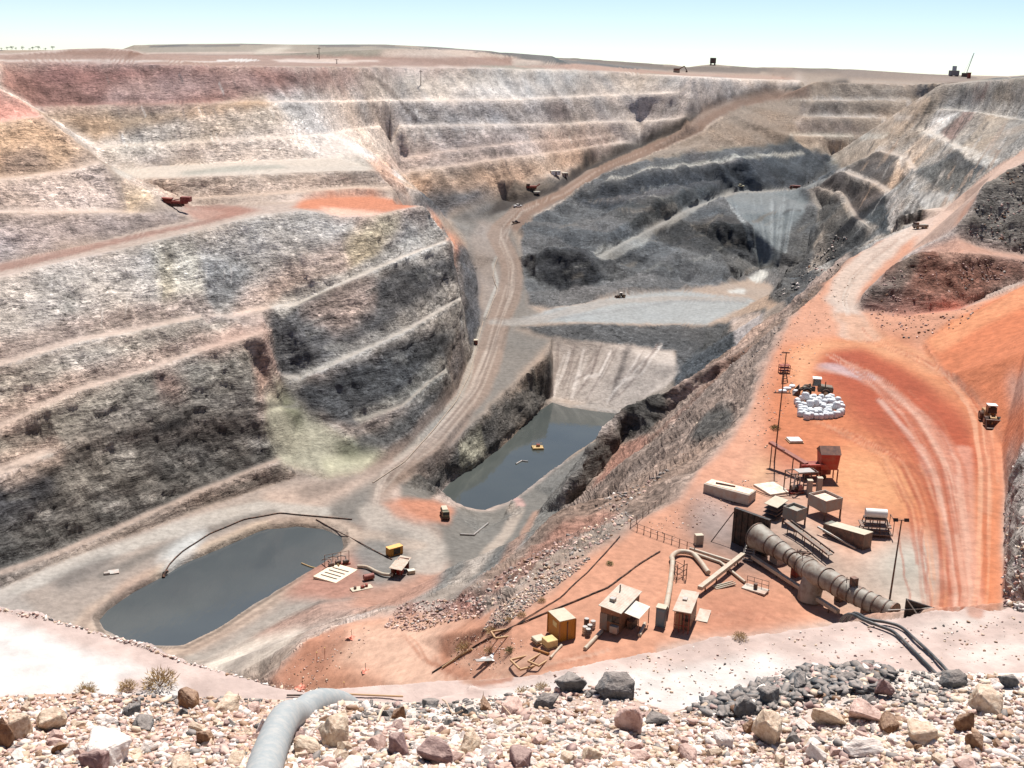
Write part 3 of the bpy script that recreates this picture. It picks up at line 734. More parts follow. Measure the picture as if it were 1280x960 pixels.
# dark bank above the upper haul road, then the road itself
zone([(600, 270), (640, 243), (700, 222), (740, 196), (800, 172), (860, 146), (884, 129), (920, 118), (960, 110), (1010, 104), (1062, 99), (1060, 105), (1010, 111), (960, 117), (920, 126), (890, 140), (865, 157), (800, 185), (742, 211), (700, 238), (650, 258)], Fd(88, 82, 80), 0.4, K_WALL, blur=1, dust=0.0)
RS = random.Random(31)
for k in range(70):                            # dark ribs, spills and pale tracks over the dumps
    px = RS.uniform(670, 1000); py = RS.uniform(235, 350); L = RS.uniform(8, 40)
    stroke([(px, py), (px + L * 0.5, py - L * RS.uniform(0, 0.3)), (px + L, py - L * RS.uniform(0.1, 0.5))], RS.uniform(0.8, 2.8), RS.choice([Fd(70, 74, 80), Fd(84, 86, 90), Fd(70, 72, 76), Fd(164, 164, 160), Fd(150, 142, 132)]), RS.uniform(0.3, 0.75), 0.3)
stroke([(748, 322), (762, 313), (800, 298)], 8, Gc(196, 194, 186), 0.8, 0.3)
stroke([(905, 252), (925, 272), (930, 278)], 2.5, Gc(196, 200, 200), 0.8, 0.3)
# haul road
ROADC = Gc(172, 148, 132)
stroke([(520, 690), (540, 672), (490, 655), (466, 632), (464, 612), (480, 592), (535, 556), (592, 490), (612, 440), (622, 404), (638, 362), (640, 335), (632, 316), (622, 294), (628, 278), (652, 261), (706, 240), (744, 212), (805, 187), (872, 157), (890, 141), (922, 128), (965, 119.5), (1010, 113)], 12, ROADC, 0.95, 0.2, K_ROAD, 0.12, 0.4)
stroke([(466, 625), (482, 590), (535, 554), (590, 490), (609, 440)], 3.0, Gc(206, 186, 172), 0.6, 0.6, None, None, 0.6)
zone([(630, 285), (650, 259), (700, 238), (742, 211), (800, 185), (865, 157), (890, 140), (920, 126), (960, 117), (1010, 111), (1060, 105), (1060, 108), (1012, 118), (966, 125), (926, 133), (902, 145), (880, 163), (812, 193), (752, 219), (712, 246), (664, 270), (648, 290)], Gc(160, 130, 112), 0.12, K_ROAD, blur=1, dust=0.0, rocky=0, lump=0, soil=1)
stroke([(655, 262), (706, 242), (746, 214), (805, 189), (872, 159)], 2.5, Gc(200, 174, 156), 0.6, 0.5)
stroke([(668, 272), (714, 247), (753, 220), (813, 194), (880, 164), (902, 147)], 2.0, Gc(226, 206, 188), 0.6, 0.5)
stroke([(622, 403), (650, 404), (700, 392), (760, 378), (840, 372), (920, 374)], 11, Gc(188, 180, 172), 0.9, 0.3, K_ROAD, 0.1)
stroke([(700, 398), (770, 388), (850, 376), (930, 378)], 4, Gc(160, 160, 160), 0.6, 0.6)
stroke([(750, 322), (765, 313), (800, 298), (812, 288), (860, 263), (916, 241), (960, 239), (1000, 236), (1030, 226)], 6, Gc(178, 174, 166), 0.85, 0.4, K_ROAD, 0.15)
stroke([(762, 230), (819, 215), (870, 207), (928, 202), (1000, 194)], 4, Gc(216, 212, 200), 0.8, 0.5)
stroke([(640, 240), (690, 228)], 6, Gc(150, 140, 130), 0.6, 0.4)
stroke([(606, 395), (622, 352), (616, 330), (620, 322)], 1.6, Gc(205, 200, 190), 0.7, 0.6)
stroke([(600, 410), (588, 450), (585, 470), (575, 495), (545, 530), (520, 555), (496, 575)], 2.6, Gc(196, 186, 172), 0.7, 0.5)
# far right benches and right wall
zone([(1000, 102), (1140, 107), (1165, 130), (1150, 160), (1110, 195), (1060, 215), (1040, 195), (1000, 184), (988, 168), (1004, 140), (1012, 116)], Fc(160, 146, 132), 1.0, K_WALL, dust=0.5, blur=1)
zone([(1000, 128), (1060, 128), (1040, 145), (1000, 146)], Fd(134, 124, 122), 1.1, mix=0.7, blur=1)
zone([(995, 150), (1060, 150), (1080, 168), (992, 168)], Fc(150, 138, 132), 1.1, mix=0.8, blur=1)
zone([(1140, 106), (1280, 98), (1330, 98), (1330, 190), (1280, 190), (1250, 206), (1212, 238), (1188, 262), (1150, 280), (1105, 302), (1070, 320), (1040, 345), (1010, 340), (1030, 290), (1010, 240), (1050, 215), (1100, 190), (1140, 160), (1165, 130)], Fd(192, 182, 172), 1.2, K_WALL, dust=0.35, blur=1)
zone([(1010, 240), (1050, 215), (1095, 231), (1111, 241), (1075, 275), (1050, 262)], Fd(106, 98, 96), 1.4, blur=1)
zone([(1050, 215), (1095, 190), (1130, 197), (1140, 214), (1111, 240), (1095, 230)], Fd(112, 104, 100), 1.4, blur=1)
zone([(1030, 290), (1020, 245), (1055, 252), (1067, 272), (1095, 292), (1060, 330), (1040, 340)], Fd(110, 108, 106), 1.5, blur=1)
zone([(1067, 272), (1111, 241), (1130, 278), (1108, 296), (1095, 290)], Fd(98, 102, 104), 1.4, blur=1)
zone([(1142, 216), (1200, 188), (1240, 207), (1195, 245), (1180, 242)], Fd(128, 128, 126), 1.4, blur=1)
zone([(1175, 196), (1200, 188), (1240, 207), (1225, 220)], Fd(98, 100, 104), 1.3, mix=0.8, blur=1)
zone([(1150, 170), (1172, 172), (1128, 220), (1110, 238), (1120, 205)], Fc(190, 168, 148), 1.3, mix=0.8, blur=1)
zone([(1205, 140), (1225, 108), (1240, 106), (1214, 150), (1188, 180), (1172, 170)], Fd(176, 138, 128), 1.2, mix=0.7, blur=1)
zone([(1235, 146), (1245, 106), (1265, 104), (1262, 150), (1225, 196), (1200, 186)], Fd(200, 182, 162), 1.2, mix=0.7, blur=1)
zone([(1150, 162), (1172, 140), (1200, 140), (1170, 170)], Fc(196, 190, 186), 1.4, mix=0.8, blur=1)
stroke([(1172, 135), (1205, 136), (1249, 143), (1290, 150)], 4, Gc(226, 220, 212), 0.8, 0.25)
stroke([(1150, 161), (1172, 169), (1199, 185), (1242, 204)], 5, Gc(230, 222, 212), 0.85, 0.25)
stroke([(1096, 187), (1130, 195), (1141, 213)], 5, Gc(222, 208, 196), 0.85, 0.25)
stroke([(1052, 213), (1095, 229), (1111, 239), (1128, 276), (1112, 294)], 5, Gc(216, 202, 190), 0.85, 0.25)
stroke([(1017, 235), (1055, 248), (1067, 270), (1095, 288)], 4, Gc(196, 184, 172), 0.8, 0.25)
zone([(1108, 243), (1114, 250), (1074, 276), (1046, 300), (1034, 300), (1066, 272)], Fd(54, 54, 58), 1.0, blur=1)  # dark rock, with the shade of this bench face put into its colour
zone([(1126, 268), (1150, 262), (1179, 266), (1173, 271), (1150, 277), (1126, 283)], Fd(52, 50, 52), 1.0, blur=1)  # dark rock of the cut, painted near-black to hold its shade
zone([(1140, 240), (1180, 240), (1205, 246), (1185, 262), (1160, 268)], Gc(214, 208, 200), 0.3, K_GROUND, mix=0.9, blur=1)
RS = random.Random(41)
for k in range(120):                           # ribs down the right wall
    px = RS.uniform(1075, 1270); py = RS.uniform(118, 250)
    if py > 330 - (1290 - px) * 0.1 - 60 or py < 125 + (1165 - px) * 0.5: continue
    L = RS.uniform(10, 34)
    stroke([(px, py), (px - L * 0.62, py + L)], RS.uniform(0.6, 2.2), RS.choice([Fd(110, 108, 108), Fd(96, 92, 92), Fd(214, 208, 202), Fd(196, 170, 150)]), RS.uniform(0.3, 0.75), 0.3, wob=0.3)
stroke([(1003, 125), (1080, 125), (1150, 125)], 4, Gc(226, 214, 204), 0.8, 0.3)
stroke([(1005, 145), (1070, 146), (1139, 148)], 4, Gc(226, 214, 204), 0.8, 0.3)
stroke([(989, 169), (1050, 170), (1108, 170)], 4, Gc(230, 220, 206), 0.9, 0.3)
# ramp and yard
zone([(985, 400), (1010, 378), (1035, 352), (1065, 322), (1105, 300), (1150, 278), (1185, 258), (1212, 236), (1250, 206), (1290, 184), (1290, 196), (1256, 214), (1230, 234), (1200, 280), (1165, 300), (1140, 314), (1110, 340), (1080, 366), (1072, 386), (1130, 393), (1196, 388), (1240, 372), (1290, 352), (1290, 480), (1260, 560), (1262, 640), (1256, 764), (1150, 765), (1040, 776), (850, 803), (680, 846), (600, 864), (540, 878), (440, 875), (336, 852), (385, 800), (440, 778), (520, 765), (600, 770), (640, 747), (690, 714), (740, 691), (795, 654), (850, 624), (872, 590), (915, 547), (940, 500), (955, 462), (975, 425)], Gc(234, 170, 138), 0.35, K_YARD, dust=0.0, soil=1)
zone([(978, 432), (1060, 420), (1130, 425), (1180, 470), (1222, 505), (1252, 560), (1258, 640), (1252, 762), (1170, 765), (1150, 700), (1100, 640), (1040, 600), (1000, 600), (960, 560), (955, 500)], Gc(226, 138, 94), 0.3, None, dust=0.0, blur=9)
zone([(1010, 470), (1035, 440), (1075, 432), (1110, 448), (1160, 462), (1210, 500), (1235, 545), (1228, 590), (1190, 620), (1150, 600), (1120, 560), (1080, 530), (1050, 500)], Gc(194, 96, 66), 0.5, None, 0.95, blur=9)
zone([(985, 440), (1020, 425), (1090, 428), (1130, 440), (1120, 452), (1080, 434), (1035, 438), (1012, 465), (1020, 500), (990, 500)], Gc(246, 178, 132), 0.3, None, 0.9, blur=7)
zone([(1110, 446), (1160, 460), (1210, 495), (1240, 540), (1230, 560), (1205, 512), (1150, 470)], Gc(244, 166, 118), 0.3, None, 0.9, blur=7)
zone([(1022, 452), (1040, 440), (1080, 440), (1086, 452), (1060, 458)], Gc(182, 92, 66), 0.5, None, 0.9, blur=9)
zone([(1020, 600), (1060, 560), (1120, 570), (1140, 600), (1145, 640), (1100, 640), (1060, 630)], Gc(244, 172, 122), 0.4, None, 1.0, blur=9)
zone([(960, 545), (1000, 560), (1010, 590), (980, 600), (950, 580)], Gc(206, 124, 92), 0.5, None, 0.8, blur=9)
stroke([(1030, 462), (1075, 470), (1110, 490), (1150, 520), (1180, 560), (1190, 620), (1200, 680), (1210, 760)], 3.2, Gc(226, 172, 150), 0.7, 0.6)
stroke([(1040, 458), (1085, 472)], 4.5, Gc(216, 186, 184), 0.8, 0.6)
stroke([(1100, 500), (1150, 560), (1172, 620), (1186, 690), (1195, 760)], 1.4, Gc(238, 196, 176), 0.7, 0.6)
for k in range(7):
    stroke([(1040 + k * 16, 500 + k * 6), (1090 + k * 14, 540 + k * 6), (1130 + k * 13, 590 + k * 8), (1160 + k * 8, 650 + k * 8), (1176 + k * 7, 740)], 0.7, Gc(188, 102, 72), 0.5, 0.6)
    stroke([(1010 + k * 12, 530 + k * 5), (1060 + k * 10, 545 + k * 4), (1120 + k * 8, 560 + k * 8)], 0.6, Gc(196, 112, 80), 0.45, 0.6)
stroke([(1205, 560), (1210, 640), (1222, 762)], 2.0, Gc(234, 176, 152), 0.6, 0.6)
stroke([(1240, 470), (1232, 560), (1232, 640)], 1.6, Gc(236, 176, 142), 0.5, 0.6)
zone([(1060, 700), (1140, 670), (1170, 690), (1180, 720), (1160, 765), (1120, 765), (1080, 740)], Gc(216, 206, 192), 0.4, None, 0.85, blur=9)
zone([(1100, 690), (1150, 680), (1172, 695), (1150, 716), (1110, 716)], Gc(190, 192, 180), 0.4, None, 0.8, blur=9)
zone([(935, 650), (1000, 640), (1060, 690), (1130, 760), (1060, 768), (1000, 720)], Gc(206, 192, 176), 0.4, None, 0.8, blur=9)
zone([(858, 632), (900, 640), (950, 660), (985, 700), (940, 720), (880, 690), (850, 660)], Gc(136, 128, 124), 0.5, None, 0.85, blur=9)
zone([(862, 630), (890, 628), (920, 645), (918, 658), (880, 646)], Gc(214, 210, 208), 0.2, None, 0.9, blur=9)
zone([(985, 600), (1010, 600), (1015, 620), (960, 625), (962, 606)], Gc(218, 200, 182), 0.3, None, 0.8, blur=9)
zone([(938, 588), (966, 580), (970, 590), (955, 600), (940, 597)], Gc(246, 212, 160), 0.2, None, 0.9, blur=9)
zone([(880, 740), (950, 745), (1010, 770), (960, 786), (890, 794), (870, 775)], Gc(206, 140, 112), 0.4, None, 0.8, blur=9)
# ramp
stroke([(1075, 420), (1062, 395), (1052, 375), (1060, 350), (1085, 325), (1120, 300), (1150, 282), (1180, 258)], 9, Gc(236, 210, 190), 0.9, 0.35, K_ROAD, 0.12)
stroke([(1062, 395), (1080, 420), (1130, 440), (1180, 462)], 9, Gc(238, 172, 130), 0.7, 0.5)
stroke([(1060, 382), (1054, 372), (1064, 350), (1090, 325), (1120, 302)], 1.6, Gc(212, 180, 160), 0.6, 0.6)
zone([(1150, 280), (1185, 258), (1212, 236), (1250, 206), (1290, 184), (1290, 200), (1256, 216), (1232, 234), (1205, 262), (1190, 290), (1165, 301), (1140, 312)], Gc(230, 196, 176), 0.5, None, 0.95)
# heaps at the right
zone([(1080, 383), (1086, 367), (1112, 340), (1150, 316), (1225, 318), (1290, 327), (1290, 350), (1235, 366), (1195, 376), (1130, 385)], Fc(124, 86, 72), 1.4, K_DUMP, dust=0.1)
zone([(1078, 382), (1086, 366), (1130, 328), (1150, 316), (1140, 345), (1110, 382)], Fc(120, 108, 98), 1.3, mix=0.8)
zone([(1196, 297), (1200, 288), (1232, 235), (1255, 217), (1290, 202), (1290, 317), (1235, 310)], Fc(124, 112, 100), 1.5, K_DUMP, dust=0.1)
zone([(1140, 316), (1196, 296), (1235, 311), (1290, 318), (1290, 327), (1225, 318), (1150, 316)], Gc(226, 168, 140), 0.3, K_GROUND)
zone([(1080, 383), (1130, 386), (1195, 377), (1232, 364), (1230, 373), (1195, 388), (1130, 394), (1078, 388)], Fc(170, 84, 58), 0.8)
zone([(1155, 430), (1200, 398), (1240, 376), (1290, 354), (1290, 560), (1255, 552), (1225, 505), (1180, 468)], Gc(246, 140, 86), 0.45, K_DUMP, dust=0.0, soil=0.92)
zone([(1155, 430), (1200, 398), (1290, 354), (1290, 378), (1220, 412), (1176, 440)], Gc(258, 168, 112), 0.2, None, 0.95)
zone([(1255, 470), (1290, 462), (1290, 505), (1262, 500)], Gc(222, 180, 160), 1.0, None, 0.7)
zone([(1256, 640), (1266, 575), (1290, 560), (1290, 770), (1256, 762)], Gc(198, 184, 172), 1.6, K_DUMP, dust=0.0)
# slope below the yard
zone([(985, 400), (975, 425), (955, 462), (940, 500), (915, 547), (872, 590), (850, 624), (795, 654), (740, 691), (690, 714), (640, 747), (600, 770), (560, 758), (590, 735), (650, 690), (702, 645), (706, 616), (741, 557), (784, 513), (826, 494), (850, 481), (912, 441), (960, 402), (1000, 373), (1035, 341), (1060, 319), (1062, 325), (1035, 352), (1010, 378)], Gc(172, 146, 130), 1.3, K_WALL, dust=0.1, rocky=0.55, lump=0.35)
stroke([(1040, 338), (1000, 376), (960, 408), (912, 447), (850, 490), (800, 530)], 9, Gc(214, 180, 162), 0.7, 0.5)
stroke([(960, 430), (900, 490), (840, 560), (760, 620), (700, 670)], 7, Gc(148, 124, 110), 0.6, 0.8)
stroke([(930, 440), (880, 490), (826, 540), (770, 590)], 5, Gc(170, 120, 98), 0.5, 0.8)
zone([(706, 616), (741, 557), (784, 513), (806, 501), (826, 494), (842, 516), (812, 543), (775, 558), (752, 592), (731, 617), (705, 646)], Fc(80, 75, 70), 1.6, K_WALL, lump=0.7)
zone([(752, 594), (776, 560), (812, 545), (800, 575), (760, 610), (735, 625)], Gc(200, 136, 112), 0.8, None, 0.7)
zone([(866, 556), (884, 522), (903, 506), (921, 516), (914, 540), (893, 556)], Fc(84, 80, 76), 2.0, lump=0.6, rocky=1)
zone([(600, 770), (640, 747), (740, 691), (795, 654), (780, 640), (700, 680), (640, 715), (570, 752)], Gc(186, 172, 160), 2.0, None, 0.7)
zone([(600, 745), (700, 665), (760, 640), (780, 646), (690, 700), (620, 752)], Gc(176, 116, 96), 1.6, None, 0.6)
zone([(620, 760), (690, 716), (740, 694), (720, 715), (660, 760), (625, 785), (604, 790)], Gc(196, 182, 168), 1.4, None, 0.8)
zone([(490, 770), (520, 748), (560, 750), (560, 772), (530, 790), (495, 786)], Gc(180, 112, 92), 2.0, None, 0.85)
zone([(545, 770), (580, 745), (606, 752), (602, 772), (570, 778)], Gc(172, 112, 98), 2.0, None, 0.85)
stroke([(532, 748), (538, 765), (545, 778)], 2.5, Gc(246, 228, 216), 0.9, 0.5)
stroke([(522, 752), (528, 764)], 1.4, Gc(240, 220, 206), 0.8, 0.5)
# lake banks and lower tracks
zone([(541, 623), (560, 634), (606, 639), (640, 627), (668, 606), (700, 583), (741, 554), (741, 560), (725, 590), (706, 618), (702, 645), (650, 690), (600, 725), (560, 752), (530, 760), (540, 700), (552, 665), (500, 632), (500, 606), (522, 600)], Gc(142, 136, 128), 0.9, K_GROUND, dust=0.0)
stroke([(640, 632), (648, 640), (632, 668), (600, 702), (566, 735), (545, 748)], 4, Gc(206, 186, 168), 0.8, 0.5, K_ROAD)
stroke([(672, 640), (640, 690), (628, 708)], 3, Gc(204, 156, 130), 0.7, 0.5)
stroke([(630, 628), (648, 625), (652, 632)], 3, Gc(230, 180, 168), 0.8, 0.5)
zone([(478, 630), (500, 622), (545, 625), (568, 636), (562, 655), (520, 652), (490, 645)], Gc(226, 146, 108), 0.3, None, 0.9)
# pond surroundings
zone([(-20, 752), (60, 708), (150, 674), (330, 610), (370, 596), (410, 599), (450, 592), (470, 600), (465, 630), (500, 655), (552, 668), (545, 700), (540, 745), (500, 760), (440, 770), (385, 790), (340, 850), (236, 838), (140, 826), (60, 790), (-20, 762)], Gc(188, 170, 156), 0.5, K_GROUND, dust=0.0, blur=5)
zone([(330, 612), (380, 606), (440, 600), (470, 592), (478, 598), (430, 625), (395, 640), (330, 645)], Gc(226, 196, 176), 0.3, None, 0.9, blur=5)
zone([(395, 640), (470, 596), (500, 575), (470, 610), (462, 640), (440, 660), (400, 655)], Gc(136, 132, 126), 0.6, None, 0.8, blur=5)
zone([(370, 612), (420, 600), (450, 590), (440, 605), (395, 622), (375, 628)], Gc(120, 108, 100), 1.2, None, 0.7, blur=5)
stroke([(-20, 752), (40, 728), (100, 702), (170, 678), (240, 655), (330, 632), (400, 640)], 7, Gc(214, 204, 192), 0.85, 0.4, K_ROAD, 0.2)
stroke([(8, 748), (20, 765), (70, 790)], 7, Gc(196, 184, 174), 0.7, 0.5)
stroke([(130, 720), (180, 696), (240, 672), (300, 650), (340, 640)], 4, Gc(124, 118, 112), 0.6, 0.8)
zone([(200, 690), (230, 672), (260, 668), (220, 712), (196, 722)], Gc(214, 212, 206), 0.3, None, 0.8, blur=5)
stroke([(400, 745), (345, 772), (300, 800), (260, 821), (205, 824), (140, 812), (100, 792)], 5, Gc(188, 176, 164), 0.8, 0.5)
stroke([(405, 752), (350, 780), (305, 806), (262, 828)], 3, Gc(120, 110, 104), 0.7, 0.6)
zone([(232, 846), (255, 832), (330, 795), (372, 778), (376, 790), (350, 812), (300, 842)], Gc(250, 234, 216), 0.4, None, 1.0, soil=0.9, blur=5)
zone([(268, 838), (330, 806), (360, 795), (350, 805), (290, 842)], Gc(150, 136, 128), 0.6, None, 0.7, blur=5)
zone([(310, 800), (370, 768), (410, 752), (470, 748), (470, 765), (400, 775), (360, 790)], Gc(216, 168, 146), 1.2, None, 0.8, blur=5)
pr = pond + [pond[0]]
def ring_px(k): 
    mx, my = sum(p[0] for p in pond) / len(pond), sum(p[1] for p in pond) / len(pond)
    return [(mx + (x - mx) * k + (3 if k > 1.02 else 0) * (1 if x > mx else -1), my + (y - my) * k + (2 if k > 1.02 else 0) * (1 if y > my else -1)) for x, y in pr]
stroke(ring_px(1.05), 6, Gc(220, 190, 166), 0.8, 0.5)
stroke(ring_px(1.12), 2, Gc(170, 146, 130), 0.6, 0.6)
stroke(ring_px(1.012), 1.4, Gc(140, 122, 108), 0.8, 0.5)
stroke([(330, 655), (300, 668), (262, 684), (225, 702), (195, 722)], 3.5, Gc(224, 196, 168), 0.7, 0.6)
zone([(60, 725), (110, 700), (150, 690), (130, 715), (80, 738)], Gc(120, 114, 110), 0.5, None, 0.7, blur=4)
zone([(215, 685), (236, 668), (262, 660), (250, 680), (222, 712), (200, 720)], Gc(226, 224, 218), 0.3, None, 0.8, blur=3)
zone([(150, 730), (190, 712), (200, 720), (160, 745), (135, 758)], Gc(204, 168, 146), 0.4, None, 0.7, blur=4)
# pump pad ground, junction
zone([(350, 745), (400, 705), (440, 690), (470, 700), (460, 720), (470, 740), (420, 750)], Gc(204, 140, 116), 0.4, None, 0.85, blur=6)
zone([(440, 690), (480, 665), (510, 690), (522, 705), (515, 722), (470, 735), (450, 715)], Gc(148, 144, 138), 0.5, None, 0.85, blur=6)
zone([(440, 740), (480, 732), (520, 722), (530, 705), (560, 705), (545, 735), (500, 758), (440, 760)], Gc(214, 154, 126), 0.3, None, 0.85, blur=6)
stroke([(466, 640), (478, 655), (520, 668), (538, 685), (535, 710)], 9, Gc(206, 192, 178), 0.85, 0.4, K_ROAD, 0.1)
stroke([(410, 652), (440, 668), (480, 670), (520, 682)], 6, Gc(214, 190, 170), 0.7, 0.5)
zone([(478, 662), (500, 664), (518, 672), (500, 676), (484, 672)], Gc(118, 116, 112), 0.5, None, 0.8, blur=6)
# orange loop road
zone([(345, 850), (400, 810), (440, 780), (530, 772), (600, 772), (570, 800), (560, 830), (600, 862), (540, 878), (440, 875)], Gc(228, 166, 134), 0.4, K_YARD, soil=1)
stroke([(430, 800), (480, 785), (520, 775), (560, 785)], 5, Gc(236, 186, 158), 0.7, 0.6)
stroke([(440, 810), (500, 800), (530, 830), (580, 852), (660, 838)], 5, Gc(236, 188, 160), 0.8, 0.5)
stroke([(500, 790), (512, 815), (550, 850), (620, 862)], 1.2, Gc(208, 146, 116), 0.6, 0.6)
stroke([(540, 800), (536, 822), (560, 845), (620, 848), (680, 832)], 2.2, Gc(206, 138, 106), 0.7, 0.6)
zone([(400, 800), (450, 784), (530, 780), (562, 788), (545, 815), (575, 846), (640, 836), (700, 820), (700, 830), (640, 850), (560, 868), (500, 866), (440, 832)], Gc(250, 204, 176), 0.3, None, 0.9, blur=6)
zone([(548, 800), (566, 795), (560, 820), (590, 842), (640, 832), (640, 838), (585, 852), (548, 832)], Gc(206, 134, 100), 0.4, None, 0.8, blur=4)
zone([(336, 850), (385, 802), (430, 782), (440, 800), (400, 850), (350, 862)], Gc(196, 138, 112), 1.0, None, 0.7)
# pale bench, rubble berm
m = (RG > 18) & (RG < 62)
COLR[m] = Gc(238, 208, 194); ZONE[m] = K_BENCH; ROUGH[m] = 0.5; DUST[m] = 0
zone([(-60, 768), (30, 784), (110, 815), (200, 845), (240, 862), (200, 880), (-60, 900)], Gc(256, 246, 238), 0.3, None, 0.95)
zone([(600, 868), (760, 840), (850, 835), (960, 818), (1010, 830), (960, 850), (860, 890), (800, 890), (700, 880)], Gc(256, 244, 234), 0.3, None, 0.95)
zone([(1000, 812), (1100, 795), (1170, 790), (1100, 812), (1040, 825)], Gc(256, 236, 224), 0.3, None, 0.7)
zone([(1130, 782), (1210, 770), (1260, 772), (1190, 784)], Gc(262, 246, 232), 0.3, None, 0.8)
zone([(1180, 815), (1260, 795), (1290, 800), (1290, 830), (1220, 835)], Gc(270, 246, 232), 0.3, None, 0.7)
zone([(150, 850), (180, 848), (190, 862), (155, 866)], Gc(222, 170, 150), 0.3, None, 0.7)
m = RG <= 18
COLR[m] = Gc(230, 212, 200); ZONE[m] = K_RUBBLE; ROUGH[m] = 1.0; DUST[m] = 0
nb = fbm(XF, YF, z0, 2.2, 4, 90, 0.6)
t3 = np.clip(nb * 1.3, -1, 1)[..., None]
lf = np.clip(0.5 - (XF + 1.4) / 1.6, 0, 1)[..., None]
base = lf * Gc(240, 200, 174) + (1 - lf) * Gc(256, 240, 228)
mixc = np.where(t3 > 0, t3 * (0.3 * base + 0.7 * Gc(268, 256, 246)) + (1 - t3) * base, -t3 * (0.35 * base + 0.65 * Gc(206, 170, 150)) + (1 + t3) * base)
COLR[m] = mixc[m]

# yard and road ruts
RU = random.Random(21)
def ruts(path, n, spread, w0, w1, cols, mix=0.4, jit=6):
    for k in range(n):
        o = RU.gauss(0, spread); a, b = sorted((RU.random(), RU.random()))
        if b - a < 0.25: b = min(1, a + 0.4)
        q = []
        m_ = len(path) - 1
        for i in range(9):
            u = (a + (b - a) * i / 8) * m_; c = min(m_ - 1, int(u)); f = u - c
            q.append((path[c][0] + (path[c + 1][0] - path[c][0]) * f + o * (1 + 0.25 * math.sin(u)) + RU.gauss(0, jit * .15), path[c][1] + (path[c + 1][1] - path[c][1]) * f + o * 0.25 + RU.gauss(0, jit * .1)))
        stroke(q, RU.uniform(w0, w1), RU.choice(cols), mix * RU.uniform(0.5, 1), 0.35, None, None, 0.3)
ruts([(1030, 440), (1085, 470), (1140, 520), (1175, 580), (1190, 650), (1205, 765)], 46, 18, 0.25, 0.8, [Gc(238, 186, 160), Gc(190, 100, 70), Gc(206, 122, 90)], 0.55)
ruts([(1000, 520), (1060, 540), (1120, 575), (1150, 640), (1165, 760)], 26, 14, 0.25, 0.6, [Gc(188, 98, 68), Gc(236, 168, 130)], 0.5)
ruts([(1062, 395), (1085, 425), (1140, 445), (1190, 470), (1225, 520), (1235, 600), (1230, 760)], 22, 10, 0.25, 0.7, [Gc(196, 108, 76), Gc(242, 180, 144)], 0.5)
ruts([(450, 800), (510, 795), (530, 825), (580, 852), (660, 838), (760, 812)], 24, 9, 0.12, 0.4, [Gc(200, 134, 104), Gc(240, 198, 172)], 0.5)
ruts([(880, 780), (940, 770), (1000, 775)], 10, 12, 0.15, 0.4, [Gc(186, 116, 90), Gc(228, 166, 138)], 0.4)
ruts([(470, 640), (480, 592), (535, 556), (592, 490), (612, 440), (622, 404), (638, 362), (638, 330), (622, 294), (652, 261), (706, 240)], 22, 4, 0.5, 1.2, [Gc(150, 130, 118), Gc(214, 196, 180)], 0.5, 2)
ruts([(1060, 395), (1054, 374), (1064, 350), (1090, 325), (1120, 302), (1150, 284)], 12, 4, 0.4, 0.9, [Gc(206, 172, 150), Gc(244, 224, 206)], 0.5, 2)

# ------------------------------------------------------------------ resample: rows where the ground shows, so that relief is crisp there
NF = 1650
e = Zw / rr[:, None]
vis = e[1:] >= np.maximum.accumulate(e, 0)[:-1] - 1e-4
trans = vis[:-1] & ~vis[1:]
dens = np.abs(np.diff(e, axis=0)) * 1400 * vis + np.diff(np.log(rr))[:, None] * 1400 * 0.045
dens[:-1] += trans * 6.0; dens[1:] += trans * 6.0; dens[:-2] += trans[1:] * 4.0
kb = 12
cs = np.concatenate([np.repeat(dens[:, :1], kb + 1, 1), dens, np.repeat(dens[:, -1:], kb, 1)], 1).cumsum(1)
dens = (cs[:, 2 * kb + 1:] - cs[:, :-2 * kb - 1]) / (2 * kb + 1)
RF = np.empty((NF, NT)); uu = np.linspace(0, 1, NF)
slb, _, _ = slope_of(Zw)
rock = rock * (1 - SOIL)
def grow(A): return np.empty((NF, NT) + A.shape[2:], np.float32)
_, grb, gtb = slope_of(Zw)
for a_ in (grb, gtb):
    a_[1:-1] = (a_[:-2] + a_[1:-1] * 2 + a_[2:]) / 4
Zf, rockf, ROUGHf, DUSTf, RMf, COLf, slf, LUf, grf, gtf = [grow(a_) for a_ in (Zw, rock * 1, ROUGH, DUST, ROCKMIN, COLR, slb, LUMP, grb, gtb)]
ZONEf = np.empty((NF, NT), np.int8)
for j in range(NT):
    c = np.concatenate([[0], dens[:, j].cumsum()]); RF[:, j] = np.interp(uu, c / c[-1], rr)
    x = RF[:, j]
    for src, dst in ((Zw, Zf), (rock, rockf), (ROUGH, ROUGHf), (DUST, DUSTf), (ROCKMIN, RMf), (slb, slf), (LUMP, LUf), (grb, grf), (gtb, gtf)):
        dst[:, j] = np.interp(x, rr, src[:, j])
    for ch in range(3): COLf[:, j, ch] = np.interp(x, rr, COLR[:, j, ch])
    ZONEf[:, j] = ZONE[np.clip(np.searchsorted(rr, x), 0, NR - 1), j]
Z, rock, ROUGH, DUST, ROCKMIN, COLR, ZONE = Zf, rockf, ROUGHf, DUSTf, RMf, COLf, ZONEf
X, Y = RF * SX[None], RF * CX[None]
XF, YF = X.astype(np.float32), Y.astype(np.float32)
RG = RF.astype(np.float32)
z0 = np.zeros_like(XF)
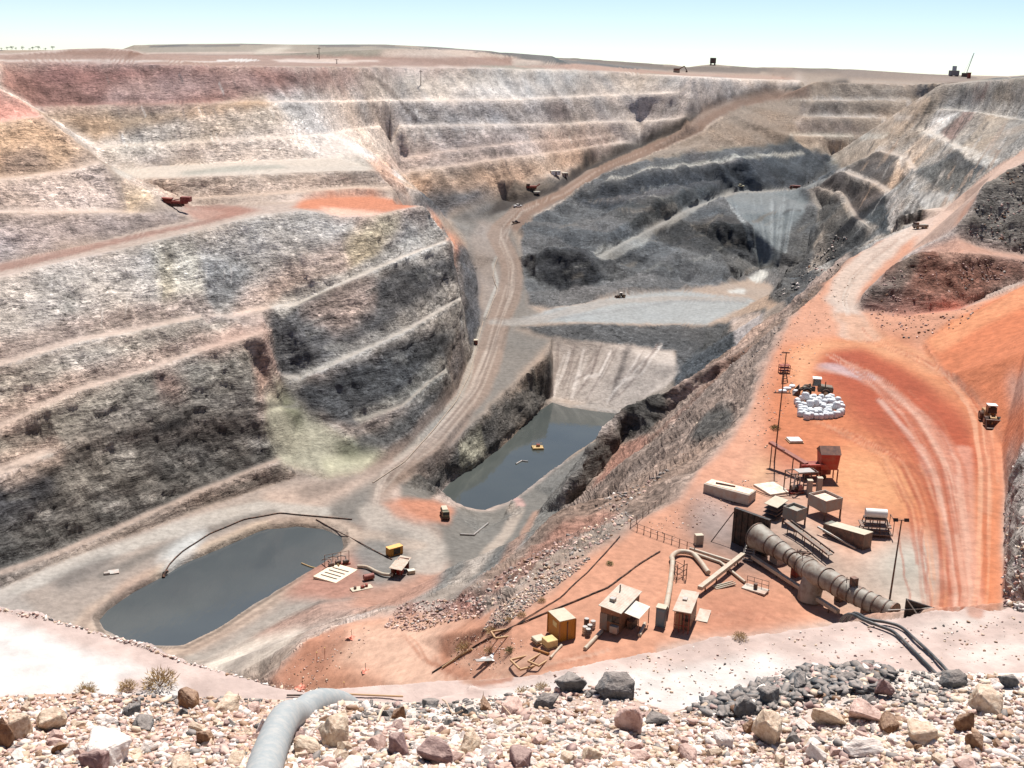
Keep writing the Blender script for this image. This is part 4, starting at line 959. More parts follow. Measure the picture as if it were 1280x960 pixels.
# ------------------------------------------------------------------ relief: rock breaks out along the normal of its face
zz = Z.astype(np.float32)
rk = np.maximum(rock, ROCKMIN)
cell = np.maximum(0.02, RG / 1400.0 * 1.15)
nl = np.sqrt(1 + grf ** 2 + gtf ** 2)
n_r, n_t, n_z = -grf / nl, -gtf / nl, 1 / nl
far = np.clip((RG - 70) / 160, 0, 1) * np.clip(1.25 - RG / 2400, 0.2, 1)
wx = fbm(XF, YF, zz, 6.0, 3, 17, 0.6, cell=cell) * 1.1
n_big = fbm(XF, YF, zz, 16.0, 6, 21, 0.55, True, cell)
b1, e1 = blocks(XF * 0.42 + wx, YF * 0.42, zz * 1.25 + wx * 0.5, 201, cell, 3.6)
b2, e2 = blocks(XF * 0.6 + wx * 0.6, YF * 0.6 + wx * 0.4, zz * 1.3, 211, cell, 1.7)
n_fine = fbm(XF, YF, zz, 3.0, 4, 31, 0.75, True, cell)
amp = (0.06 + 1.0 * rk) * np.clip(ROUGH, 0, 1.35) * far
D = amp * ((n_big - 0.1) * 0.42 + b1 * 0.24 * np.clip(e1 * 14, 0, 1) + b2 * 0.10 * np.clip(e2 * 12, 0, 1) + n_fine * 0.05)
D += LUf * far * (fbm(XF, YF, z0, 46.0, 4, 141, 0.5, True) * 3.4 + fbm(XF, YF, z0, 17.0, 4, 151, 0.55, True, cell) * 1.2)
near = (1 - np.clip((RG - 70) / 160, 0, 1))
D += near * ROUGH * np.where(RG < 19, 0.04, 0.08 + 0.3 * rock) * fbm(XF, YF, zz, 2.5, 7, 51, 0.58, False, cell) * np.clip(RG / 10, 0.6, 1.6)
D += (RG > 1040) * np.clip((RG - 1040) / 800, 0, 1) * fbm(XF, YF, z0, 120.0, 4, 71, 0.5) * 1.2
def inside(pts, k):
    cx = sum(p[0] for p in pts) / len(pts); cy = sum(p[1] for p in pts) / len(pts)
    q = [(cx + (p[0] - cx) * k, cy + (p[1] - cy) * k) for p in pts]
    ins = np.zeros(XF.shape, bool)
    for (x1, y1), (x2, y2) in zip(q, q[1:] + q[:1]):
        if y1 != y2: ins ^= ((y1 > YF) != (y2 > YF)) & (XF < (x2 - x1) * (YF - y1) / (y2 - y1) + x1)
    return ins
for pts in (pond_pts, lake_pts): D[inside(pts, 1.04)] *= 0.3
D = D.astype(np.float64)
ux, uy = SX[None], CX[None]
Xd = X + D * (n_r * ux + n_t * uy); Yd = Y + D * (n_r * uy - n_t * ux)
Z = Z + D * n_z                                # the ground under things, good where it is level
for pts, lvl in ((pond_pts, POND_Z), (lake_pts, LAKE_Z)):
    k = inside(pts, 0.95); Z[k] = np.minimum(Z[k], lvl - 0.25)
flat = np.clip(1 - slf / 0.34, 0, 1) * DUST
dustc = (COLR * 0.45 + Gc(232, 206, 190).astype(np.float32) * 0.55)
COLR = COLR + flat[..., None] * (dustc - COLR)
# different rock in streaks and beds down the faces, patches and tints
fw = np.clip((RG - 380) / 200, 0.25, 1)        # blast-hole streaks show on the upper far walls
st = fbm(XF * 1.0 + YF * 0.4 + zz * 0.7, YF * 0.3, zz * 0.22, 4.0, 4, 81, 0.65, False, cell)
pa = fbm(XF, YF, zz * 1.6, 34.0, 6, 86, 0.62, False, cell)
bd = fbm(XF * 0.16, YF * 0.16, zz * 1.2, 4.0, 4, 89, 0.68, False, cell)
sp = fbm(XF, YF, zz, 2.6, 4, 99, 0.8, False, cell)
rl = np.minimum(ROUGH, 1.4)
var = 1 + rock * (np.clip(st, -1, 1) * 0.20 * fw + np.clip(bd, -1, 1) * 0.17) * rl + np.clip(pa, -1, 1) * 0.14 * (0.35 + 0.65 * rk) + np.clip(sp, -1.4, 1.4) * (0.07 + 0.08 * rk * rl) + b1 * 0.10 * rk
COLR *= np.clip(var, 0.3, 1.9)[..., None]
tint = np.clip(fbm(XF, YF, zz, 55.0, 4, 96, 0.55), -1, 1) * 0.10 * (0.3 + 0.7 * rock)
COLR[..., 0] *= 1 + tint; COLR[..., 2] *= 1 - tint
wl_ = (ZONE == K_WALL)[..., None]
COLR *= np.where(wl_, np.array([1.035, 1.0, 0.955], np.float32), np.float32(1))
lum = COLR.mean(-1, keepdims=True)
keep = (ZONE == K_YARD)[..., None]
COLR += np.where(keep, 0.05, 0.14) * (lum - COLR)
COLR = np.clip(COLR, 0.01, 0.85)
NR = NF

# ------------------------------------------------------------------ materials
def node_mat(name):
    m = bpy.data.materials.new(name); m.use_nodes = True
    nt = m.node_tree
    return m, nt, nt.nodes["Principled BSDF"]
def link(nt, a, b): nt.links.new(a, b)
def ground_mat(name, bump=0.5, scale=1.0, detail=2.5):
    """soil colour picked by eye, in outlines taken from image pixels; where rock breaks out (alpha) it is fractured, bedded and streaked"""
    m, nt, b = node_mat(name)
    N = nt.nodes.new
    def math_(op, a, c=None, d=None):
        n = N("ShaderNodeMath"); n.operation = op
        for k, v in enumerate((a, c, d)):
            if v is None: continue
            if isinstance(v, (int, float)): n.inputs[k].default_value = v
            else: link(nt, v, n.inputs[k])
        return n.outputs[0]
    at = N("ShaderNodeAttribute"); at.attribute_name = "soil"
    tc = N("ShaderNodeTexCoord")
    def mapped(sc):
        mp = N("ShaderNodeMapping"); mp.inputs["Scale"].default_value = sc; link(nt, tc.outputs["Object"], mp.inputs[0]); return mp.outputs[0]
    def noise(sc, vec, det, ro):
        n = N("ShaderNodeTexNoise"); n.inputs["Scale"].default_value = sc; n.inputs["Detail"].default_value = det; n.inputs["Roughness"].default_value = ro; link(nt, vec, n.inputs["Vector"]); return n
    soft_ = noise(0.6 * scale, tc.outputs["Object"], detail, 0.62)
    wp = N("ShaderNodeVectorMath"); wp.operation = 'MULTIPLY_ADD'; link(nt, soft_.outputs["Color"], wp.inputs[0]); wp.inputs[1].default_value = (1.1 / scale,) * 3; link(nt, mapped((0.62, 0.62, 1.35)), wp.inputs[2])
    def cells(sc):
        v = N("ShaderNodeTexVoronoi"); v.inputs["Scale"].default_value = sc * scale; link(nt, wp.outputs[0], v.inputs["Vector"])
        x = N("ShaderNodeSeparateXYZ"); link(nt, v.outputs["Color"], x.inputs[0]); return x.outputs["X"]
    v1, v2 = cells(0.8), cells(2.3)
    def sharp(o, lo, hi):
        mr = N("ShaderNodeMapRange"); mr.inputs[1].default_value = lo; mr.inputs[2].default_value = hi; mr.inputs[3].default_value = -0.5; mr.inputs[4].default_value = 0.5; link(nt, o, mr.inputs[0]); return mr.outputs[0]
    bw = N("ShaderNodeVectorMath"); bw.operation = 'MULTIPLY_ADD'; link(nt, noise(0.05, tc.outputs["Object"], 3, 0.6).outputs["Color"], bw.inputs[0]); bw.inputs[1].default_value = (0, 0, 9.0); link(nt, mapped((0.16, 0.16, 1.3)), bw.inputs[2])
    st_ = sharp(noise(1.3, mapped((1.0, 1.0, 0.10)), 3, 0.6).outputs["Fac"], 0.36, 0.64)
    be_ = sharp(noise(1.15, bw.outputs[0], 3.0, 0.66).outputs["Fac"], 0.36, 0.62)
    rkf = at.outputs["Alpha"]
    h = math_('MULTIPLY', v1, 0.42); h = math_('MULTIPLY_ADD', v2, 0.36, h); h = math_('MULTIPLY_ADD', st_, 0.17, h); h = math_('MULTIPLY_ADD', be_, 0.27, h)
    h = math_('SUBTRACT', h, 0.39)
    v3 = cells(1.25)
    spk = math_('SUBTRACT', math_('MULTIPLY', math_('GREATER_THAN', v3, 0.9), 0.5), math_('MULTIPLY', math_('LESS_THAN', v3, 0.12), 0.32))
    pt = N("ShaderNodeMapRange"); pt.inputs[1].default_value = 0.42; pt.inputs[2].default_value = 0.62; link(nt, noise(0.09 * scale, tc.outputs["Object"], 3, 0.6).outputs["Fac"], pt.inputs[0])
    h2 = math_('MULTIPLY_ADD', spk, math_('MULTIPLY_ADD', pt.outputs[0], 0.9, 0.25), h)
    k = math_('MULTIPLY', h2, rkf)
    k = math_('MULTIPLY_ADD', sharp(soft_.outputs["Fac"], 0.25, 0.75), 0.42, k)
    k = math_('ADD', k, 1.0)
    mx = N("ShaderNodeVectorMath"); mx.operation = 'SCALE'
    link(nt, at.outputs["Color"], mx.inputs[0]); link(nt, k, mx.inputs["Scale"])
    link(nt, mx.outputs[0], b.inputs["Base Color"])
    b.inputs["Roughness"].default_value = 0.95
    b.inputs["Specular IOR Level"].default_value = 0.12
    hh = math_('MULTIPLY', h, math_('MULTIPLY_ADD', rkf, 0.9, 0.06)); hh = math_('MULTIPLY_ADD', soft_.outputs["Fac"], 0.45, hh)
    bp = N("ShaderNodeBump"); bp.inputs["Strength"].default_value = bump; bp.inputs["Distance"].default_value = 0.9 / scale
    link(nt, hh, bp.inputs["Height"]); link(nt, bp.outputs[0], b.inputs["Normal"])
    return m

def mesh_from(name, V, quads, mat, col=None, alpha=None):
    me = bpy.data.meshes.new(name)
    me.vertices.add(len(V)); me.vertices.foreach_set("co", np.ascontiguousarray(V, np.float32).ravel())
    k = quads.shape[1]
    me.loops.add(quads.size); me.loops.foreach_set("vertex_index", quads.ravel().astype(np.int32))
    me.polygons.add(len(quads)); me.polygons.foreach_set("loop_start", (np.arange(len(quads)) * k).astype(np.int32))
    if col is not None:
        a = me.color_attributes.new("soil", 'FLOAT_COLOR', 'POINT')
        c4 = np.ones((len(V), 4), np.float32); c4[:, :3] = col
        if alpha is not None: c4[:, 3] = alpha
        a.data.foreach_set("color", c4.ravel())
    me.update()
    me.materials.append(mat)
    o = bpy.data.objects.new(name, me); COL.objects.link(o)
    return o

gm = ground_mat("ground_earth", 0.6)
gm_near = ground_mat("rubble_earth", 0.9, 9.0, 8)
gm_mid = ground_mat("bench_earth", 0.4, 1.6, 6)
names = {K_WALL: "pit_wall", K_GROUND: "ground", K_ROAD: "haul_road", K_YARD: "yard_ground", K_DUMP: "waste_dump", K_PLAIN: "plain", K_BENCH: "pale_bench", K_RUBBLE: "rubble_berm"}
ZONE[RG > 1100] = K_PLAIN
Vall = np.stack([Xd, Yd, Z], -1).reshape(-1, 3).astype(np.float32)
Call = COLR.reshape(-1, 3); Aall = (np.clip(rk * np.clip(ROUGH, 0.4, 1.3), 0, 1.2) * np.clip(1.35 - RG / 1300, 0.6, 1)).ravel()  # rock contrast fades with distance, standing in for haze
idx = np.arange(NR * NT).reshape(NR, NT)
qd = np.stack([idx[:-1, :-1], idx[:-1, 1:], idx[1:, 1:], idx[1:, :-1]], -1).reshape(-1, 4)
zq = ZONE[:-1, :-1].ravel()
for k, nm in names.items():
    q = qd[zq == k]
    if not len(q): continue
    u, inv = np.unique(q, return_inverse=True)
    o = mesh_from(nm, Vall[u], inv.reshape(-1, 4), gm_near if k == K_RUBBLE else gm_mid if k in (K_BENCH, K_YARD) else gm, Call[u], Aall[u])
    o["kind"] = "structure"
print("terrain done")

# ------------------------------------------------------------------ water
def water_mat(name, colr, rough):
    m, nt, b = node_mat(name)
    b.inputs["Roughness"].default_value = rough
    b.inputs["IOR"].default_value = 1.33
    tc = nt.nodes.new("ShaderNodeTexCoord")
    k = nt.nodes.new("ShaderNodeTexNoise"); k.inputs["Scale"].default_value = 0.035; k.inputs["Detail"].default_value = 5; link(nt, tc.outputs["Object"], k.inputs["Vector"])
    mx = nt.nodes.new("ShaderNodeMix"); mx.data_type = 'RGBA'; mx.inputs[6].default_value = (*[c * 0.75 for c in colr], 1); mx.inputs[7].default_value = (colr[0] * 1.5, colr[1] * 1.4, colr[2] * 1.2, 1)
    link(nt, k.outputs["Fac"], mx.inputs[0]); link(nt, mx.outputs[2], b.inputs["Base Color"])
    n = nt.nodes.new("ShaderNodeTexNoise"); n.inputs["Scale"].default_value = 0.7; n.inputs["Detail"].default_value = 4
    mp = nt.nodes.new("ShaderNodeMapping"); mp.inputs["Scale"].default_value = (1, 0.35, 1); mp.inputs["Rotation"].default_value = (0, 0, 0.5); link(nt, tc.outputs["Object"], mp.inputs[0]); link(nt, mp.outputs[0], n.inputs["Vector"])
    bp = nt.nodes.new("ShaderNodeBump"); bp.inputs["Strength"].default_value = 0.25; bp.inputs["Distance"].default_value = 0.12
    link(nt, n.outputs["Fac"], bp.inputs["Height"]); link(nt, bp.outputs[0], b.inputs["Normal"])
    return m
def water(name, pts, lvl, mat, grow):
    cx = sum(p[0] for p in pts) / len(pts); cy = sum(p[1] for p in pts) / len(pts)
    V = [(cx, cy, lvl)]
    for x, y, _ in pts:
        d = math.hypot(x - cx, y - cy)
        V.append((cx + (x - cx) * (d + grow) / d, cy + (y - cy) * (d + grow) / d, lvl))
    n = len(pts)
    me = bpy.data.meshes.new(name); me.from_pydata(V, [], [(0, 1 + i, 1 + (i + 1) % n) for i in range(n)]); me.materials.append(mat)
    o = bpy.data.objects.new(name, me); COL.objects.link(o); o["kind"] = "structure"
    return o
water("pond_water", pond_pts, POND_Z, water_mat("pond_water", (0.055, 0.065, 0.075), 0.08), 2.0)
water("lake_water", lake_pts, LAKE_Z, water_mat("lake_water", (0.05, 0.058, 0.06), 0.06), 2.0)

# ------------------------------------------------------------------ kit for building things
class MB:
    def __init__(s): s.v, s.f = [], []
    def add(s, V, Fs):
        b = len(s.v); s.v += [tuple(p) for p in V]; s.f += [tuple(i + b for i in f) for f in Fs]; return s
    def box(s, c, d, rz=0.0, rx=0.0, ry=0.0):
        R = Matrix.Rotation(rz, 3, 'Z') @ Matrix.Rotation(ry, 3, 'Y') @ Matrix.Rotation(rx, 3, 'X')
        V = [Vector(c) + R @ Vector((x * d[0] / 2, y * d[1] / 2, z * d[2] / 2)) for z in (-1, 1) for y in (-1, 1) for x in (-1, 1)]
        return s.add(V, [(0, 2, 3, 1), (4, 5, 7, 6), (0, 1, 5, 4), (2, 6, 7, 3), (0, 4, 6, 2), (1, 3, 7, 5)])
    def hexa(s, bottom, top):
        return s.add(list(bottom) + list(top), [(3, 2, 1, 0), (4, 5, 6, 7), (0, 1, 5, 4), (1, 2, 6, 5), (2, 3, 7, 6), (3, 0, 4, 7)])
    def cyl(s, a, b, r0, r1=None, n=12, caps=True):
        r1 = r0 if r1 is None else r1
        a, b = Vector(a), Vector(b)
        q = (b - a).normalized().to_track_quat('Z', 'Y').to_matrix()
        V = []
        for p, r in ((a, r0), (b, r1)):
            V += [p + q @ Vector((r * math.cos(2 * math.pi * i / n), r * math.sin(2 * math.pi * i / n), 0)) for i in range(n)]
        Fs = [(i, (i + 1) % n, n + (i + 1) % n, n + i) for i in range(n)]
        if caps: Fs += [tuple(reversed(range(n))), tuple(range(n, 2 * n))]
        return s.add(V, Fs)
    def tube(s, pts, r, n=8, caps=True):
        pts = [Vector(p) for p in pts]
        rs = r if isinstance(r, (list, tuple)) else [r] * len(pts)
        V = []; up = Vector((0, 0, 1)); N = len(pts)
        for i, p in enumerate(pts):
            t = (pts[min(N - 1, i + 1)] - pts[max(0, i - 1)]).normalized()
            x = t.cross(up)
            if x.length < 1e-3: x = t.cross(Vector((0, 1, 0)))
            x.normalize(); y = x.cross(t)
            V += [p + x * rs[i] * math.cos(2 * math.pi * k / n) + y * rs[i] * math.sin(2 * math.pi * k / n) for k in range(n)]
        Fs = [(i * n + k, i * n + (k + 1) % n, (i + 1) * n + (k + 1) % n, (i + 1) * n + k) for i in range(N - 1) for k in range(n)]
        if caps: Fs += [tuple(reversed(range(n))), tuple(range((N - 1) * n, N * n))]
        return s.add(V, Fs)
    def bar(s, a, b, w, h=None):
        h = w if h is None else h
        a, b = Vector(a), Vector(b); t = (b - a)
        x = t.cross(Vector((0, 0, 1)))
        if x.length < 1e-4: x = Vector((1, 0, 0))
        x = x.normalized() * w / 2; y = x.cross(t).normalized() * h / 2
        return s.hexa([a - x - y, a + x - y, a + x + y, a - x + y], [b - x - y, b + x - y, b + x + y, b - x + y])
    def sheet(s, q, t=0.05):
        n = (Vector(q[1]) - Vector(q[0])).cross(Vector(q[3]) - Vector(q[0])).normalized() * t
        return s.hexa([Vector(p) - n for p in q], q)
    def build(s, name, mat, parent=None, loc=None, smooth=False, bevel=0.0):
        me = bpy.data.meshes.new(name)
        v = s.v if loc is None else [(p[0] - loc[0], p[1] - loc[1], p[2] - loc[2]) for p in s.v]
        me.from_pydata(v, [], s.f)
        bm = bmesh.new(); bm.from_mesh(me); bmesh.ops.recalc_face_normals(bm, faces=bm.faces)
        if bevel: bmesh.ops.bevel(bm, geom=[e for e in bm.edges if e.calc_face_angle(0) > 0.6], offset=bevel, segments=1, affect='EDGES')
        bm.to_mesh(me); bm.free()
        me.materials.append(mat)
        if smooth:
            me.polygons.foreach_set("use_smooth", [True] * len(me.polygons))
            me.set_sharp_from_angle(angle=math.radians(40))
        o = bpy.data.objects.new(name, me); COL.objects.link(o)
        if loc is not None: o.location = loc
        if parent: o.parent = parent
        return o

def tag(o, label, cat, group=None, kind=None):
    if label: o["label"] = label
    if cat: o["category"] = cat
    if group: o["group"] = group
    if kind: o["kind"] = kind
    return o
def thing(name, label, cat, loc, rz=0.0, group=None):
    o = bpy.data.objects.new(name, None); COL.objects.link(o)
    o.location = loc; o.rotation_euler = (0, 0, rz); o.empty_display_size = 0.2
    return tag(o, label, cat, group)
def dup(root, loc, rz, label=None, group=None, scale=None):
    r = root.copy(); COL.objects.link(r); r.location = loc; r.rotation_euler = (0, 0, rz)
    if label: r["label"] = label
    if group: r["group"] = group
    if scale: r.scale = (scale,) * 3
    for ch in list(root.children):
        c = ch.copy(); COL.objects.link(c); c.parent = r
        for g in list(ch.children):
            d = g.copy(); COL.objects.link(d); d.parent = c
    return r

MATS = {}
def mat(name, rgb, rough=0.6, metal=0.0, dirt=0.35, dirt_rgb=(200, 140, 110), scale=1.2, spec=0.35, streak=False):
    if name in MATS: return MATS[name]
    m, nt, b = node_mat(name)
    tc = nt.nodes.new("ShaderNodeTexCoord")
    n = nt.nodes.new("ShaderNodeTexNoise"); n.inputs["Scale"].default_value = scale; n.inputs["Detail"].default_value = 6; n.inputs["Roughness"].default_value = 0.65
    if streak:
        mp = nt.nodes.new("ShaderNodeMapping"); mp.inputs["Scale"].default_value = (2.2, 2.2, 0.25)
        link(nt, tc.outputs["Object"], mp.inputs[0]); link(nt, mp.outputs[0], n.inputs["Vector"])
    else: link(nt, tc.outputs["Object"], n.inputs["Vector"])
    mr = nt.nodes.new("ShaderNodeMapRange"); mr.inputs[1].default_value = 0.42; mr.inputs[2].default_value = 0.72; mr.inputs[3].default_value = 0.0; mr.inputs[4].default_value = dirt * 1.6
    link(nt, n.outputs["Fac"], mr.inputs[0])
    mx = nt.nodes.new("ShaderNodeMix"); mx.data_type = 'RGBA'
    mx.inputs[6].default_value = (*(lin(rgb)), 1); mx.inputs[7].default_value = (*(lin(dirt_rgb) * 0.6), 1)
    link(nt, mr.outputs[0], mx.inputs[0]); link(nt, mx.outputs[2], b.inputs["Base Color"])
    b.inputs["Roughness"].default_value = rough; b.inputs["Metallic"].default_value = metal; b.inputs["Specular IOR Level"].default_value = spec
    bp = nt.nodes.new("ShaderNodeBump"); bp.inputs["Strength"].default_value = 0.2; bp.inputs["Distance"].default_value = 0.03
    link(nt, n.outputs["Fac"], bp.inputs["Height"]); link(nt, bp.outputs[0], b.inputs["Normal"])
    MATS[name] = m
    return m
white_roof = lambda: mat("painted_roof", (196, 192, 176), 0.55, 0, 0.25, scale=0.8)
def corrugated(name, rgb, dirt=0.35, period=0.25):
    if name in MATS: return MATS[name]
    m = mat(name, rgb, 0.5, 0.0, dirt)
    nt = m.node_tree; b = nt.nodes["Principled BSDF"]
    tc = nt.nodes.new("ShaderNodeTexCoord"); wv = nt.nodes.new("ShaderNodeTexWave")
    wv.bands_direction = 'X'; wv.inputs["Scale"].default_value = 0.314 / period
    link(nt, tc.outputs["Object"], wv.inputs["Vector"])
    bp = nt.nodes.new("ShaderNodeBump"); bp.inputs["Strength"].default_value = 0.7; bp.inputs["Distance"].default_value = 0.04
    link(nt, wv.outputs["Fac"], bp.inputs["Height"]); link(nt, bp.outputs[0], b.inputs["Normal"])
    return m

def at(px, py, dz=0.0):
    x, y, z = hit(px, py); return (x, y, ground(x, y) + dz)
def atz(px, py, z): return P(px, py, z)
def frame3(F, Rr, L, zref=None):
    """oriented footprint from three of its ground corners in the photograph: front, right, left"""
    f, r, l = [Vector(hit(*p)) for p in (F, Rr, L)]
    if zref is not None: f, r, l = [Vector(P(p[0], p[1], zref)) for p in (F, Rr, L)]
    u = (r - f).to_2d(); v = (l - f).to_2d()
    a = math.atan2(u.y, u.x)
    n = Vector((-math.sin(a), math.cos(a)))
    depth = v.dot(n)
    c = f.to_2d() + u * 0.5 + n * depth * 0.5
    z = ground(c.x, c.y) if zref is None else zref
    return (c.x, c.y, z), a, u.length, abs(depth)
def on_ground(pix, dz=0.0, step=6.0):
    out = []
    for a, b in zip(pix[:-1], pix[1:]):
        n = max(1, int(math.hypot(b[0] - a[0], b[1] - a[1]) / step))
        out += [at(a[0] + (b[0] - a[0]) * k / n, a[1] + (b[1] - a[1]) * k / n, dz) for k in range(n)]
    return out + [at(*pix[-1], dz)]
def smooth_path(pts, n=4):
    pts = [Vector(p) for p in pts]; out = []
    for i in range(len(pts) - 1):
        p0, p1, p2, p3 = pts[max(0, i - 1)], pts[i], pts[i + 1], pts[min(len(pts) - 1, i + 2)]
        for k in range(n):
            t = k / n
            out.append(0.5 * ((2 * p1) + (p2 - p0) * t + (2 * p0 - 5 * p1 + 4 * p2 - p3) * t * t + (3 * p1 - p0 - 3 * p2 + p3) * t ** 3))
    return out + [pts[-1]]
def pipe(name, pts, r, m, label, cat, group=None, n=10):
    o = MB().tube(pts, r, n).build(name, m, None, tuple(pts[0]), True)
    return tag(o, label, cat, group)

# ------------------------------------------------------------------ yard buildings
dark_steel = mat("dark_steel", (70, 62, 58), 0.6, 0.3, 0.4)
black_paint = mat("black_paint", (28, 27, 27), 0.6, 0, 0.25, (150, 110, 90))
galv = mat("galvanised", (150, 150, 146), 0.5, 0.4, 0.35)
concrete = mat("concrete", (176, 168, 156), 0.9, 0, 0.4)
pale_pipe = mat("pale_pipe", (172, 162, 144), 0.5, 0, 0.35)
rust = mat("rust_red", (120, 42, 34), 0.7, 0, 0.4)
timber = mat("timber", (170, 140, 105), 0.85, 0, 0.3)
glass = mat("dark_glass", (30, 36, 40), 0.1, 0, 0.1, spec=0.5)
rubber = mat("rubber", (34, 32, 31), 0.85, 0, 0.4)
yellow = mat("machine_yellow", (186, 140, 48), 0.55, 0, 0.4)
brown_wall = corrugated("brown_cladding", (112, 82, 62))

# yellow shipping container
loc, a, w_, d_ = frame3((698.8, 803), (718.5, 797.5), (679.5, 792))
t = thing("shipping_container", "yellow ochre shipping container with a pale roof standing in the orange yard", "container", loc, a)
h = 2.5
ylw = corrugated("ochre_cladding", (168, 112, 34), 0.15)
m = MB(); m.box((0, 0, h / 2), (w_, d_, h)); m.build("body", ylw, t, bevel=0.03)
m = MB(); m.box((0, 0, h + 0.03), (w_ + 0.04, d_ + 0.04, 0.06)); m.build("roof", mat("dusty_cream", (178, 168, 148), 0.7, 0, 0.2), t)
for x in (-1, 1):
    for y in (-1, 1): MB().box((x * w_ / 2, y * d_ / 2, h / 2), (0.14, 0.14, h)).build("corner_post", mat("ochre_frame", (146, 96, 34), 0.6), t)
m = MB(); m.box((0, -d_ / 2 - 0.02, 1.2), (0.12, 0.03, 2.2)); m.build("door_seam", dark_steel, t)
m = MB(); m.box((-w_ / 2 - 0.012, -0.25, 1.75), (0.02, 0.9, 0.6)); m.build("sign_panel", mat("faded_sign", (206, 186, 132), 0.7, 0, 0.5), t)

# larger shed with lean-to
loc, a, w_, d_ = frame3((773.5, 794), (798, 767), (749.5, 789))
t = thing("site_shed", "larger brown shed with a pale sloping roof and an open lean-to", "shed", loc, a)
h0, h1 = 2.55, 2.85
m = MB()
m.hexa([(-w_ / 2, -d_ / 2, 0), (w_ / 2, -d_ / 2, 0), (w_ / 2, d_ / 2, 0), (-w_ / 2, d_ / 2, 0)], [(-w_ / 2, -d_ / 2, h0), (w_ / 2, -d_ / 2, h0), (w_ / 2, d_ / 2, h1), (-w_ / 2, d_ / 2, h1)])
m.build("wall", brown_wall, t)
e = 0.22
cream_roof = corrugated("cream_roof_sheet", (166, 158, 142), 0.5, 0.3)
m = MB(); m.sheet([(-w_ / 2 - e, -d_ / 2 - e, h0 + 0.05), (w_ / 2 + e, -d_ / 2 - e, h0 + 0.05), (w_ / 2 + e, d_ / 2 + e, h1 + 0.08), (-w_ / 2 - e, d_ / 2 + e, h1 + 0.08)], 0.06); m.build("roof", cream_roof, t)
for fx in (-0.3, 0.02): MB().box((-w_ / 2 - 0.02, d_ * fx, 1.6), (0.05, 0.9, 0.8)).build("window", glass, t)
MB().box((-w_ / 2 - 0.02, d_ * 0.33, 1.02), (0.06, 0.85, 2.0)).build("door", mat("door_grey", (120, 116, 110), 0.7), t)
lx0, lx1, ly = -w_ * 0.38, w_ * 0.2, -d_ / 2 - 2.0
m = MB(); m.sheet([(lx0, ly, 2.05), (lx1, ly, 2.05), (lx1, -d_ / 2, 2.35), (lx0, -d_ / 2, 2.35)], 0.05); m.build("lean_to_roof", corrugated("grey_roof_sheet", (190, 182, 168), 0.3, 0.3), t)
for x in (lx0 + 0.1, lx1 - 0.1): MB().cyl((x, ly + 0.1, 0), (x, ly + 0.1, 2.05), 0.05, n=6).build("post", dark_steel, t)
MB().box(((lx0 + lx1) / 2, -d_ / 2 - 0.6, 0.45), (1.6, 0.7, 0.9)).build("workbench", dark_steel, t)

MB().box((-w_ * 0.2, d_ * 0.2, 3.0), (0.6, 0.6, 0.4)).build('roof_vent', galv, t); MB().cyl((w_ * 0.25, d_ * 0.3, 2.7), (w_ * 0.25, d_ * 0.3, 3.6), 0.08, n=8).build('flue', dark_steel, t)
MB().box((-w_ / 2 - 0.35, -d_ * 0.3, 0.6), (0.5, 0.9, 0.8)).build('air_conditioner', galv, t)
# smaller shed with verandah
loc, a, w_, d_ = frame3((860.5, 794), (870.5, 770), (840.5, 790))
t = thing("site_hut", "smaller dark hut with a flat pale roof at the end of a pale duct", "hut", loc, a)
h = 2.7
MB().box((0.5, 0, h / 2), (w_ - 1.0, d_ - 0.1, h)).build("wall", corrugated("dark_cladding", (92, 68, 56)), t)
MB().box((0, 0, h + 0.06), (w_ + 0.3, d_ + 0.3, 0.1)).build("roof", cream_roof, t)
for y in (-1, -0.33, 0.33, 1): MB().box((-w_ / 2 + 0.08, y * (d_ / 2 - 0.08), h / 2), (0.09, 0.09, h)).build("post", rust, t)
MB().box((-w_ / 2 + 0.06, 0, 1.0), (0.05, d_ - 0.2, 0.08)).build("rail", rust, t)
MB().box((-w_ / 2 + 0.97, -0.4, 1.5), (0.08, 0.8, 0.7)).build("window", glass, t)
MB().box((-w_ / 2 + 0.97, 0.5, 1.0), (0.08, 0.75, 1.95)).build("door", mat("door_brown", (150, 120, 96), 0.7), t)

MB().box((0.3, 0.2, h + 0.2), (0.7, 0.5, 0.2)).build('roof_hatch', galv, t); MB().box((w_ / 2 + 0.3, 0, 1.2), (0.5, 0.8, 0.7)).build('air_conditioner', galv, t)
# blue-grey cabinet
loc, a, w_, d_ = frame3((828, 786), (832, 779), (820, 783))
t = thing("electrical_cabinet", "tall blue grey cabinet with a cream top beside the curved pale pipe", "cabinet", loc, a)
MB().box((0, 0, 1.15), (1.0, 1.05, 2.3)).build("body", mat("cabinet_blue", (88, 108, 118), 0.5, 0, 0.2), t, bevel=0.02)
MB().box((0, 0, 2.34), (1.1, 1.15, 0.08)).build("top", mat("dusty_cream", (178, 168, 148)), t)
MB().box((-0.515, 0, 1.2), (0.03, 0.85, 1.9)).build("door", mat("cabinet_door", (100, 120, 130), 0.5, 0, 0.2), t)
# loose sheet next to the hut
loc, a, w_, d_ = frame3((884, 779), (889, 765.5), (869.5, 775))
tag(MB().sheet([(-w_ / 2, -d_ / 2, 0.12), (w_ / 2, -d_ / 2, 0.16), (w_ / 2, d_ / 2, 0.2), (-w_ / 2, d_ / 2, 0.15)], 0.05).build("roof_sheet", cream_roof, None, None), "flat cream sheet lying on the ground beside the smaller hut", "sheet")
o = bpy.context.scene.objects["roof_sheet"]; o.location = loc; o.rotation_euler = (0, 0, a)

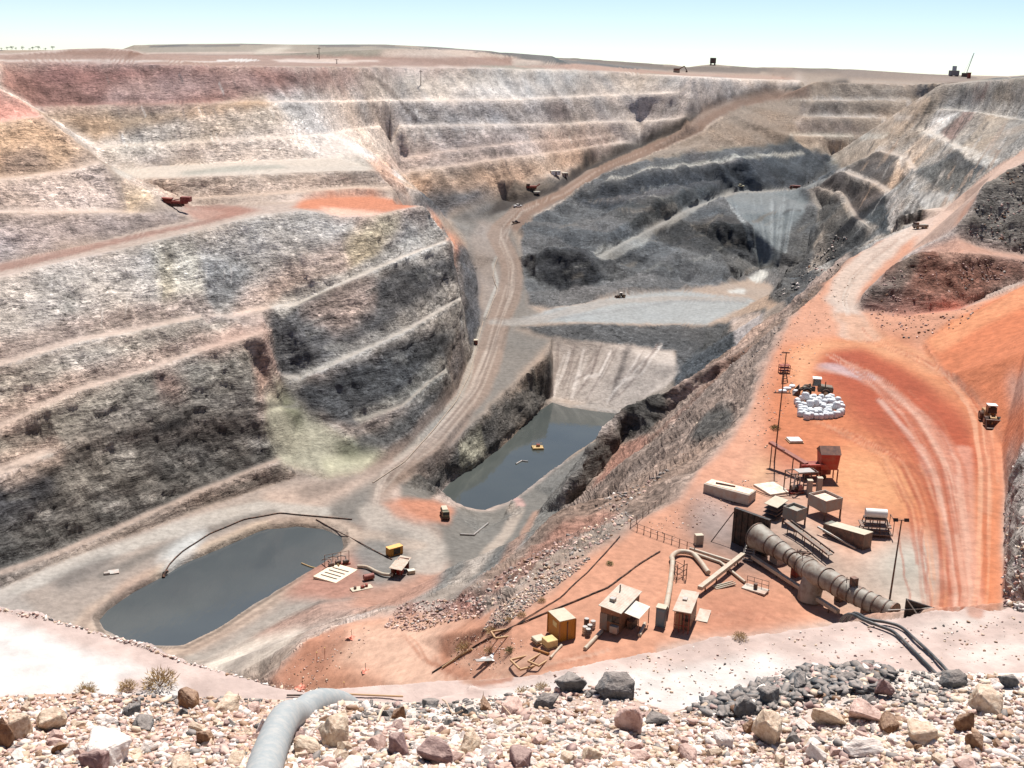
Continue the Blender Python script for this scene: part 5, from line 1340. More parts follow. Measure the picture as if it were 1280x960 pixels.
# pale ducts and pipes of the yard
p = smooth_path([at(831.5, 773, 1.2), at(837, 738, 0.55), at(840.5, 709, 0.55), at(839.5, 701, 0.55), at(846, 695.5, 0.55), at(855, 694.5, 0.55), at(866, 697, 0.5), at(875, 706, 0.45), at(885, 719, 0.35)], 5)
pipe("curved_duct", p, 0.33, pale_pipe, "curved pale pipe making a hook from the blue grey cabinet", "pipe", n=12)
def launder(name, pix, hgt, label, wid=0.6):
    pts = [Vector(at(*q, hgt)) for q in pix]
    t = thing(name, label, "duct", tuple(pts[0]))
    L = [p - pts[0] for p in pts]
    m = MB()
    for a_, b_ in zip(L[:-1], L[1:]): m.bar(a_, b_, wid, 0.45)
    m.build("trough", pale_pipe, t)
    for a_, b_ in zip(L[:-1], L[1:]):
        n = max(2, int((b_ - a_).length / 3.0))
        for k in range(n):
            q = a_.lerp(b_, (k + 0.5) / n)
            MB().box((q.x, q.y, q.z - 0.22 - hgt / 2), (0.14, 0.14, hgt)).build("support", dark_steel, t)
launder("straight_duct", [(874, 745), (928, 702)], 1.0, "straight pale boxed duct running from the smaller hut to the fan stair")
launder("fan_side_duct", [(940, 702), (981, 729), (1047, 771)], 0.7, "long pale boxed duct running along the foot of the big fan tube", 0.55)
pipe("ground_pipe", [at(862, 688, 0.3), at(890, 697, 0.3), at(919, 706, 0.3)], 0.2, pale_pipe, "upper of two thin straight pale pipes near the hook pipe", "pipe")
pipe("ground_pipe", [at(862, 692, 0.25), at(900, 705, 0.25), at(931, 730, 0.25)], 0.2, pale_pipe, "lower longer pale pipe passing under the straight boxed duct", "pipe")
pipe("offcut_pipe", [at(731, 813, 0.2), at(752, 791, 0.2)], 0.22, pale_pipe, "pale pipe length lying in front of the larger shed", "pipe")
pipe("offcut_pipe", [at(799, 796, 0.18), at(806, 781, 0.18)], 0.2, pale_pipe, "short pale pipe leaning by the lean-to shadow", "pipe")
pipe("offcut_pipe", [at(688, 824, 0.15), at(702, 808, 0.15)], 0.15, pale_pipe, "thin pale pole lying before the yellow container", "pipe")
pipe("offcut_pipe", [at(667, 812, 0.12), at(686, 819, 0.12)], 0.14, mat("ochre_frame", (146, 96, 34)), "ochre pole lying near the yellow container", "pipe")
# small stack of pallets and crates by the container
def pallet(px, py, label, m_, s=1.0, rz=0.3, hh=0.5):
    t = thing("pallet_stack", label, "pallet", at(px, py), rz)
    for k in range(3): MB().box((0, (k - 1) * 0.5 * s, 0.06), (1.2 * s, 0.12, 0.12)).build("bearer", timber, t)
    MB().box((0, 0, 0.15), (1.25 * s, 1.25 * s, 0.06)).build("deck", timber, t)
    MB().box((0, 0, 0.18 + hh / 2), (1.1 * s, 1.1 * s, hh)).build("load", m_, t, bevel=0.05)
pallet(674, 802, "pallet with a cream load left of the yellow container", mat("dusty_cream", (178, 168, 148)), 1.2, 0.5, 0.35)
pallet(687, 808, "pallet with a tall straw coloured load touching the container", mat("straw", (196, 172, 120), 0.9), 1.2, 0.5, 0.8)
# oil drums between container and shed
def drum(px, py, label, rgb):
    t = thing("oil_drum", label, "drum", at(px, py))
    MB().cyl((0, 0, 0), (0, 0, 0.88), 0.29, n=16).build("body", mat("drum_%d" % rgb[0], rgb, 0.5, 0.2, 0.3), t, smooth=True)
    for z in (0.3, 0.58): MB().cyl((0, 0, z - 0.02), (0, 0, z + 0.02), 0.305, n=16).build("hoop", dark_steel, t)
    MB().cyl((0, 0, 0.88), (0, 0, 0.9), 0.27, n=16).build("lid", galv, t)
for px, py, lb, c in ((733, 782, "dark banded drum left of the larger shed", (70, 66, 66)), (731, 792, "pale drum in front of the dark banded drum", (190, 186, 176)), (737, 790, "grey drum in the middle of the drum cluster", (120, 120, 118)),
                      (741, 785, "white drum closest to the larger shed", (206, 202, 194)), (735, 795, "dark grey drum at the front of the drum cluster", (84, 84, 88))):
    drum(px, py, lb, c)
# lattice stand beside the hook pipe
t = thing("lattice_stand", "small dark lattice tower section standing inside the hook pipe", "frame", at(850, 723), 0.2)
for x in (-0.6, 0.6):
    for y in (-0.5, 0.5): MB().bar((x, y, 0), (x, y, 2.2), 0.09).build("post", dark_steel, t)
m = MB()
for k in range(3):
    z = k * 0.73
    m.bar((-0.6, -0.5, z), (0.6, -0.5, z + 0.73), 0.06); m.bar((-0.6, 0.5, z + 0.73), (0.6, 0.5, z), 0.06); m.bar((-0.6, -0.5, z), (-0.6, 0.5, z + 0.73), 0.06); m.bar((0.6, -0.5, z + 0.73), (0.6, 0.5, z), 0.06)
m.build("bracing", dark_steel, t)
# railed platform below the straight duct
t = thing("railed_platform", "small railed platform with a valve on the orange bank", "platform", at(944, 738), -0.6)
MB().box((0, 0, 0.15), (3.0, 1.6, 0.2)).build("deck", concrete, t)
m = MB()
for x in (-1.4, -0.5, 0.5, 1.4): m.bar((x, 0.7, 0.2), (x, 0.7, 1.3), 0.05)
for z in (0.75, 1.3): m.bar((-1.4, 0.7, z), (1.4, 0.7, z), 0.05)
m.build("railing", dark_steel, t)
MB().cyl((0, 0, 0.25), (0, 0, 0.9), 0.25, n=10).build("valve", dark_steel, t)
# steel stair at the hood
t = thing("steel_stair", "short grey steel stair where the pale ducts meet below the black hood", "stair", at(934, 702), math.radians(-25))
m = MB()
for k in range(6): m.box((0, 0.3 * k, 0.25 + 0.25 * k), (1.2, 0.28, 0.06))
m.build("tread", galv, t)
for x in (-0.62, 0.62): MB().bar((x, 0, 0.1), (x, 1.7, 1.6), 0.06, 0.25).build("stringer", galv, t); MB().bar((x, 0, 1.1), (x, 1.7, 2.6), 0.05).build("handrail", galv, t)
# wire fence along the ledge above the yard
def fence(name, pix, n, hh, label, rails=2):
    t = thing(name, label, "fence", at(*pix[0]))
    o = Vector(t.location); pts = []
    for a_, b_ in zip(pix[:-1], pix[1:]):
        k = max(1, int(n * math.hypot(b_[0] - a_[0], b_[1] - a_[1]) / sum(math.hypot(q[0] - p_[0], q[1] - p_[1]) for p_, q in zip(pix[:-1], pix[1:]))))
        pts += [Vector(at(a_[0] + (b_[0] - a_[0]) * i / k, a_[1] + (b_[1] - a_[1]) * i / k)) - o for i in range(k)]
    pts.append(Vector(at(*pix[-1])) - o)
    for p_ in pts: MB().bar(p_, p_ + Vector((0, 0, hh)), 0.09).build("post", dark_steel, t)
    m = MB()
    for p_, q in zip(pts[:-1], pts[1:]):
        for r in range(rails): m.bar(p_ + Vector((0, 0, hh * (r + 1) / rails - 0.05)), q + Vector((0, 0, hh * (r + 1) / rails - 0.05)), 0.04)
    m.build("wire", dark_steel, t)
fence("wire_fence", [(826, 632), (788, 661), (830, 676), (868, 690)], 16, 1.1, "low dark fence with a corner on the edge of the orange yard")
# ------------------------------------------------------------------ the big fan
cream = mat("fan_cream", (142, 135, 124), 0.6, 0, 0.8, (120, 90, 72), 0.6, streak=False)
t0 = P(948, 672, -58.9)
t = thing("ventilation_fan", "big cream ventilation fan tube with a black hood and an elbow", "fan", (t0[0], t0[1], ground(t0[0], t0[1])))
O = Vector(t.location)
def L_(px, py, z): return Vector(P(px, py, z)) - O
ax = [L_(946, 670, -58.6), L_(966, 682, -58.6), L_(974, 687, -58.6), L_(988, 696, -58.7), L_(996, 702, -58.7), L_(1008, 709, -58.7)]
hl, hr = Vector(hit(914, 677)) - O, Vector(hit(957, 697)) - O
hl.z = hr.z = 0.0
tn = (hr - hl).normalized(); bk = Vector((-tn.y, tn.x, 0)) * 0.5
m = MB(); m.hexa([hl, hr, hr + bk, hl + bk], [hl + Vector((0, 0, 5.2)), hr + Vector((0, 0, 5.2)), hr + bk + Vector((0, 0, 5.2)), hl + bk + Vector((0, 0, 5.2))]); m.build("hood", black_paint, t)
m = MB()
for k in range(6):
    q = hl.lerp(hr, (k + 0.5) / 6); m.bar(q - bk * 0.08, q - bk * 0.08 + Vector((0, 0, 5.2)), 0.09)
m.build("hood_rib", black_paint, t)
MB().bar(hl + Vector((0, 0, 4.6)), hl + Vector((-3.2, -0.8, 0)), 0.1).build("brace", dark_steel, t)
rad = [1.85, 1.35, 1.22, 0.98, 0.95, 1.35]
m = MB(); m.tube(ax, rad, 28, False); m.build("inlet_cone", cream, t, None, True)
el = [L_(1008, 709, -58.7), L_(1013, 713, -58.5), L_(1022, 719, -58.3), L_(1034, 724, -58.3), L_(1046, 731, -58.5)]
m = MB(); m.tube(smooth_path(el, 4), [1.35] * 9 + [1.3] * 8, 28, False); m.build("elbow", cream, t, None, True)
kn = L_(1018, 718, -58.6)
m = MB(); m.tube([kn + Vector((0.2, 0, 0.4)), kn + Vector((-0.1, -0.2, -0.8)), kn + Vector((-0.4, -0.4, -2.0)), kn + Vector((-0.5, -0.5, -3.2))], [1.25, 1.4, 1.4, 1.4], 24, False); m.build("down_leg", cream, t, None, True)
ou = [L_(1046, 731, -58.5), L_(1062, 740, -58.6), L_(1078, 748, -58.7), L_(1097, 757, -58.8), L_(1118, 767, -58.9)]
m = MB(); m.tube(ou, [1.3, 1.2, 1.15, 1.15, 1.2], 28, False); m.build("outlet_tube", cream, t, None, True)
d = (ou[-1] - ou[-2]).normalized()
MB().cyl(ou[-1] - d * 0.6, ou[-1] - d * 0.55, 1.12, n=24).build("outlet_shade", black_paint, t)  # black disc for the shade inside the open tube
def hoop(c, tdir, r, name="flange", w__=0.14):
    MB().cyl(c - tdir * w__ / 2, c + tdir * w__ / 2, r, n=28).build(name, dark_steel, t)
for i, (A_, B_, f, r) in enumerate([(0, 1, 0.05, 1.9), (0, 1, 0.95, 1.43), (2, 3, 0.1, 1.26), (2, 3, 0.9, 1.06), (3, 4, 0.6, 1.1), (4, 5, 0.5, 1.22), (4, 5, 0.98, 1.42)]):
    hoop(ax[A_].lerp(ax[B_], f), (ax[B_] - ax[A_]).normalized(), r)
for A_, B_, f, r in [(0, 1, 0.1, 1.36), (0, 1, 0.6, 1.3), (1, 2, 0.2, 1.26), (1, 2, 0.8, 1.22), (2, 3, 0.35, 1.22), (2, 3, 0.9, 1.22), (3, 4, 0.55, 1.25), (3, 4, 0.96, 1.28)]:
    hoop(ou[A_].lerp(ou[B_], f), (ou[B_] - ou[A_]).normalized(), r)
for c in (el[1], el[3]): hoop(Vector(c), (el[3] - el[1]).normalized(), 1.43, w__=0.1)
def pier(px, py, s, hh, m_, nm="pier"):
    q = Vector(P(px, py, -60.2)) - O; q.z = 0
    MB().box((q.x, q.y, hh / 2 - 0.4), (s, s * 0.8, hh + 0.8), 0.5).build(nm, m_, t)
pier(974, 691, 1.8, 1.4, concrete)
pier(997, 706, 1.2, 1.8, rust, "steel_pier"); pier(1052, 737, 1.2, 1.7, dark_steel, "steel_pier"); pier(1085, 754, 1.2, 1.5, dark_steel, "steel_pier")
m = MB()
for px, py in ((996, 694), (1003, 698), (1058, 729), (1068, 735)):
    q = L_(px, py, -57.4); m.bar(q, q + Vector((0, 0, 0.8)), 0.07)
m.build("inspection_rail", dark_steel, t)
q = L_(1060, 730, -57.2); MB().box(tuple(q + Vector((0.8, 0.4, 0.1))), (0.7, 0.7, 1.1), 0.4).build("motor", dark_steel, t)
# dark frame beyond the outlet
t = thing("dark_panel_frame", "dark triangular steel panel standing past the open end of the fan", "panel", at(1150, 764))
m = MB(); m.hexa([(-1.6, 0, -1.5), (3.0, 0.4, -1.5), (3.0, 0.7, -1.5), (-1.6, 0.3, -1.5)], [(-1.6, 0, 1.4), (3.0, 0.4, -0.2), (3.0, 0.7, -0.2), (-1.6, 0.3, 1.4)]); m.build("panel", black_paint, t)
MB().bar((-1.6, -0.05, 1.4), (0.4, -0.9, -1.2), 0.1).build("brace", galv, t); MB().bar((-3.6, -0.3, 0.2), (1.4, 0.1, 0.4), 0.1).build("rail", galv, t)

# ------------------------------------------------------------------ plant beside the fan
loc, a, w_, d_ = frame3((935, 632), (944.5, 624), (877, 616))
t = thing("concrete_bin", "long grey concrete wall bin with a dusty flat top left of the black hood", "bin", loc, a)
MB().box((0, 0, 0.8), (w_, d_, 1.6)).build("wall", concrete, t, bevel=0.06)
MB().box((0.1, 0, 1.63), (w_ * 0.8, d_ * 0.96, 0.06)).build("top_slab", mat("dusty_slab", (226, 200, 176), 0.9), t)
MB().bar((0.3, -d_ * 0.1, 1.75), (-0.2, d_ * 0.3, 1.78), 0.2).build("beam", dark_steel, t)
loc, a, w_, d_ = frame3((965, 620), (986, 617), (952, 606))
tag(MB().box((0, 0, 0.1), (w_ * 1.2, d_, 0.35)).build("concrete_apron", mat("apron", (206, 194, 176), 0.9), None), "low pale concrete apron right of the long wall bin", "slab")
o = bpy.context.scene.objects["concrete_apron"]; o.location = loc; o.rotation_euler = (0, 0, a)

def open_hopper(name, label, F, Rr, L, body, legs, m_, fill=None):
    loc, a, w_, d_ = frame3(F, Rr, L)
    t = thing(name, label, "hopper", loc, a)
    z0, z1 = legs, legs + body
    x, y = w_ / 2, d_ / 2
    for sx, sy, dx, dy in ((0, -1, w_, 0.12), (0, 1, w_, 0.12), (-1, 0, 0.12, d_), (1, 0, 0.12, d_)):
        MB().box((sx * (x - 0.06), sy * (y - 0.06), (z0 + z1) / 2), (dx, dy - (0.25 if dy > 0.2 else 0), body)).build("side_plate", m_, t)
    m = MB(); m.hexa([(-x * 0.3, -y * 0.3, z0 - legs * 0.55), (x * 0.3, -y * 0.3, z0 - legs * 0.55), (x * 0.3, y * 0.3, z0 - legs * 0.55), (-x * 0.3, y * 0.3, z0 - legs * 0.55)], [(-x + .13, -y + .13, z0), (x - .13, -y + .13, z0), (x - .13, y - .13, z0), (-x + .13, y - .13, z0)]); m.build("chute", m_, t)
    MB().box((0, 0, z0 + body * 0.75), (w_ - 0.3, d_ - 0.3, 0.1)).build("fill", fill or m_, t)
    for sx in (-1, 1):
        for sy in (-1, 1): MB().box((sx * (x - 0.1), sy * (y - 0.1), z0 / 2), (0.18, 0.18, z0)).build("leg", dark_steel, t)
    return t
open_hopper("feed_hopper", "largest grey open topped hopper with pink dust inside behind the fan", (1030, 652), (1051, 647), (1005, 642), 1.7, 1.3, mat("hopper_grey", (150, 142, 132), 0.7), mat("pink_fill", (222, 190, 172), 0.95))
open_hopper("mixing_hopper", "smaller grey steel hopper right next to the black hood", (994, 661), (1007, 656), (983, 652), 1.7, 0.9, mat("hopper_dark", (122, 122, 116), 0.7), mat("grey_fill", (150, 150, 140), 0.95))
loc, a, w_, d_ = frame3((968, 653), (983, 646), (957, 645))
t = thing("plate_stack", "stack of tilted steel plates with a pale lid between hood and hoppers", "plates", loc, a)
for k in range(3): MB().box((0.15 * k, 0, 0.5 + 0.55 * k), (2.6, 2.2, 0.12), 0, 0.0, -0.2).build("plate", dark_steel, t)
MB().box((0.3, 0, 2.2), (2.6, 2.2, 0.1), 0, 0, -0.2).build("lid", mat("dusty_cream", (178, 168, 148)), t)
for px, py, hh, lb in ((1011, 618, 2.2, "shorter grey square pillar behind the large hopper"), (1023, 618, 2.6, "taller grey square pillar behind the large hopper")):
    t = thing("steel_pillar", lb, "pillar", at(px, py)); MB().box((0, 0, hh / 2), (0.7, 0.7, hh)).build("shaft", mat("hopper_grey", (150, 142, 132)), t); MB().box((0, 0, hh + 0.04), (0.8, 0.8, 0.08)).build("cap", mat("dusty_cream", (178, 168, 148)), t)
# belt conveyor beside the fan
A_, B_ = Vector(at(983, 664)), Vector(at(1037, 702))
t = thing("belt_conveyor", "narrow grey belt conveyor with side rails running parallel to the fan", "conveyor", tuple(A_))
D = B_ - A_; n_ = Vector((-D.y, D.x, 0)).normalized() * 0.55
MB().bar(Vector((0, 0, 1.3)), D + Vector((0, 0, 0.9)), 0.8, 0.12).build("belt", mat("belt", (120, 112, 104), 0.9), t)
for s in (-1, 1): MB().bar(n_ * s + Vector((0, 0, 1.5)), n_ * s + D + Vector((0, 0, 1.1)), 0.1, 0.22).build("side_rail", dark_steel, t)
for k in range(5):
    q = D * ((k + 0.5) / 5); MB().bar(q + n_, q + n_ + Vector((0, 0, 1.3)), 0.1).build("leg", dark_steel, t); MB().bar(q - n_, q - n_ + Vector((0, 0, 1.3)), 0.1).build("leg", dark_steel, t)
# tapered brown launder box
loc, a, w_, d_ = frame3((1029, 667), (1079, 688), (1018, 656))
t = thing("launder_box", "long brown box launder with a pale top sloping down beside the conveyor", "launder", loc, a)
x, y = w_ / 2, 0.9
m = MB(); m.hexa([(-x, -y, 0.3), (x, -y, -0.1), (x, y, -0.1), (-x, y, 0.3)], [(-x, -y, 1.5), (x, -y, 2.2), (x, y, 2.2), (-x, y, 1.5)]); m.build("box", corrugated("launder_brown", (92, 72, 62)), t)
m = MB(); m.sheet([(-x * 0.75, -y - 0.05, 1.66), (x + 0.05, -y - 0.05, 2.28), (x + 0.05, y + 0.05, 2.28), (-x * 0.75, y + 0.05, 1.66)], 0.06); m.build("lid", mat("dusty_cream", (178, 168, 148)), t)
MB().bar((-x - 0.5, -y - 0.5, 1.0), (x * 0.8, -y - 0.5, 0.2), 0.22).build("side_pipe", galv, t)
m = MB(); m.box((-x * 0.88, 0, 1.55), (w_ * 0.1, 1.6, 0.1)); m.build("grate", mat("green_grey", (104, 110, 100), 0.7), t)
# tank on a stand
loc = at(1092, 668)
t = thing("tank_stand", "white horizontal tank on a dark steel stand next to the light pole", "tank", loc, -0.1)
MB().cyl((-1.4, 0, 3.1), (1.4, 0, 3.1), 0.62, n=20).build("tank", mat("tank_white", (214, 212, 206), 0.45, 0, 0.15), t, smooth=True)
for z, sx, sy in ((0.5, 4.4, 2.6), (1.5, 4.0, 2.2), (2.4, 3.0, 1.4)): MB().box((0, 0, z), (sx, sy, 0.14)).build("deck", mat("deck_brown", (120, 104, 94), 0.8), t)
for x in (-1.9, -0.6, 0.6, 1.9):
    for y in (-1.0, 1.0): MB().bar((x, y, 0), (x * 0.72, y * 0.6, 2.5), 0.11).build("leg", dark_steel, t)
m = MB()
for z in (1.0, 1.9): m.bar((-1.9, -1.05, z), (1.9, -1.05, z), 0.07)
m.bar((2.2, -1.2, 0.5), (2.2, -1.2, 2.6), 0.08); m.bar((2.2, 1.2, 0.5), (2.2, 1.2, 2.6), 0.08); m.bar((2.2, -1.2, 2.6), (2.2, 1.2, 2.6), 0.08)
m.build("railing", dark_steel, t)
# red screening plant
def G(px, py, dz): return Vector(at(px, py, dz))
t = thing("screening_plant", "dark red screening plant with a hopper head and a long tail conveyor", "crusher", at(1020, 596))
O = Vector(t.location)
def LL(px, py, z): return Vector(P(px, py, z)) - O
MB().bar(LL(1008, 580, -57.6), LL(963, 553, -56.3), 0.9, 0.35).build("tail_conveyor", mat("faded_red", (124, 70, 60), 0.7), t)
for s in (0.35, 0.95):
    q = LL(1008, 580, -57.6).lerp(LL(963, 553, -56.3), s); MB().bar(q, Vector((q.x, q.y, 0)), 0.14).build("conveyor_leg", dark_steel, t)
MB().box(tuple(LL(1019, 585, -58.4)), (4.2, 2.2, 1.5), 0.15).build("chassis", rust, t, bevel=0.05)
for k in range(3): MB().box(tuple(LL(1016 + 3 * k, 582, -57.4 + 0.1 * k)), (3.6 - 0.5 * k, 0.25, 0.3), 0.15).build("beam", mat("bright_rust", (158, 52, 40), 0.6), t)
c = LL(1036, 572, -56.6)
m = MB(); m.hexa([c + Vector(v) for v in ((-1.3, -1.1, -1.6), (1.2, -1.1, -1.6), (1.2, 1.2, -1.6), (-1.3, 1.2, -1.6))], [c + Vector(v) for v in ((-1.5, -1.3, 0.9), (1.4, -1.3, 0.9), (1.4, 1.4, 0.9), (-1.5, 1.4, 0.9))]); m.build("hopper", mat("plant_red", (170, 62, 46), 0.6), t)
m = MB(); m.add([c + Vector(v) for v in ((-1.6, -1.4, 0.9), (1.5, -1.4, 0.9), (1.5, 1.5, 0.9), (-1.6, 1.5, 0.9), (-1.6, 0, 1.9), (1.5, 0, 1.9))], [(0, 1, 5, 4), (2, 3, 4, 5), (0, 4, 3), (1, 2, 5), (0, 3, 2, 1)]); m.build("grid_cover", mat("grid_brown", (92, 66, 58), 0.8), t)
for x in (-1.2, 1.3):
    for y in (-1.0, 1.2): MB().bar(c + Vector((x, y, -1.5)), Vector((c.x + x, c.y + y, -0.1)), 0.16).build("leg", rust, t)
for x in (-1.3, 1.3): MB().cyl((x - 0.6, -1.3, 0.5), (x - 0.6, -0.9, 0.5), 0.5, n=14).build("wheel", rubber, t)
# hoses and oddments around the plant
pipe("hose", smooth_path([G(945, 615, 0.2), G(965, 622, 0.2), G(985, 622, 0.3), G(1000, 622, 0.8)], 4), 0.07, rubber, "black hose across the pale apron to the large hopper", "hose")
t = thing("pump_skid", "dark pump set standing behind the smaller hopper", "pump", at(994, 616), 0.3)
MB().box((0, 0, 0.2), (2.2, 1.4, 0.3)).build("skid", rust, t); MB().cyl((-0.8, 0, 0.85), (0.3, 0, 0.85), 0.4, n=14).build("motor", dark_steel, t); MB().cyl((0.6, -0.3, 0.8), (0.6, 0.3, 0.8), 0.45, n=14).build("volute", mat("pink_paint", (190, 130, 118), 0.7), t)
MB().tube([(0.6, 0, 1.2), (0.6, 0, 2.4), (-0.6, -0.6, 3.0), (-1.0, -1.0, 1.0)], 0.13).build("riser", galv, t)

t = thing("gantry_frame", "dark steel gantry frame standing over the pump set", "frame", at(1000, 612), 0.25)
for x in (-2.2, 0, 2.2):
    for y in (-0.9, 0.9): MB().bar((x, y, 0), (x, y, 2.9), 0.13).build("post", dark_steel, t)
m = MB()
for y in (-0.9, 0.9): m.bar((-2.2, y, 2.9), (2.2, y, 2.9), 0.13); m.bar((-2.2, y, 1.5), (2.2, y, 2.9), 0.08)
for x in (-2.2, 0, 2.2): m.bar((x, -0.9, 2.9), (x, 0.9, 2.9), 0.13)
m.build("beam", dark_steel, t)
MB().box((0.4, 0, 3.0), (2.6, 1.7, 0.08)).build("walkway", galv, t)
t = thing("pipe_bundle", "bundle of pale pipes lying right of the smaller hut and straight duct", "pipes", at(905, 733), 0.5)
for k in range(5): MB().cyl((-1.6, (k - 2) * 0.2, 0.12 + (k % 2) * 0.12), (1.6, (k - 2) * 0.2 + 0.1, 0.12 + (k % 2) * 0.12), 0.09, n=8).build("pipe", pale_pipe, t)
t = thing("control_cabinet", "small pale control cabinet on the ground by the upper thin pipe", "cabinet", at(873, 680), 0.2)
MB().box((0, 0, 0.7), (1.1, 0.8, 1.4)).build("body", mat("dusty_cream", (178, 168, 148)), t, bevel=0.03); MB().box((0, -0.41, 0.7), (0.9, 0.03, 1.2)).build("door", mat("cabinet_grey", (150, 140, 128), 0.6), t)
t = thing("steel_offcuts", "scatter of dark steel offcuts between the conveyor and the fan", "scrap", at(1006, 690), 0.1)
for k in range(6): MB().bar((random.uniform(-2, 2), random.uniform(-.8, .8), 0.1), (random.uniform(-2, 2), random.uniform(-.8, .8), 0.16), 0.14).build("bar", dark_steel, t)
# masts
b = at(1112, 750); top = 10.4
t = thing("light_mast", "tall dark floodlight mast with two lamp heads near the fan outlet", "light pole", b)
MB().cyl((0, 0, 0), (0.2, 0, top), 0.13, 0.08, 8).build("pole", dark_steel, t)
MB().bar((-0.55, 0, top), (0.75, 0, top), 0.09).build("crossarm", dark_steel, t)
for x in (-0.55, 0.75): MB().box((x, -0.12, top + 0.05), (0.5, 0.3, 0.42), 0, -0.4).build("lamp_head", black_paint, t)
b = at(968, 577)
t = thing("power_pole", "tall thin brown power pole on the edge of the yard", "power pole", b)
MB().cyl((0, 0, 0), (0.25, 0, 18.0), 0.12, 0.08, 8).build("pole", mat("pole_wood", (88, 62, 52), 0.9), t)
for z, wd in ((11.4, 2.6), (17.9, 1.2)): MB().box((0.15, 0, z), (wd, 0.16, 0.16)).build("crossarm", mat("pole_wood", (88, 62, 52)), t)
for x in (-1.0, 0, 1.2): MB().cyl((0.15 + x, 0, 11.5), (0.15 + x, 0, 11.8), 0.08, n=8).build("insulator", mat("insulator", (196, 190, 180), 0.4), t)

# bulk bags
bagm = mat("bag_white", (200, 202, 204), 0.9, 0, 0.08, (200, 180, 160))
def bag_mesh(seed):
    r = random.Random(seed); m = MB(); n = 10
    for zi, (z, s) in enumerate(((0, 0.86), (0.12, 1.0), (0.55, 1.05), (0.9, 0.98), (1.06, 0.72), (1.1, 0.3))):
        for k in range(n):
            a_ = 2 * math.pi * k / n; q = max(abs(math.cos(a_)), abs(math.sin(a_))) ** 0.55
            m.v.append((0.5 * s * math.cos(a_) / q * (1 + r.uniform(-.06, .06)), 0.5 * s * math.sin(a_) / q * (1 + r.uniform(-.06, .06)), z + r.uniform(-.04, .04)))
    for zi in range(5):
        for k in range(n): m.f.append((zi * n + k, zi * n + (k + 1) % n, (zi + 1) * n + (k + 1) % n, (zi + 1) * n + k))
    m.f.append(tuple(range(5 * n, 6 * n)))
    return m
BAG = "white bulk bag among the pile of white bags on the orange ground"
protos = [bag_mesh(k).build("bulk_bag", bagm, None, None, True) for k in range(4)]
pF, pR, pL = [Vector(hit(*q)) for q in ((1000, 524), (1052, 523), (998, 502))]
first = set()
nb_ = 0
for i in range(9):
    for j in range(8):
        p_ = pF + (pR - pF) * (i / 8) + (pL - pF) * (j / 7)
        if (i in (0, 8) and j in (0, 7)) or random.random() < 0.05: continue
        k = random.randrange(4)
        o = protos[k] if k not in first else protos[k].copy()
        if k in first: COL.objects.link(o)
        first.add(k)
        o.location = (p_.x + random.uniform(-.32, .32), p_.y + random.uniform(-.6, .6), ground(p_.x, p_.y) - 0.02 + (0.95 if random.random() < 0.16 and 0 < i < 8 and 0 < j < 7 else 0))
        o.rotation_euler = (random.uniform(-.16, .16), random.uniform(-.16, .16), random.uniform(-1.5, 1.5)); s_ = random.uniform(0.92, 1.22); o.scale = (s_, s_ * 1.1, s_)
        tag(o, BAG, "bag", "white bulk bags piled in the yard"); nb_ += 1
for px, py, rz in ((984, 487, 0.3), (990, 484, 1.0), (978, 490, 0.1), (996, 490, 0.6)):
    o = protos[0].copy(); COL.objects.link(o); o.location = at(px, py); o.rotation_euler = (0, 0, rz); o.scale = (1.5, 1.1, 0.45)
    tag(o, "flattened white bag on the ground between the white bag pile and the power pole", "bag", "flattened bags left of the bag pile")
# steel rack behind the pole
t = thing("steel_rack", "small rusty steel rack standing behind the power pole", "rack", at(980, 466), 0.1)
for x in (-1.0, 1.0):
    for y in (-0.6, 0.6): MB().bar((x, y, 0), (x, y, 1.7), 0.12).build("post", rust, t)
for z in (0.5, 1.1, 1.65): MB().box((0, 0, z), (2.1, 1.3, 0.12)).build("shelf", rust, t)
t = thing("steel_rack", "tilted dark frame leaning in front of the small rusty rack", "rack", at(981, 479), 0.4)
for x in (-0.7, 0.7): MB().bar((x, 0, 0), (x * 0.4, 0.5, 2.4), 0.16).build("post", dark_steel, t)
for k in range(4): MB().bar((-0.65 + 0.08 * k, 0.1 + 0.1 * k, 0.4 + 0.5 * k), (0.65 - 0.08 * k, 0.1 + 0.1 * k, 0.4 + 0.5 * k), 0.12).build("rung", dark_steel, t)
pallet(993, 552, "flat grey white pile of sheets above the red screening plant", mat("sheet_grey", (206, 206, 204), 0.8), 2.0, 0.1, 0.3)

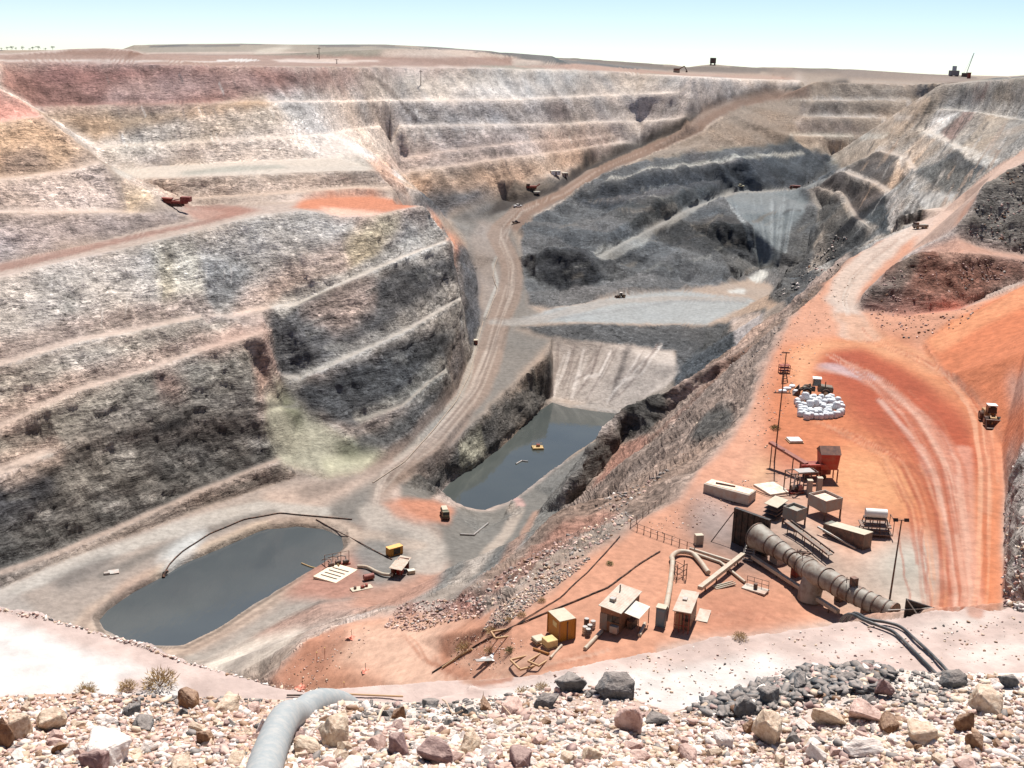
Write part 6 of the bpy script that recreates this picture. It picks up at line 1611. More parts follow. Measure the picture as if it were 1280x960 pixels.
# ------------------------------------------------------------------ vehicles
def wheel(parent, c, r, w__, axis=(0, 1, 0)):
    c = Vector(c); ax_ = Vector(axis)
    o = MB().cyl(c - ax_ * w__ / 2, c + ax_ * w__ / 2, r, n=18).build("wheel", rubber, parent, None, True)
    s = 1 if c.y > 0 else -1
    MB().cyl(c + ax_ * s * (w__ / 2 - 0.02), c + ax_ * s * (w__ / 2 + 0.03), r * 0.52, n=14).build("rim", mat("rim_dust", (166, 140, 110), 0.7), o)
    return o
def wheel_loader(label, loc, rz, body, scale=1.0, roof=(222, 214, 204)):
    t = thing("wheel_loader", label, "loader", loc, rz); t.scale = (scale,) * 3
    m = MB(); m.hexa([(-3.0, -0.95, 0.9), (-0.3, -0.95, 0.9), (-0.3, 0.95, 0.9), (-3.0, 0.95, 0.9)], [(-2.9, -0.85, 1.9), (-0.3, -0.85, 2.1), (-0.3, 0.85, 2.1), (-2.9, 0.85, 1.9)]); b_ = m.build("engine_body", body, t, bevel=0.06)
    MB().cyl((-1.6, 0.4, 1.95), (-1.6, 0.4, 2.8), 0.09, n=8).build("exhaust", dark_steel, b_)
    MB().box((-3.02, 0, 1.35), (0.06, 1.5, 0.7)).build("grille", dark_steel, b_)
    MB().box((1.2, 0, 1.15), (2.2, 1.1, 0.7)).build("front_frame", body, t, bevel=0.05)
    c_ = MB(); c_.hexa([(-0.75, -0.75, 2.0), (0.75, -0.75, 1.9), (0.75, 0.75, 1.9), (-0.75, 0.75, 2.0)], [(-0.7, -0.7, 3.2), (0.55, -0.7, 3.2), (0.55, 0.7, 3.2), (-0.7, 0.7, 3.2)]); cb = c_.build("cab", glass, t)
    for x in (-0.72, 0.62):
        for y in (-0.74, 0.74): MB().bar((x, y, 1.95), (x * 0.92, y * 0.95, 3.2), 0.1).build("pillar", body, cb)
    MB().box((-0.05, 0, 3.28), (1.6, 1.7, 0.14)).build("cab_roof", mat("loader_roof", roof, 0.6), t)
    for y in (-0.45, 0.45): MB().bar((0.9, y, 1.9), (3.1, y, 0.7), 0.22, 0.34).build("lift_arm", body, t)
    m = MB(); prof = [(3.0, 1.35), (2.9, 0.5), (3.1, 0.15), (4.1, 0.08), (4.1, 0.02), (2.95, 0.05), (2.75, 0.5), (2.85, 1.4)]
    n = len(prof)
    V = [(x, -1.5, z) for x, z in prof] + [(x, 1.5, z) for x, z in prof]
    m.add(V, [(i, (i + 1) % n, n + (i + 1) % n, n + i) for i in range(n)]); m.add([(2.8, -1.52, 0.05), (4.1, -1.52, 0.05), (3.0, -1.52, 1.38), (2.8, -1.46, 0.05), (4.1, -1.46, 0.05), (3.0, -1.46, 1.38)], [(0, 1, 2), (5, 4, 3), (0, 3, 4, 1), (1, 4, 5, 2), (2, 5, 3, 0)])
    m.add([(2.8, 1.52, 0.05), (4.1, 1.52, 0.05), (3.0, 1.52, 1.38), (2.8, 1.46, 0.05), (4.1, 1.46, 0.05), (3.0, 1.46, 1.38)], [(0, 1, 2), (5, 4, 3), (0, 3, 4, 1), (1, 4, 5, 2), (2, 5, 3, 0)])
    m.build("bucket", mat("bucket_dark", (60, 50, 48), 0.6, 0.2), t)
    for x in (-1.75, 1.55):
        for y in (-1.15, 1.15): wheel(t, (x, y, 0.8), 0.8, 0.65)
    for y in (-0.6, 0.6): MB().box((0.72, y, 3.1), (0.1, 0.25, 0.16)).build("work_light", mat("lamp_glass", (230, 228, 214), 0.3, 0, 0), t)
    return t
loader_tan = mat("loader_tan", (160, 132, 88), 0.6, 0, 0.5)
loader_dark = mat("loader_olive", (84, 80, 66), 0.6, 0, 0.4)
wheel_loader("tan wheel loader facing the camera on the orange slope at the right", at(1237, 528), math.radians(-98), loader_tan, 1.0)
wheel_loader("dark wheel loader parked side on behind the pile of white bags", at(1019, 494), math.radians(180 - 12), loader_dark, 1.05)
wheel_loader("tiny dark loader on the near edge of the wide grey pad", at(776, 372), math.radians(200), loader_dark, 0.8)

def ute(label, loc, rz, rgb, scale=1.0):
    t = thing("utility_vehicle", label, "ute", loc, rz); t.scale = (scale,) * 3
    bm_ = mat("ute_%d" % rgb[0], rgb, 0.4, 0, 0.3)
    m = MB(); m.hexa([(-2.4, -0.9, 0.45), (2.4, -0.9, 0.45), (2.4, 0.9, 0.45), (-2.4, 0.9, 0.45)], [(-2.4, -0.88, 1.05), (2.35, -0.85, 1.0), (2.35, 0.85, 1.0), (-2.4, 0.88, 1.05)]); m.build("body", bm_, t, bevel=0.06)
    m = MB(); m.hexa([(-0.6, -0.82, 1.05), (1.2, -0.82, 1.0), (1.2, 0.82, 1.0), (-0.6, 0.82, 1.05)], [(-0.5, -0.7, 1.7), (0.5, -0.7, 1.7), (0.5, 0.7, 1.7), (-0.5, 0.7, 1.7)]); m.build("cab", glass, t)
    MB().box((0, 0, 1.74), (1.15, 1.5, 0.1)).build("cab_roof", bm_, t)
    MB().box((-1.55, 0, 1.12), (1.7, 1.8, 0.14)).build("tray", bm_, t)
    for x in (-1.5, 1.5):
        for y in (-0.8, 0.8): wheel(t, (x, y, 0.38), 0.38, 0.25)
    return t
ute("white utility vehicle driving on the haul road above the bend", at(647, 259), math.radians(35), (226, 226, 222), 1.15)
ute("dark utility vehicle at the side of the haul road bend below the white one", at(645, 279), math.radians(10), (70, 62, 60), 1.0)
ute("pale yellow vehicle on the bench right at the top of the light grey dump face", at(925, 235), math.radians(5), (214, 206, 170), 1.2)

def haul_truck(label, loc, rz, rgb, scale=1.0):
    t = thing("haul_truck", label, "truck", loc, rz); t.scale = (scale,) * 3
    bm_ = mat("truck_%d" % rgb[0], rgb, 0.6, 0, 0.4)
    MB().box((0, 0, 1.3), (7.5, 2.2, 0.6)).build("chassis", dark_steel, t)
    m = MB(); m.hexa([(-3.8, -1.6, 1.9), (1.4, -1.6, 1.7), (1.4, 1.6, 1.7), (-3.8, 1.6, 1.9)], [(-4.3, -1.9, 3.2), (1.9, -1.9, 3.4), (1.9, 1.9, 3.4), (-4.3, 1.9, 3.2)]); m.build("tray", bm_, t)
    MB().box((2.6, 0.5, 2.5), (1.5, 1.6, 1.5)).build("cab", bm_, t, bevel=0.06)
    MB().box((3.37, 0.5, 2.75), (0.06, 1.4, 0.7)).build("windscreen", glass, t)
    MB().box((3.1, 0, 1.6), (1.6, 2.8, 0.7)).build("bonnet", bm_, t)
    for x in (-2.3, 2.6):
        for y in (-1.5, 1.5): wheel(t, (x, y, 0.95), 0.95, 0.8)
    return t
haul_truck("dark red haul truck on the road above the light grey dump face", at(993, 237), math.radians(170), (96, 46, 44), 0.95)

def shed_box(name, label, cat, loc, rz, sx, sy, h, wall, roof, doors=1):
    t = thing(name, label, cat, loc, rz)
    MB().box((0, 0, h / 2), (sx, sy, h)).build("wall", wall, t)
    MB().box((0, 0, h + 0.06), (sx + 0.3, sy + 0.3, 0.12)).build("roof", roof, t)
    for k in range(doors): MB().box(((k - (doors - 1) / 2) * sx / max(1, doors), -sy / 2 - 0.02, h * 0.42), (0.9, 0.05, h * 0.8)).build("door", dark_steel, t)
    MB().box((sx * 0.33, -sy / 2 - 0.02, h * 0.6), (0.7, 0.05, 0.6)).build("window", glass, t)
    return t
cream_m = mat("dusty_cream", (178, 168, 148))
shed_box("site_office", "white hut on the far side of the haul road below the pale benches", "hut", at(694, 219), 0.3, 6.5, 3.2, 2.8, mat("white_wall", (226, 224, 220), 0.6), white_roof())
shed_box("site_office", "small grey hut right of the white hut beside the haul road", "hut", at(706, 221), 0.3, 3.5, 3.0, 2.5, mat("grey_wall", (150, 146, 140), 0.6), white_roof())
t = thing("drill_rig", "dark brown drilling machine standing on pale ground left of the haul road", "drill rig", at(664, 237), 0.3)
MB().box((0, 0, 1.4), (6.5, 2.6, 1.6)).build("deck", rust, t); MB().box((-2.2, 0, 2.9), (1.8, 2.2, 1.4)).build("cab", dark_steel, t); MB().bar((2.6, 0, 1.2), (5.8, 0, 3.4), 0.6).build("mast", rust, t)
for y in (-1.2, 1.2): MB().box((0, y, 0.45), (6.0, 0.6, 0.9)).build("track", rubber, t)
t = thing("service_trailer", "pale trailer parked below the brown drilling machine", "trailer", at(671, 243), 0.4)
MB().box((0, 0, 1.3), (4.2, 2.0, 1.2)).build("body", white_roof(), t, bevel=0.05)
for x in (-1.0, 1.0):
    for y in (-0.9, 0.9): wheel(t, (x, y, 0.45), 0.45, 0.3)
# red mobile crusher at the far left
t = thing("mobile_crusher", "dark red mobile crusher with a raised tail conveyor on the left terrace", "crusher", at(214, 258), math.radians(-2))
MB().box((1.5, 0, 1.5), (9.0, 2.4, 0.9)).build("chassis", rust, t); MB().box((5.6, 0, 2.7), (3.6, 2.6, 1.7)).build("engine_house", mat("deep_red", (110, 36, 34), 0.6), t)
m = MB(); m.hexa([(-2.2, -0.8, 1.9), (0.2, -0.8, 1.9), (0.2, 0.8, 1.9), (-2.2, 0.8, 1.9)], [(-3.2, -1.4, 3.1), (0.6, -1.4, 2.9), (0.6, 1.4, 2.9), (-3.2, 1.4, 3.1)]); m.build("hopper", rust, t)
MB().bar((-2.0, 0, 1.6), (-8.6, 0, 3.6), 0.9, 0.35).build("tail_conveyor", mat("faded_red", (124, 70, 60)), t); MB().bar((-5.5, 0, 0), (-5.5, 0, 2.6), 0.16).build("conveyor_leg", dark_steel, t)
MB().bar((0.5, 0.6, 2.0), (4.2, 0.6, 2.9), 0.8, 0.3).build("feed_belt", mat("faded_red", (124, 70, 60)), t)
for y in (-1.2, 1.2): MB().box((1.2, y, 0.5), (6.5, 0.55, 1.0)).build("track", rubber, t)
# red kiosk by the haul road
shed_box("pump_box", "tiny red box beside the haul road below the junction", "box", at(593, 430), 0.2, 2.6, 2.2, 1.8, mat("kiosk_red", (150, 60, 52), 0.6), cream_m, 1)
# hut on the orange patch above the lake
t = thing("water_cart", "dark green water cart on the orange patch between road and lake", "truck", at(556, 647), math.radians(-78))
MB().box((0, 0, 0.8), (5.2, 2.0, 0.4)).build("chassis", dark_steel, t); MB().cyl((-2.4, 0, 1.8), (0.8, 0, 1.8), 1.0, n=16).build("tank", mat("cart_green", (84, 90, 70), 0.6), t, smooth=True)
MB().box((-0.8, 0, 2.75), (3.2, 1.6, 0.1)).build("tank_deck", cream_m, t); MB().box((1.9, 0, 1.9), (1.3, 2.0, 1.7)).build("cab", mat("cart_green", (84, 90, 70)), t, bevel=0.06); MB().box((2.57, 0, 2.2), (0.05, 1.7, 0.7)).build("windscreen", glass, t)
for x in (-1.7, 1.8):
    for y in (-0.95, 0.95): wheel(t, (x, y, 0.55), 0.55, 0.4)
# pontoon on the lake
t = thing("pump_pontoon", "small yellowish pump pontoon floating on the green lake", "pontoon", P(672, 560.5, LAKE_Z), 0.15)
for y in (-1.4, 1.4): MB().cyl((-2.1, y, 0.15), (2.1, y, 0.15), 0.45, n=12).build("float", mat("float_tan", (176, 150, 96), 0.7), t)
MB().box((0, 0, 0.62), (4.0, 3.4, 0.1)).build("deck", mat("float_tan", (176, 150, 96)), t); MB().box((0.2, 0.2, 1.15), (1.3, 1.0, 0.9)).build("pump", rust, t)
m = MB()
for x in (-1.9, 1.9):
    for y in (-1.6, 1.6): m.bar((x, y, 0.6), (x, y, 1.7), 0.08)
for z in (1.2, 1.7):
    for y in (-1.6, 1.6): m.bar((-1.9, y, z), (1.9, y, z), 0.06)
m.build("railing", mat("float_tan", (176, 150, 96)), t)
pipe("floating_hose", [P(660, 577, LAKE_Z + 0.1), P(652, 576, LAKE_Z + 0.12), P(645, 580, LAKE_Z + 0.1)], 0.3, galv, "short pale floating hose segment left of the pontoon", "hose")

# ------------------------------------------------------------------ pump station at the pond
loc, a, w_, d_ = frame3((501, 724), (512, 712), (490.5, 720))
t = thing("pump_shed", "open fronted pump shed with two pale roof panels near the pond", "shed", loc, a)
h = 2.9
MB().box((0.2, d_ / 2 - 0.08, h / 2), (w_, 0.12, h)).build("back_wall", mat("red_wall", (110, 50, 44), 0.7), t); MB().box((w_ / 2, 0, h / 2), (0.12, d_ - 0.3, h)).build("side_wall", mat("red_wall", (110, 50, 44)), t)
for y in (-1, 1): MB().box((-w_ / 2 + 0.1, y * (d_ / 2 - 0.2), h / 2), (0.16, 0.16, h)).build("post", dark_steel, t)
m = MB(); m.sheet([(-w_ / 2 - .4, -d_ / 2 - .4, h), (w_ * 0.18, -d_ / 2 - .4, h), (w_ * 0.18, d_ / 2 + .3, h + .25), (-w_ / 2 - .4, d_ / 2 + .3, h + .25)], 0.08); m.build("roof", cream_roof, t)
m = MB(); m.sheet([(w_ * 0.18, -d_ / 2 - .1, h - 0.3), (w_ / 2 + 1.4, -d_ / 2 - .1, h - 0.3), (w_ / 2 + 1.4, d_ / 2 + .2, h - 0.05), (w_ * 0.18, d_ / 2 + .2, h - 0.05)], 0.08); m.build("rear_roof", cream_roof, t)
MB().box((0, 0, 0.7), (1.8, 1.4, 1.4)).build("pump", mat("pump_red", (150, 40, 36), 0.5), t)
loc = at(493, 693)
t = thing("shipping_container", "small ochre container with an open side above the pump shed", "container", loc, math.radians(38))
MB().box((0, 0, 1.2), (4.2, 1.9, 2.2)).build("body", ylw, t); MB().box((0, 0, 2.34), (4.3, 2.0, 0.08)).build("roof", mat("orange_top", (222, 168, 96), 0.7), t); MB().box((0.2, -0.97, 1.2), (2.0, 0.05, 1.6)).build("opening_shade", black_paint, t)  # the open side is a black plate in place of a shaded interior
# slotted concrete pad
loc, a, w_, d_ = frame3((420, 729), (447, 712.5), (394, 722))
t = thing("slotted_pad", "pale concrete pad with four dark slots at the pond edge", "slab", loc, a)
MB().box((0, 0, 0.15), (w_, d_, 0.5)).build("slab", mat("pad_cream", (214, 196, 172), 0.9, 0, 0.15), t)
for k in range(4): MB().box((-w_ * 0.30 + k * w_ * 0.18, 0.0, 0.42), (w_ * 0.05, d_ * 0.7, 0.06)).build("slot", black_paint, t)
t = thing("pump_set", "cluster of dark pumps and pipes at the pond end of the slotted pad", "pump", at(424, 708), 0.5)
for k, (x, y) in enumerate(((-2.0, 0), (0, 0.6), (2.0, 0.2))):
    MB().cyl((x - 0.8, y, 1.0), (x + 0.6, y, 1.0), 0.5, n=12).build("motor", dark_steel, t); MB().box((x, y, 0.3), (2.0, 1.1, 0.4)).build("skid", rust, t)
    MB().tube([(x, y, 1.2), (x, y + 0.5, 2.2), (x - 0.5, y + 2.5, 1.6), (x - 1.0, y + 5.0, 0.3)], 0.16).build("riser", galv, t)
m = MB()
for x in (-3.4, -1.2, 1.0, 3.2): m.bar((x, 1.4, 0), (x, 1.4, 3.2), 0.12)
m.bar((-3.4, 1.4, 3.2), (3.2, 1.4, 3.2), 0.1); m.build("gantry", dark_steel, t)
pipe("delivery_pipe", smooth_path([at(447, 710, 0.5), at(459, 711.5, 0.6), at(470, 717, 0.6), at(480, 721, 0.7), at(491, 722, 0.8)], 4), 0.42, pale_pipe, "thick pale delivery pipe curving from the pad to the pump shed", "pipe")
t = thing("diesel_tank", "dark red cylindrical tank lying below the delivery pipe", "tank", at(461, 725), math.radians(30))
MB().cyl((-1.3, 0, 0.9), (1.3, 0, 0.9), 0.75, n=18).build("tank", mat("tank_red", (120, 62, 54), 0.6), t, smooth=True)
for x in (-0.8, 0.8): MB().box((x, 0, 0.2), (0.25, 1.3, 0.5)).build("saddle", dark_steel, t)
t = thing("scrap_tray", "pale tray of scrap and small red pumps below the red tank", "tray", at(452, 736), math.radians(28))
MB().box((0, 0, 0.12), (5.4, 2.2, 0.3)).build("tray", cream_m, t)
for x, y, s in ((-1.6, 0.2, 0.7), (0.2, -0.2, 0.9), (1.4, 0.3, 0.8)): MB().box((x, y, 0.55), (s, s * 0.7, 0.6), x).build("pump", rust if x > -1 else dark_steel, t)
t = thing("white_box", "small white box right of the pump shed", "box", at(514, 717), 0.4); MB().box((0, 0, 0.5), (1.8, 1.2, 1.0)).build("body", cream_m, t, bevel=0.04); MB().box((0, 0, 1.03), (1.9, 1.3, 0.07)).build("lid", white_roof(), t)
# hoses round the pond
road_pipe_m = mat("dull_pipe", (150, 140, 126), 0.7, 0, 0.4)
pipe("slurry_pipe", smooth_path(on_ground([(205, 719), (212, 706), (228, 690), (262, 668), (305, 650), (350, 642), (395, 646), (440, 650)], 0.2, 14), 2), 0.16, rubber, "black slurry pipe curving along the far bank of the pond", "pipe")
pipe("slurry_pipe", smooth_path(on_ground([(395, 650), (420, 664), (448, 678), (470, 690), (490, 700)], 0.2, 14), 2), 0.14, rubber, "black pipe running from the pond corner to the ochre container", "pipe")
pipe("road_pipe", smooth_path(on_ground([(604, 402), (594, 440), (588, 466), (570, 502), (540, 540), (505, 578), (478, 596), (466, 604)], 0.15, 16), 2), 0.16, road_pipe_m, "long pale pipe following the left edge of the haul road", "pipe")
pipe("road_pipe", smooth_path(on_ground([(622, 322), (616, 345), (622, 362), (608, 398)], 0.15, 12), 2), 0.16, road_pipe_m, "short pale pipe branching above the haul road junction", "pipe")
pipe("intake_hose", smooth_path([P(377, 704, POND_Z + 0.15), P(395, 710, POND_Z + 0.15), P(410, 704, POND_Z + 0.6), P(424, 706, -125.2)], 4), 0.2, mat("hose_tan", (160, 140, 96), 0.7), "tan intake hose floating at the corner of the pond", "hose")
t = thing("discharge_outlet", "dark pipe outlet discharging on the left bank of the pond", "outlet", at(205, 720))
MB().tube([(0.6, 1.2, 0.8), (0, 0, 0.8), (0.2, -1.0, 0.1)], 0.4, 10).build("spout", rubber, t); MB().box((0, 0.6, 0.3), (1.0, 1.0, 0.6)).build("footing", concrete, t)
t = thing("scrap_sheet", "pale sheet of scrap on the bank left of the pond", "sheet", at(142, 716), 0.4); MB().box((0, 0, 0.3), (2.6, 1.8, 0.12), 0, 0.15).build("sheet", galv, t); MB().box((-1.6, -0.4, 0.3), (1.4, 1.0, 0.5)).build("crate", mat("grey_wall", (150, 146, 140)), t)
pipe("lake_pipe", [at(575, 669, 0.3), at(592, 670, 0.3), at(610, 655, 0.3)], 0.28, galv, "bent grey pipe lying on the bank right of the water cart", "pipe")
# container on the ramp
t = thing("parked_trailer", "low grey trailer on the pale ramp at the upper right", "trailer", at(1150, 286), 0.2)
MB().box((0, 0, 1.1), (5.0, 2.2, 0.9)).build("bed", mat("trailer_grey", (120, 120, 112), 0.7), t); MB().box((-1.7, 0, 1.9), (1.2, 2.0, 0.8)).build("headboard", dark_steel, t)
for x in (-1.6, 1.6):
    for y in (-1.0, 1.0): wheel(t, (x, y, 0.5), 0.5, 0.35)

# ------------------------------------------------------------------ rim of the pit, far away
def far_at(px, py, d): 
    x, y, z = P(px, py, d); return (x, y, ground(x, y))
t = thing("headframe", "dark mine headframe on the skyline above the far wall", "headframe", far_at(891, 80, 1215))
for x in (-2.4, 2.4):
    for y in (-2, 2): MB().bar((x, y, -3), (x * 0.6, y * 0.6, 6), 0.7).build("leg", dark_steel, t)
MB().box((0, 0, 4.2), (5.5, 4.2, 5.5)).build("winding_house", dark_steel, t)
t = thing("excavator", "dark excavator on the skyline left of the headframe", "excavator", far_at(846, 84, 1100))
MB().box((0, 0, 2.6), (5.5, 3.4, 2.4)).build("house", mat("digger_brown", (110, 76, 60), 0.6), t); MB().bar((2, 0, 3), (7, 0, 6), 0.9).build("boom", mat("digger_brown", (110, 76, 60)), t); MB().bar((7, 0, 6), (9.5, 0, 2), 0.7).build("stick", dark_steel, t); MB().box((9.4, 0, 1.2), (1.6, 1.6, 1.5)).build("bucket", dark_steel, t)
for y in (-1.6, 1.6): MB().box((0, y, 0.6), (5.5, 0.8, 1.2)).build("track", rubber, t)
t = thing("drag_tower", "pale tower block on the right skyline beside a crane boom", "tower", far_at(1192, 95, 1290))
MB().box((0, 0, 3.2), (9, 6, 5)).build("house", mat("tower_grey", (120, 120, 122), 0.7), t); MB().box((0, 0, 8.0), (3.5, 3, 4.5)).build("cabin", mat("tower_pale", (166, 172, 180), 0.7), t)
for x in (-3, 3): MB().box((x, 0, -0.5), (1.6, 6, 3)).build("leg", dark_steel, t)
t = thing("crawler_crane", "crane with a long thin leaning boom on the right skyline", "crane", far_at(1206, 97, 1290))
MB().box((0, 0, 2), (6, 4, 4)).build("house", dark_steel, t); MB().bar((1, 0, 3), (6.2, 0, 24), 0.55).build("boom", galv, t); MB().bar((-2, 0, 3), (6.2, 0, 24), 0.15).build("stay", galv, t)
MB().box((0, 0, 0), (6.5, 5, 1.6)).build("track", rubber, t)
t = thing("rim_cabin", "little brown cabin right of the crane on the skyline", "cabin", far_at(1211, 97, 1250)); MB().box((0, 0, 2.5), (2.6, 3, 6)).build("wall", rust, t); MB().box((0, 0, 5.6), (3.2, 3.4, 0.4)).build("roof", dark_steel, t)
for px, py, hh, lb in ((399, 74, 8, "thin pole on the far rim above the red band"), (421, 80, 3, "short post on the far rim edge"), (526, 107, 10, "pole standing on the upper far bench"), (397, 72, 2.5, "stub of a post on the pale far plain")):
    b = at(px, py); t = thing("far_pole", lb, "pole", b); MB().cyl((0, 0, -0.5), (0, 0, hh), 0.28, 0.2, 6).build("shaft", dark_steel, t); MB().box((0, 0, hh * 0.9), (2.4, 0.25, 0.25)).build("crossarm", dark_steel, t)

# ------------------------------------------------------------------ bushes and trees
def leaf_mat(name, rgb):
    m, nt, b = node_mat(name)
    oi = nt.nodes.new("ShaderNodeTexCoord"); n = nt.nodes.new("ShaderNodeTexNoise"); n.inputs["Scale"].default_value = 3.0
    link(nt, oi.outputs["Object"], n.inputs["Vector"])
    mx = nt.nodes.new("ShaderNodeMix"); mx.data_type = 'RGBA'; mx.inputs[6].default_value = (*lin(rgb), 1); mx.inputs[7].default_value = (*(lin(rgb) * 0.45), 1)
    link(nt, n.outputs["Fac"], mx.inputs[0]); link(nt, mx.outputs[2], b.inputs["Base Color"]); b.inputs["Roughness"].default_value = 0.9; b.inputs["Specular IOR Level"].default_value = 0.1
    return m
dry = leaf_mat("dry_tussock", (196, 168, 124)); green = leaf_mat("green_shrub", (108, 118, 70)); dull = leaf_mat("dull_scrub", (92, 92, 72)); grey_tw = mat("twig", (120, 100, 84), 0.9)
def bush(px, py, r, label, m_=None, n=420, group=None, seed=0):
    R = random.Random(int(px * 7 + py)); loc = at(px, py)
    if 'bench' in label or 'rubble edge' in label:
        x, y, z = P(px, py, -22.0); loc = (x, y, ground(x, y))
    t = thing("bush", label, "bush", loc, 0, group)
    m = MB()
    for k in range(n):
        az, el = R.uniform(0, 6.283), math.asin(R.uniform(0.02, 1)); rr_ = r * R.uniform(0.35, 1.05)
        d = Vector((math.cos(az) * math.cos(el), math.sin(az) * math.cos(el), math.sin(el) * 0.9 + 0.05))
        p = d * rr_; q = p + (d + Vector((R.uniform(-.7, .7), R.uniform(-.7, .7), R.uniform(-.3, .7)))).normalized() * r * R.uniform(0.2, 0.4)
        s = d.cross(Vector((R.uniform(-1, 1), R.uniform(-1, 1), R.uniform(-1, 1)))).normalized() * r * 0.035
        m.add([p - s, p + s, q], [(0, 1, 2)])
    m.build("foliage", m_ or dry, t)
    m = MB()
    for k in range(9):
        az = k * 0.7; m.tube([(0, 0, -0.05), (math.cos(az) * r * 0.3, math.sin(az) * r * 0.3, r * 0.4), (math.cos(az) * r * 0.6, math.sin(az) * r * 0.6, r * 0.7)], r * 0.02, 4)
    m.build("stem", grey_tw, t)
for px, py, r, lb, m_ in ((581, 813, 1.0, "largest round dry bush on the ledge left of the container", None), (615, 791, 0.75, "second largest dry bush above the biggest one", None), (612, 815, 0.62, "dry bush right of the biggest one beside the timber frames", None),
                          (637, 815, 0.6, "greenish dry bush by the grey scrap heap", green), (636, 776, 0.5, "small dry bush above the pipe lines", None), (652, 770, 0.55, "dry bush at the foot of the grey rubble bank", None), (677, 752, 0.5, "small dry bush half way up the grey rubble bank", None),
                          (762, 706, 0.5, "small bright green shrub on the bank above the larger shed", leaf_mat("bright_shrub", (96, 128, 60))), (969, 537, 0.9, "olive shrub beside the tall power pole", green),
                          (200, 857, 0.62, "larger straw bush on the pale bench at the left", None), (160, 862, 0.36, "smaller straw bush left of the larger one on the pale bench", None), (108, 868, 0.4, "wispy grey bush at the rubble edge", None),
                          (653, 868, 0.28, "small straw tuft on the pale bench in the middle", None), (678, 862, 0.26, "tiny brown tuft right of the straw tuft", None), (925, 800, 0.3, "tiny brown tuft on the pale bench at the right", None)):
    bush(px, py, r, lb, m_)
def far_tree(px, d, hh, k):
    x, y, z = P(px, 63, d); z = ground(x, y); R = random.Random(k)
    t = thing("tree", "small scrubby tree on the far left skyline", "tree", (x, y, z), 0, "trees on the far skyline")
    MB().cyl((0, 0, -0.5), (0.2, 0, hh * 0.5), 0.22, 0.12, 6).build("trunk", grey_tw, t)
    m = MB()
    for q in range(90):
        c = Vector((R.gauss(0, hh * 0.22), R.gauss(0, hh * 0.22), hh * 0.68 + R.gauss(0, hh * 0.14))); s = hh * 0.09
        a1, a2 = Vector((R.uniform(-1, 1), R.uniform(-1, 1), R.uniform(-1, 1))) * s, Vector((R.uniform(-1, 1), R.uniform(-1, 1), R.uniform(-1, 1))) * s
        m.add([c - a1, c + a2, c + a1], [(0, 1, 2)])
    m.build("crown", dull, t)
for k, px in enumerate((2, 9, 15, 20, 28, 37, 41, 48, 57, 66)): far_tree(px, 1450 + 25 * (k % 3), 3.0 + (k * 37 % 5) * 0.7, k)

# ------------------------------------------------------------------ rocks
def rock_mat(name, rgb, rgb2, sc=3.0):
    m, nt, b = node_mat(name)
    tc = nt.nodes.new("ShaderNodeTexCoord")
    n = nt.nodes.new("ShaderNodeTexNoise"); n.inputs["Scale"].default_value = sc; n.inputs["Detail"].default_value = 9; n.inputs["Roughness"].default_value = 0.7
    link(nt, tc.outputs["Object"], n.inputs["Vector"])
    cr = nt.nodes.new("ShaderNodeValToRGB"); cr.color_ramp.elements[0].position = 0.34; cr.color_ramp.elements[1].position = 0.62
    cr.color_ramp.elements[0].color = (*lin(rgb2), 1); cr.color_ramp.elements[1].color = (*lin(rgb), 1)
    link(nt, n.outputs["Fac"], cr.inputs[0])
    ge = nt.nodes.new("ShaderNodeNewGeometry"); sx = nt.nodes.new("ShaderNodeSeparateXYZ"); link(nt, ge.outputs["Normal"], sx.inputs[0])
    du = nt.nodes.new("ShaderNodeMapRange"); du.inputs[1].default_value = 0.35; du.inputs[2].default_value = 0.95; du.inputs[3].default_value = 0.0; du.inputs[4].default_value = 0.55
    link(nt, sx.outputs["Z"], du.inputs[0])
    mu = nt.nodes.new("ShaderNodeMath"); mu.operation = 'MULTIPLY'; link(nt, du.outputs[0], mu.inputs[0]); link(nt, n.outputs["Fac"], mu.inputs[1])
    mx = nt.nodes.new("ShaderNodeMix"); mx.data_type = 'RGBA'; mx.inputs[7].default_value = (*lin((206, 182, 166)), 1)
    link(nt, mu.outputs[0], mx.inputs[0]); link(nt, cr.outputs[0], mx.inputs[6]); link(nt, mx.outputs[2], b.inputs["Base Color"])
    b.inputs["Roughness"].default_value = 0.9; b.inputs["Specular IOR Level"].default_value = 0.2
    bp = nt.nodes.new("ShaderNodeBump"); bp.inputs["Strength"].default_value = 0.6; bp.inputs["Distance"].default_value = 0.05
    link(nt, n.outputs["Fac"], bp.inputs["Height"]); link(nt, bp.outputs[0], b.inputs["Normal"])
    return m
RM = {"slate": rock_mat("slate_rock", (112, 114, 114), (74, 74, 74)), "cream": rock_mat("cream_rock", (216, 198, 174), (164, 132, 106)), "white": rock_mat("white_rock", (230, 222, 214), (196, 178, 168)),
      "pink": rock_mat("pink_rock", (206, 176, 164), (160, 124, 112)), "brown": rock_mat("brown_rock", (150, 116, 86), (100, 68, 50)), "maroon": rock_mat("maroon_rock", (150, 122, 118), (108, 82, 80))}
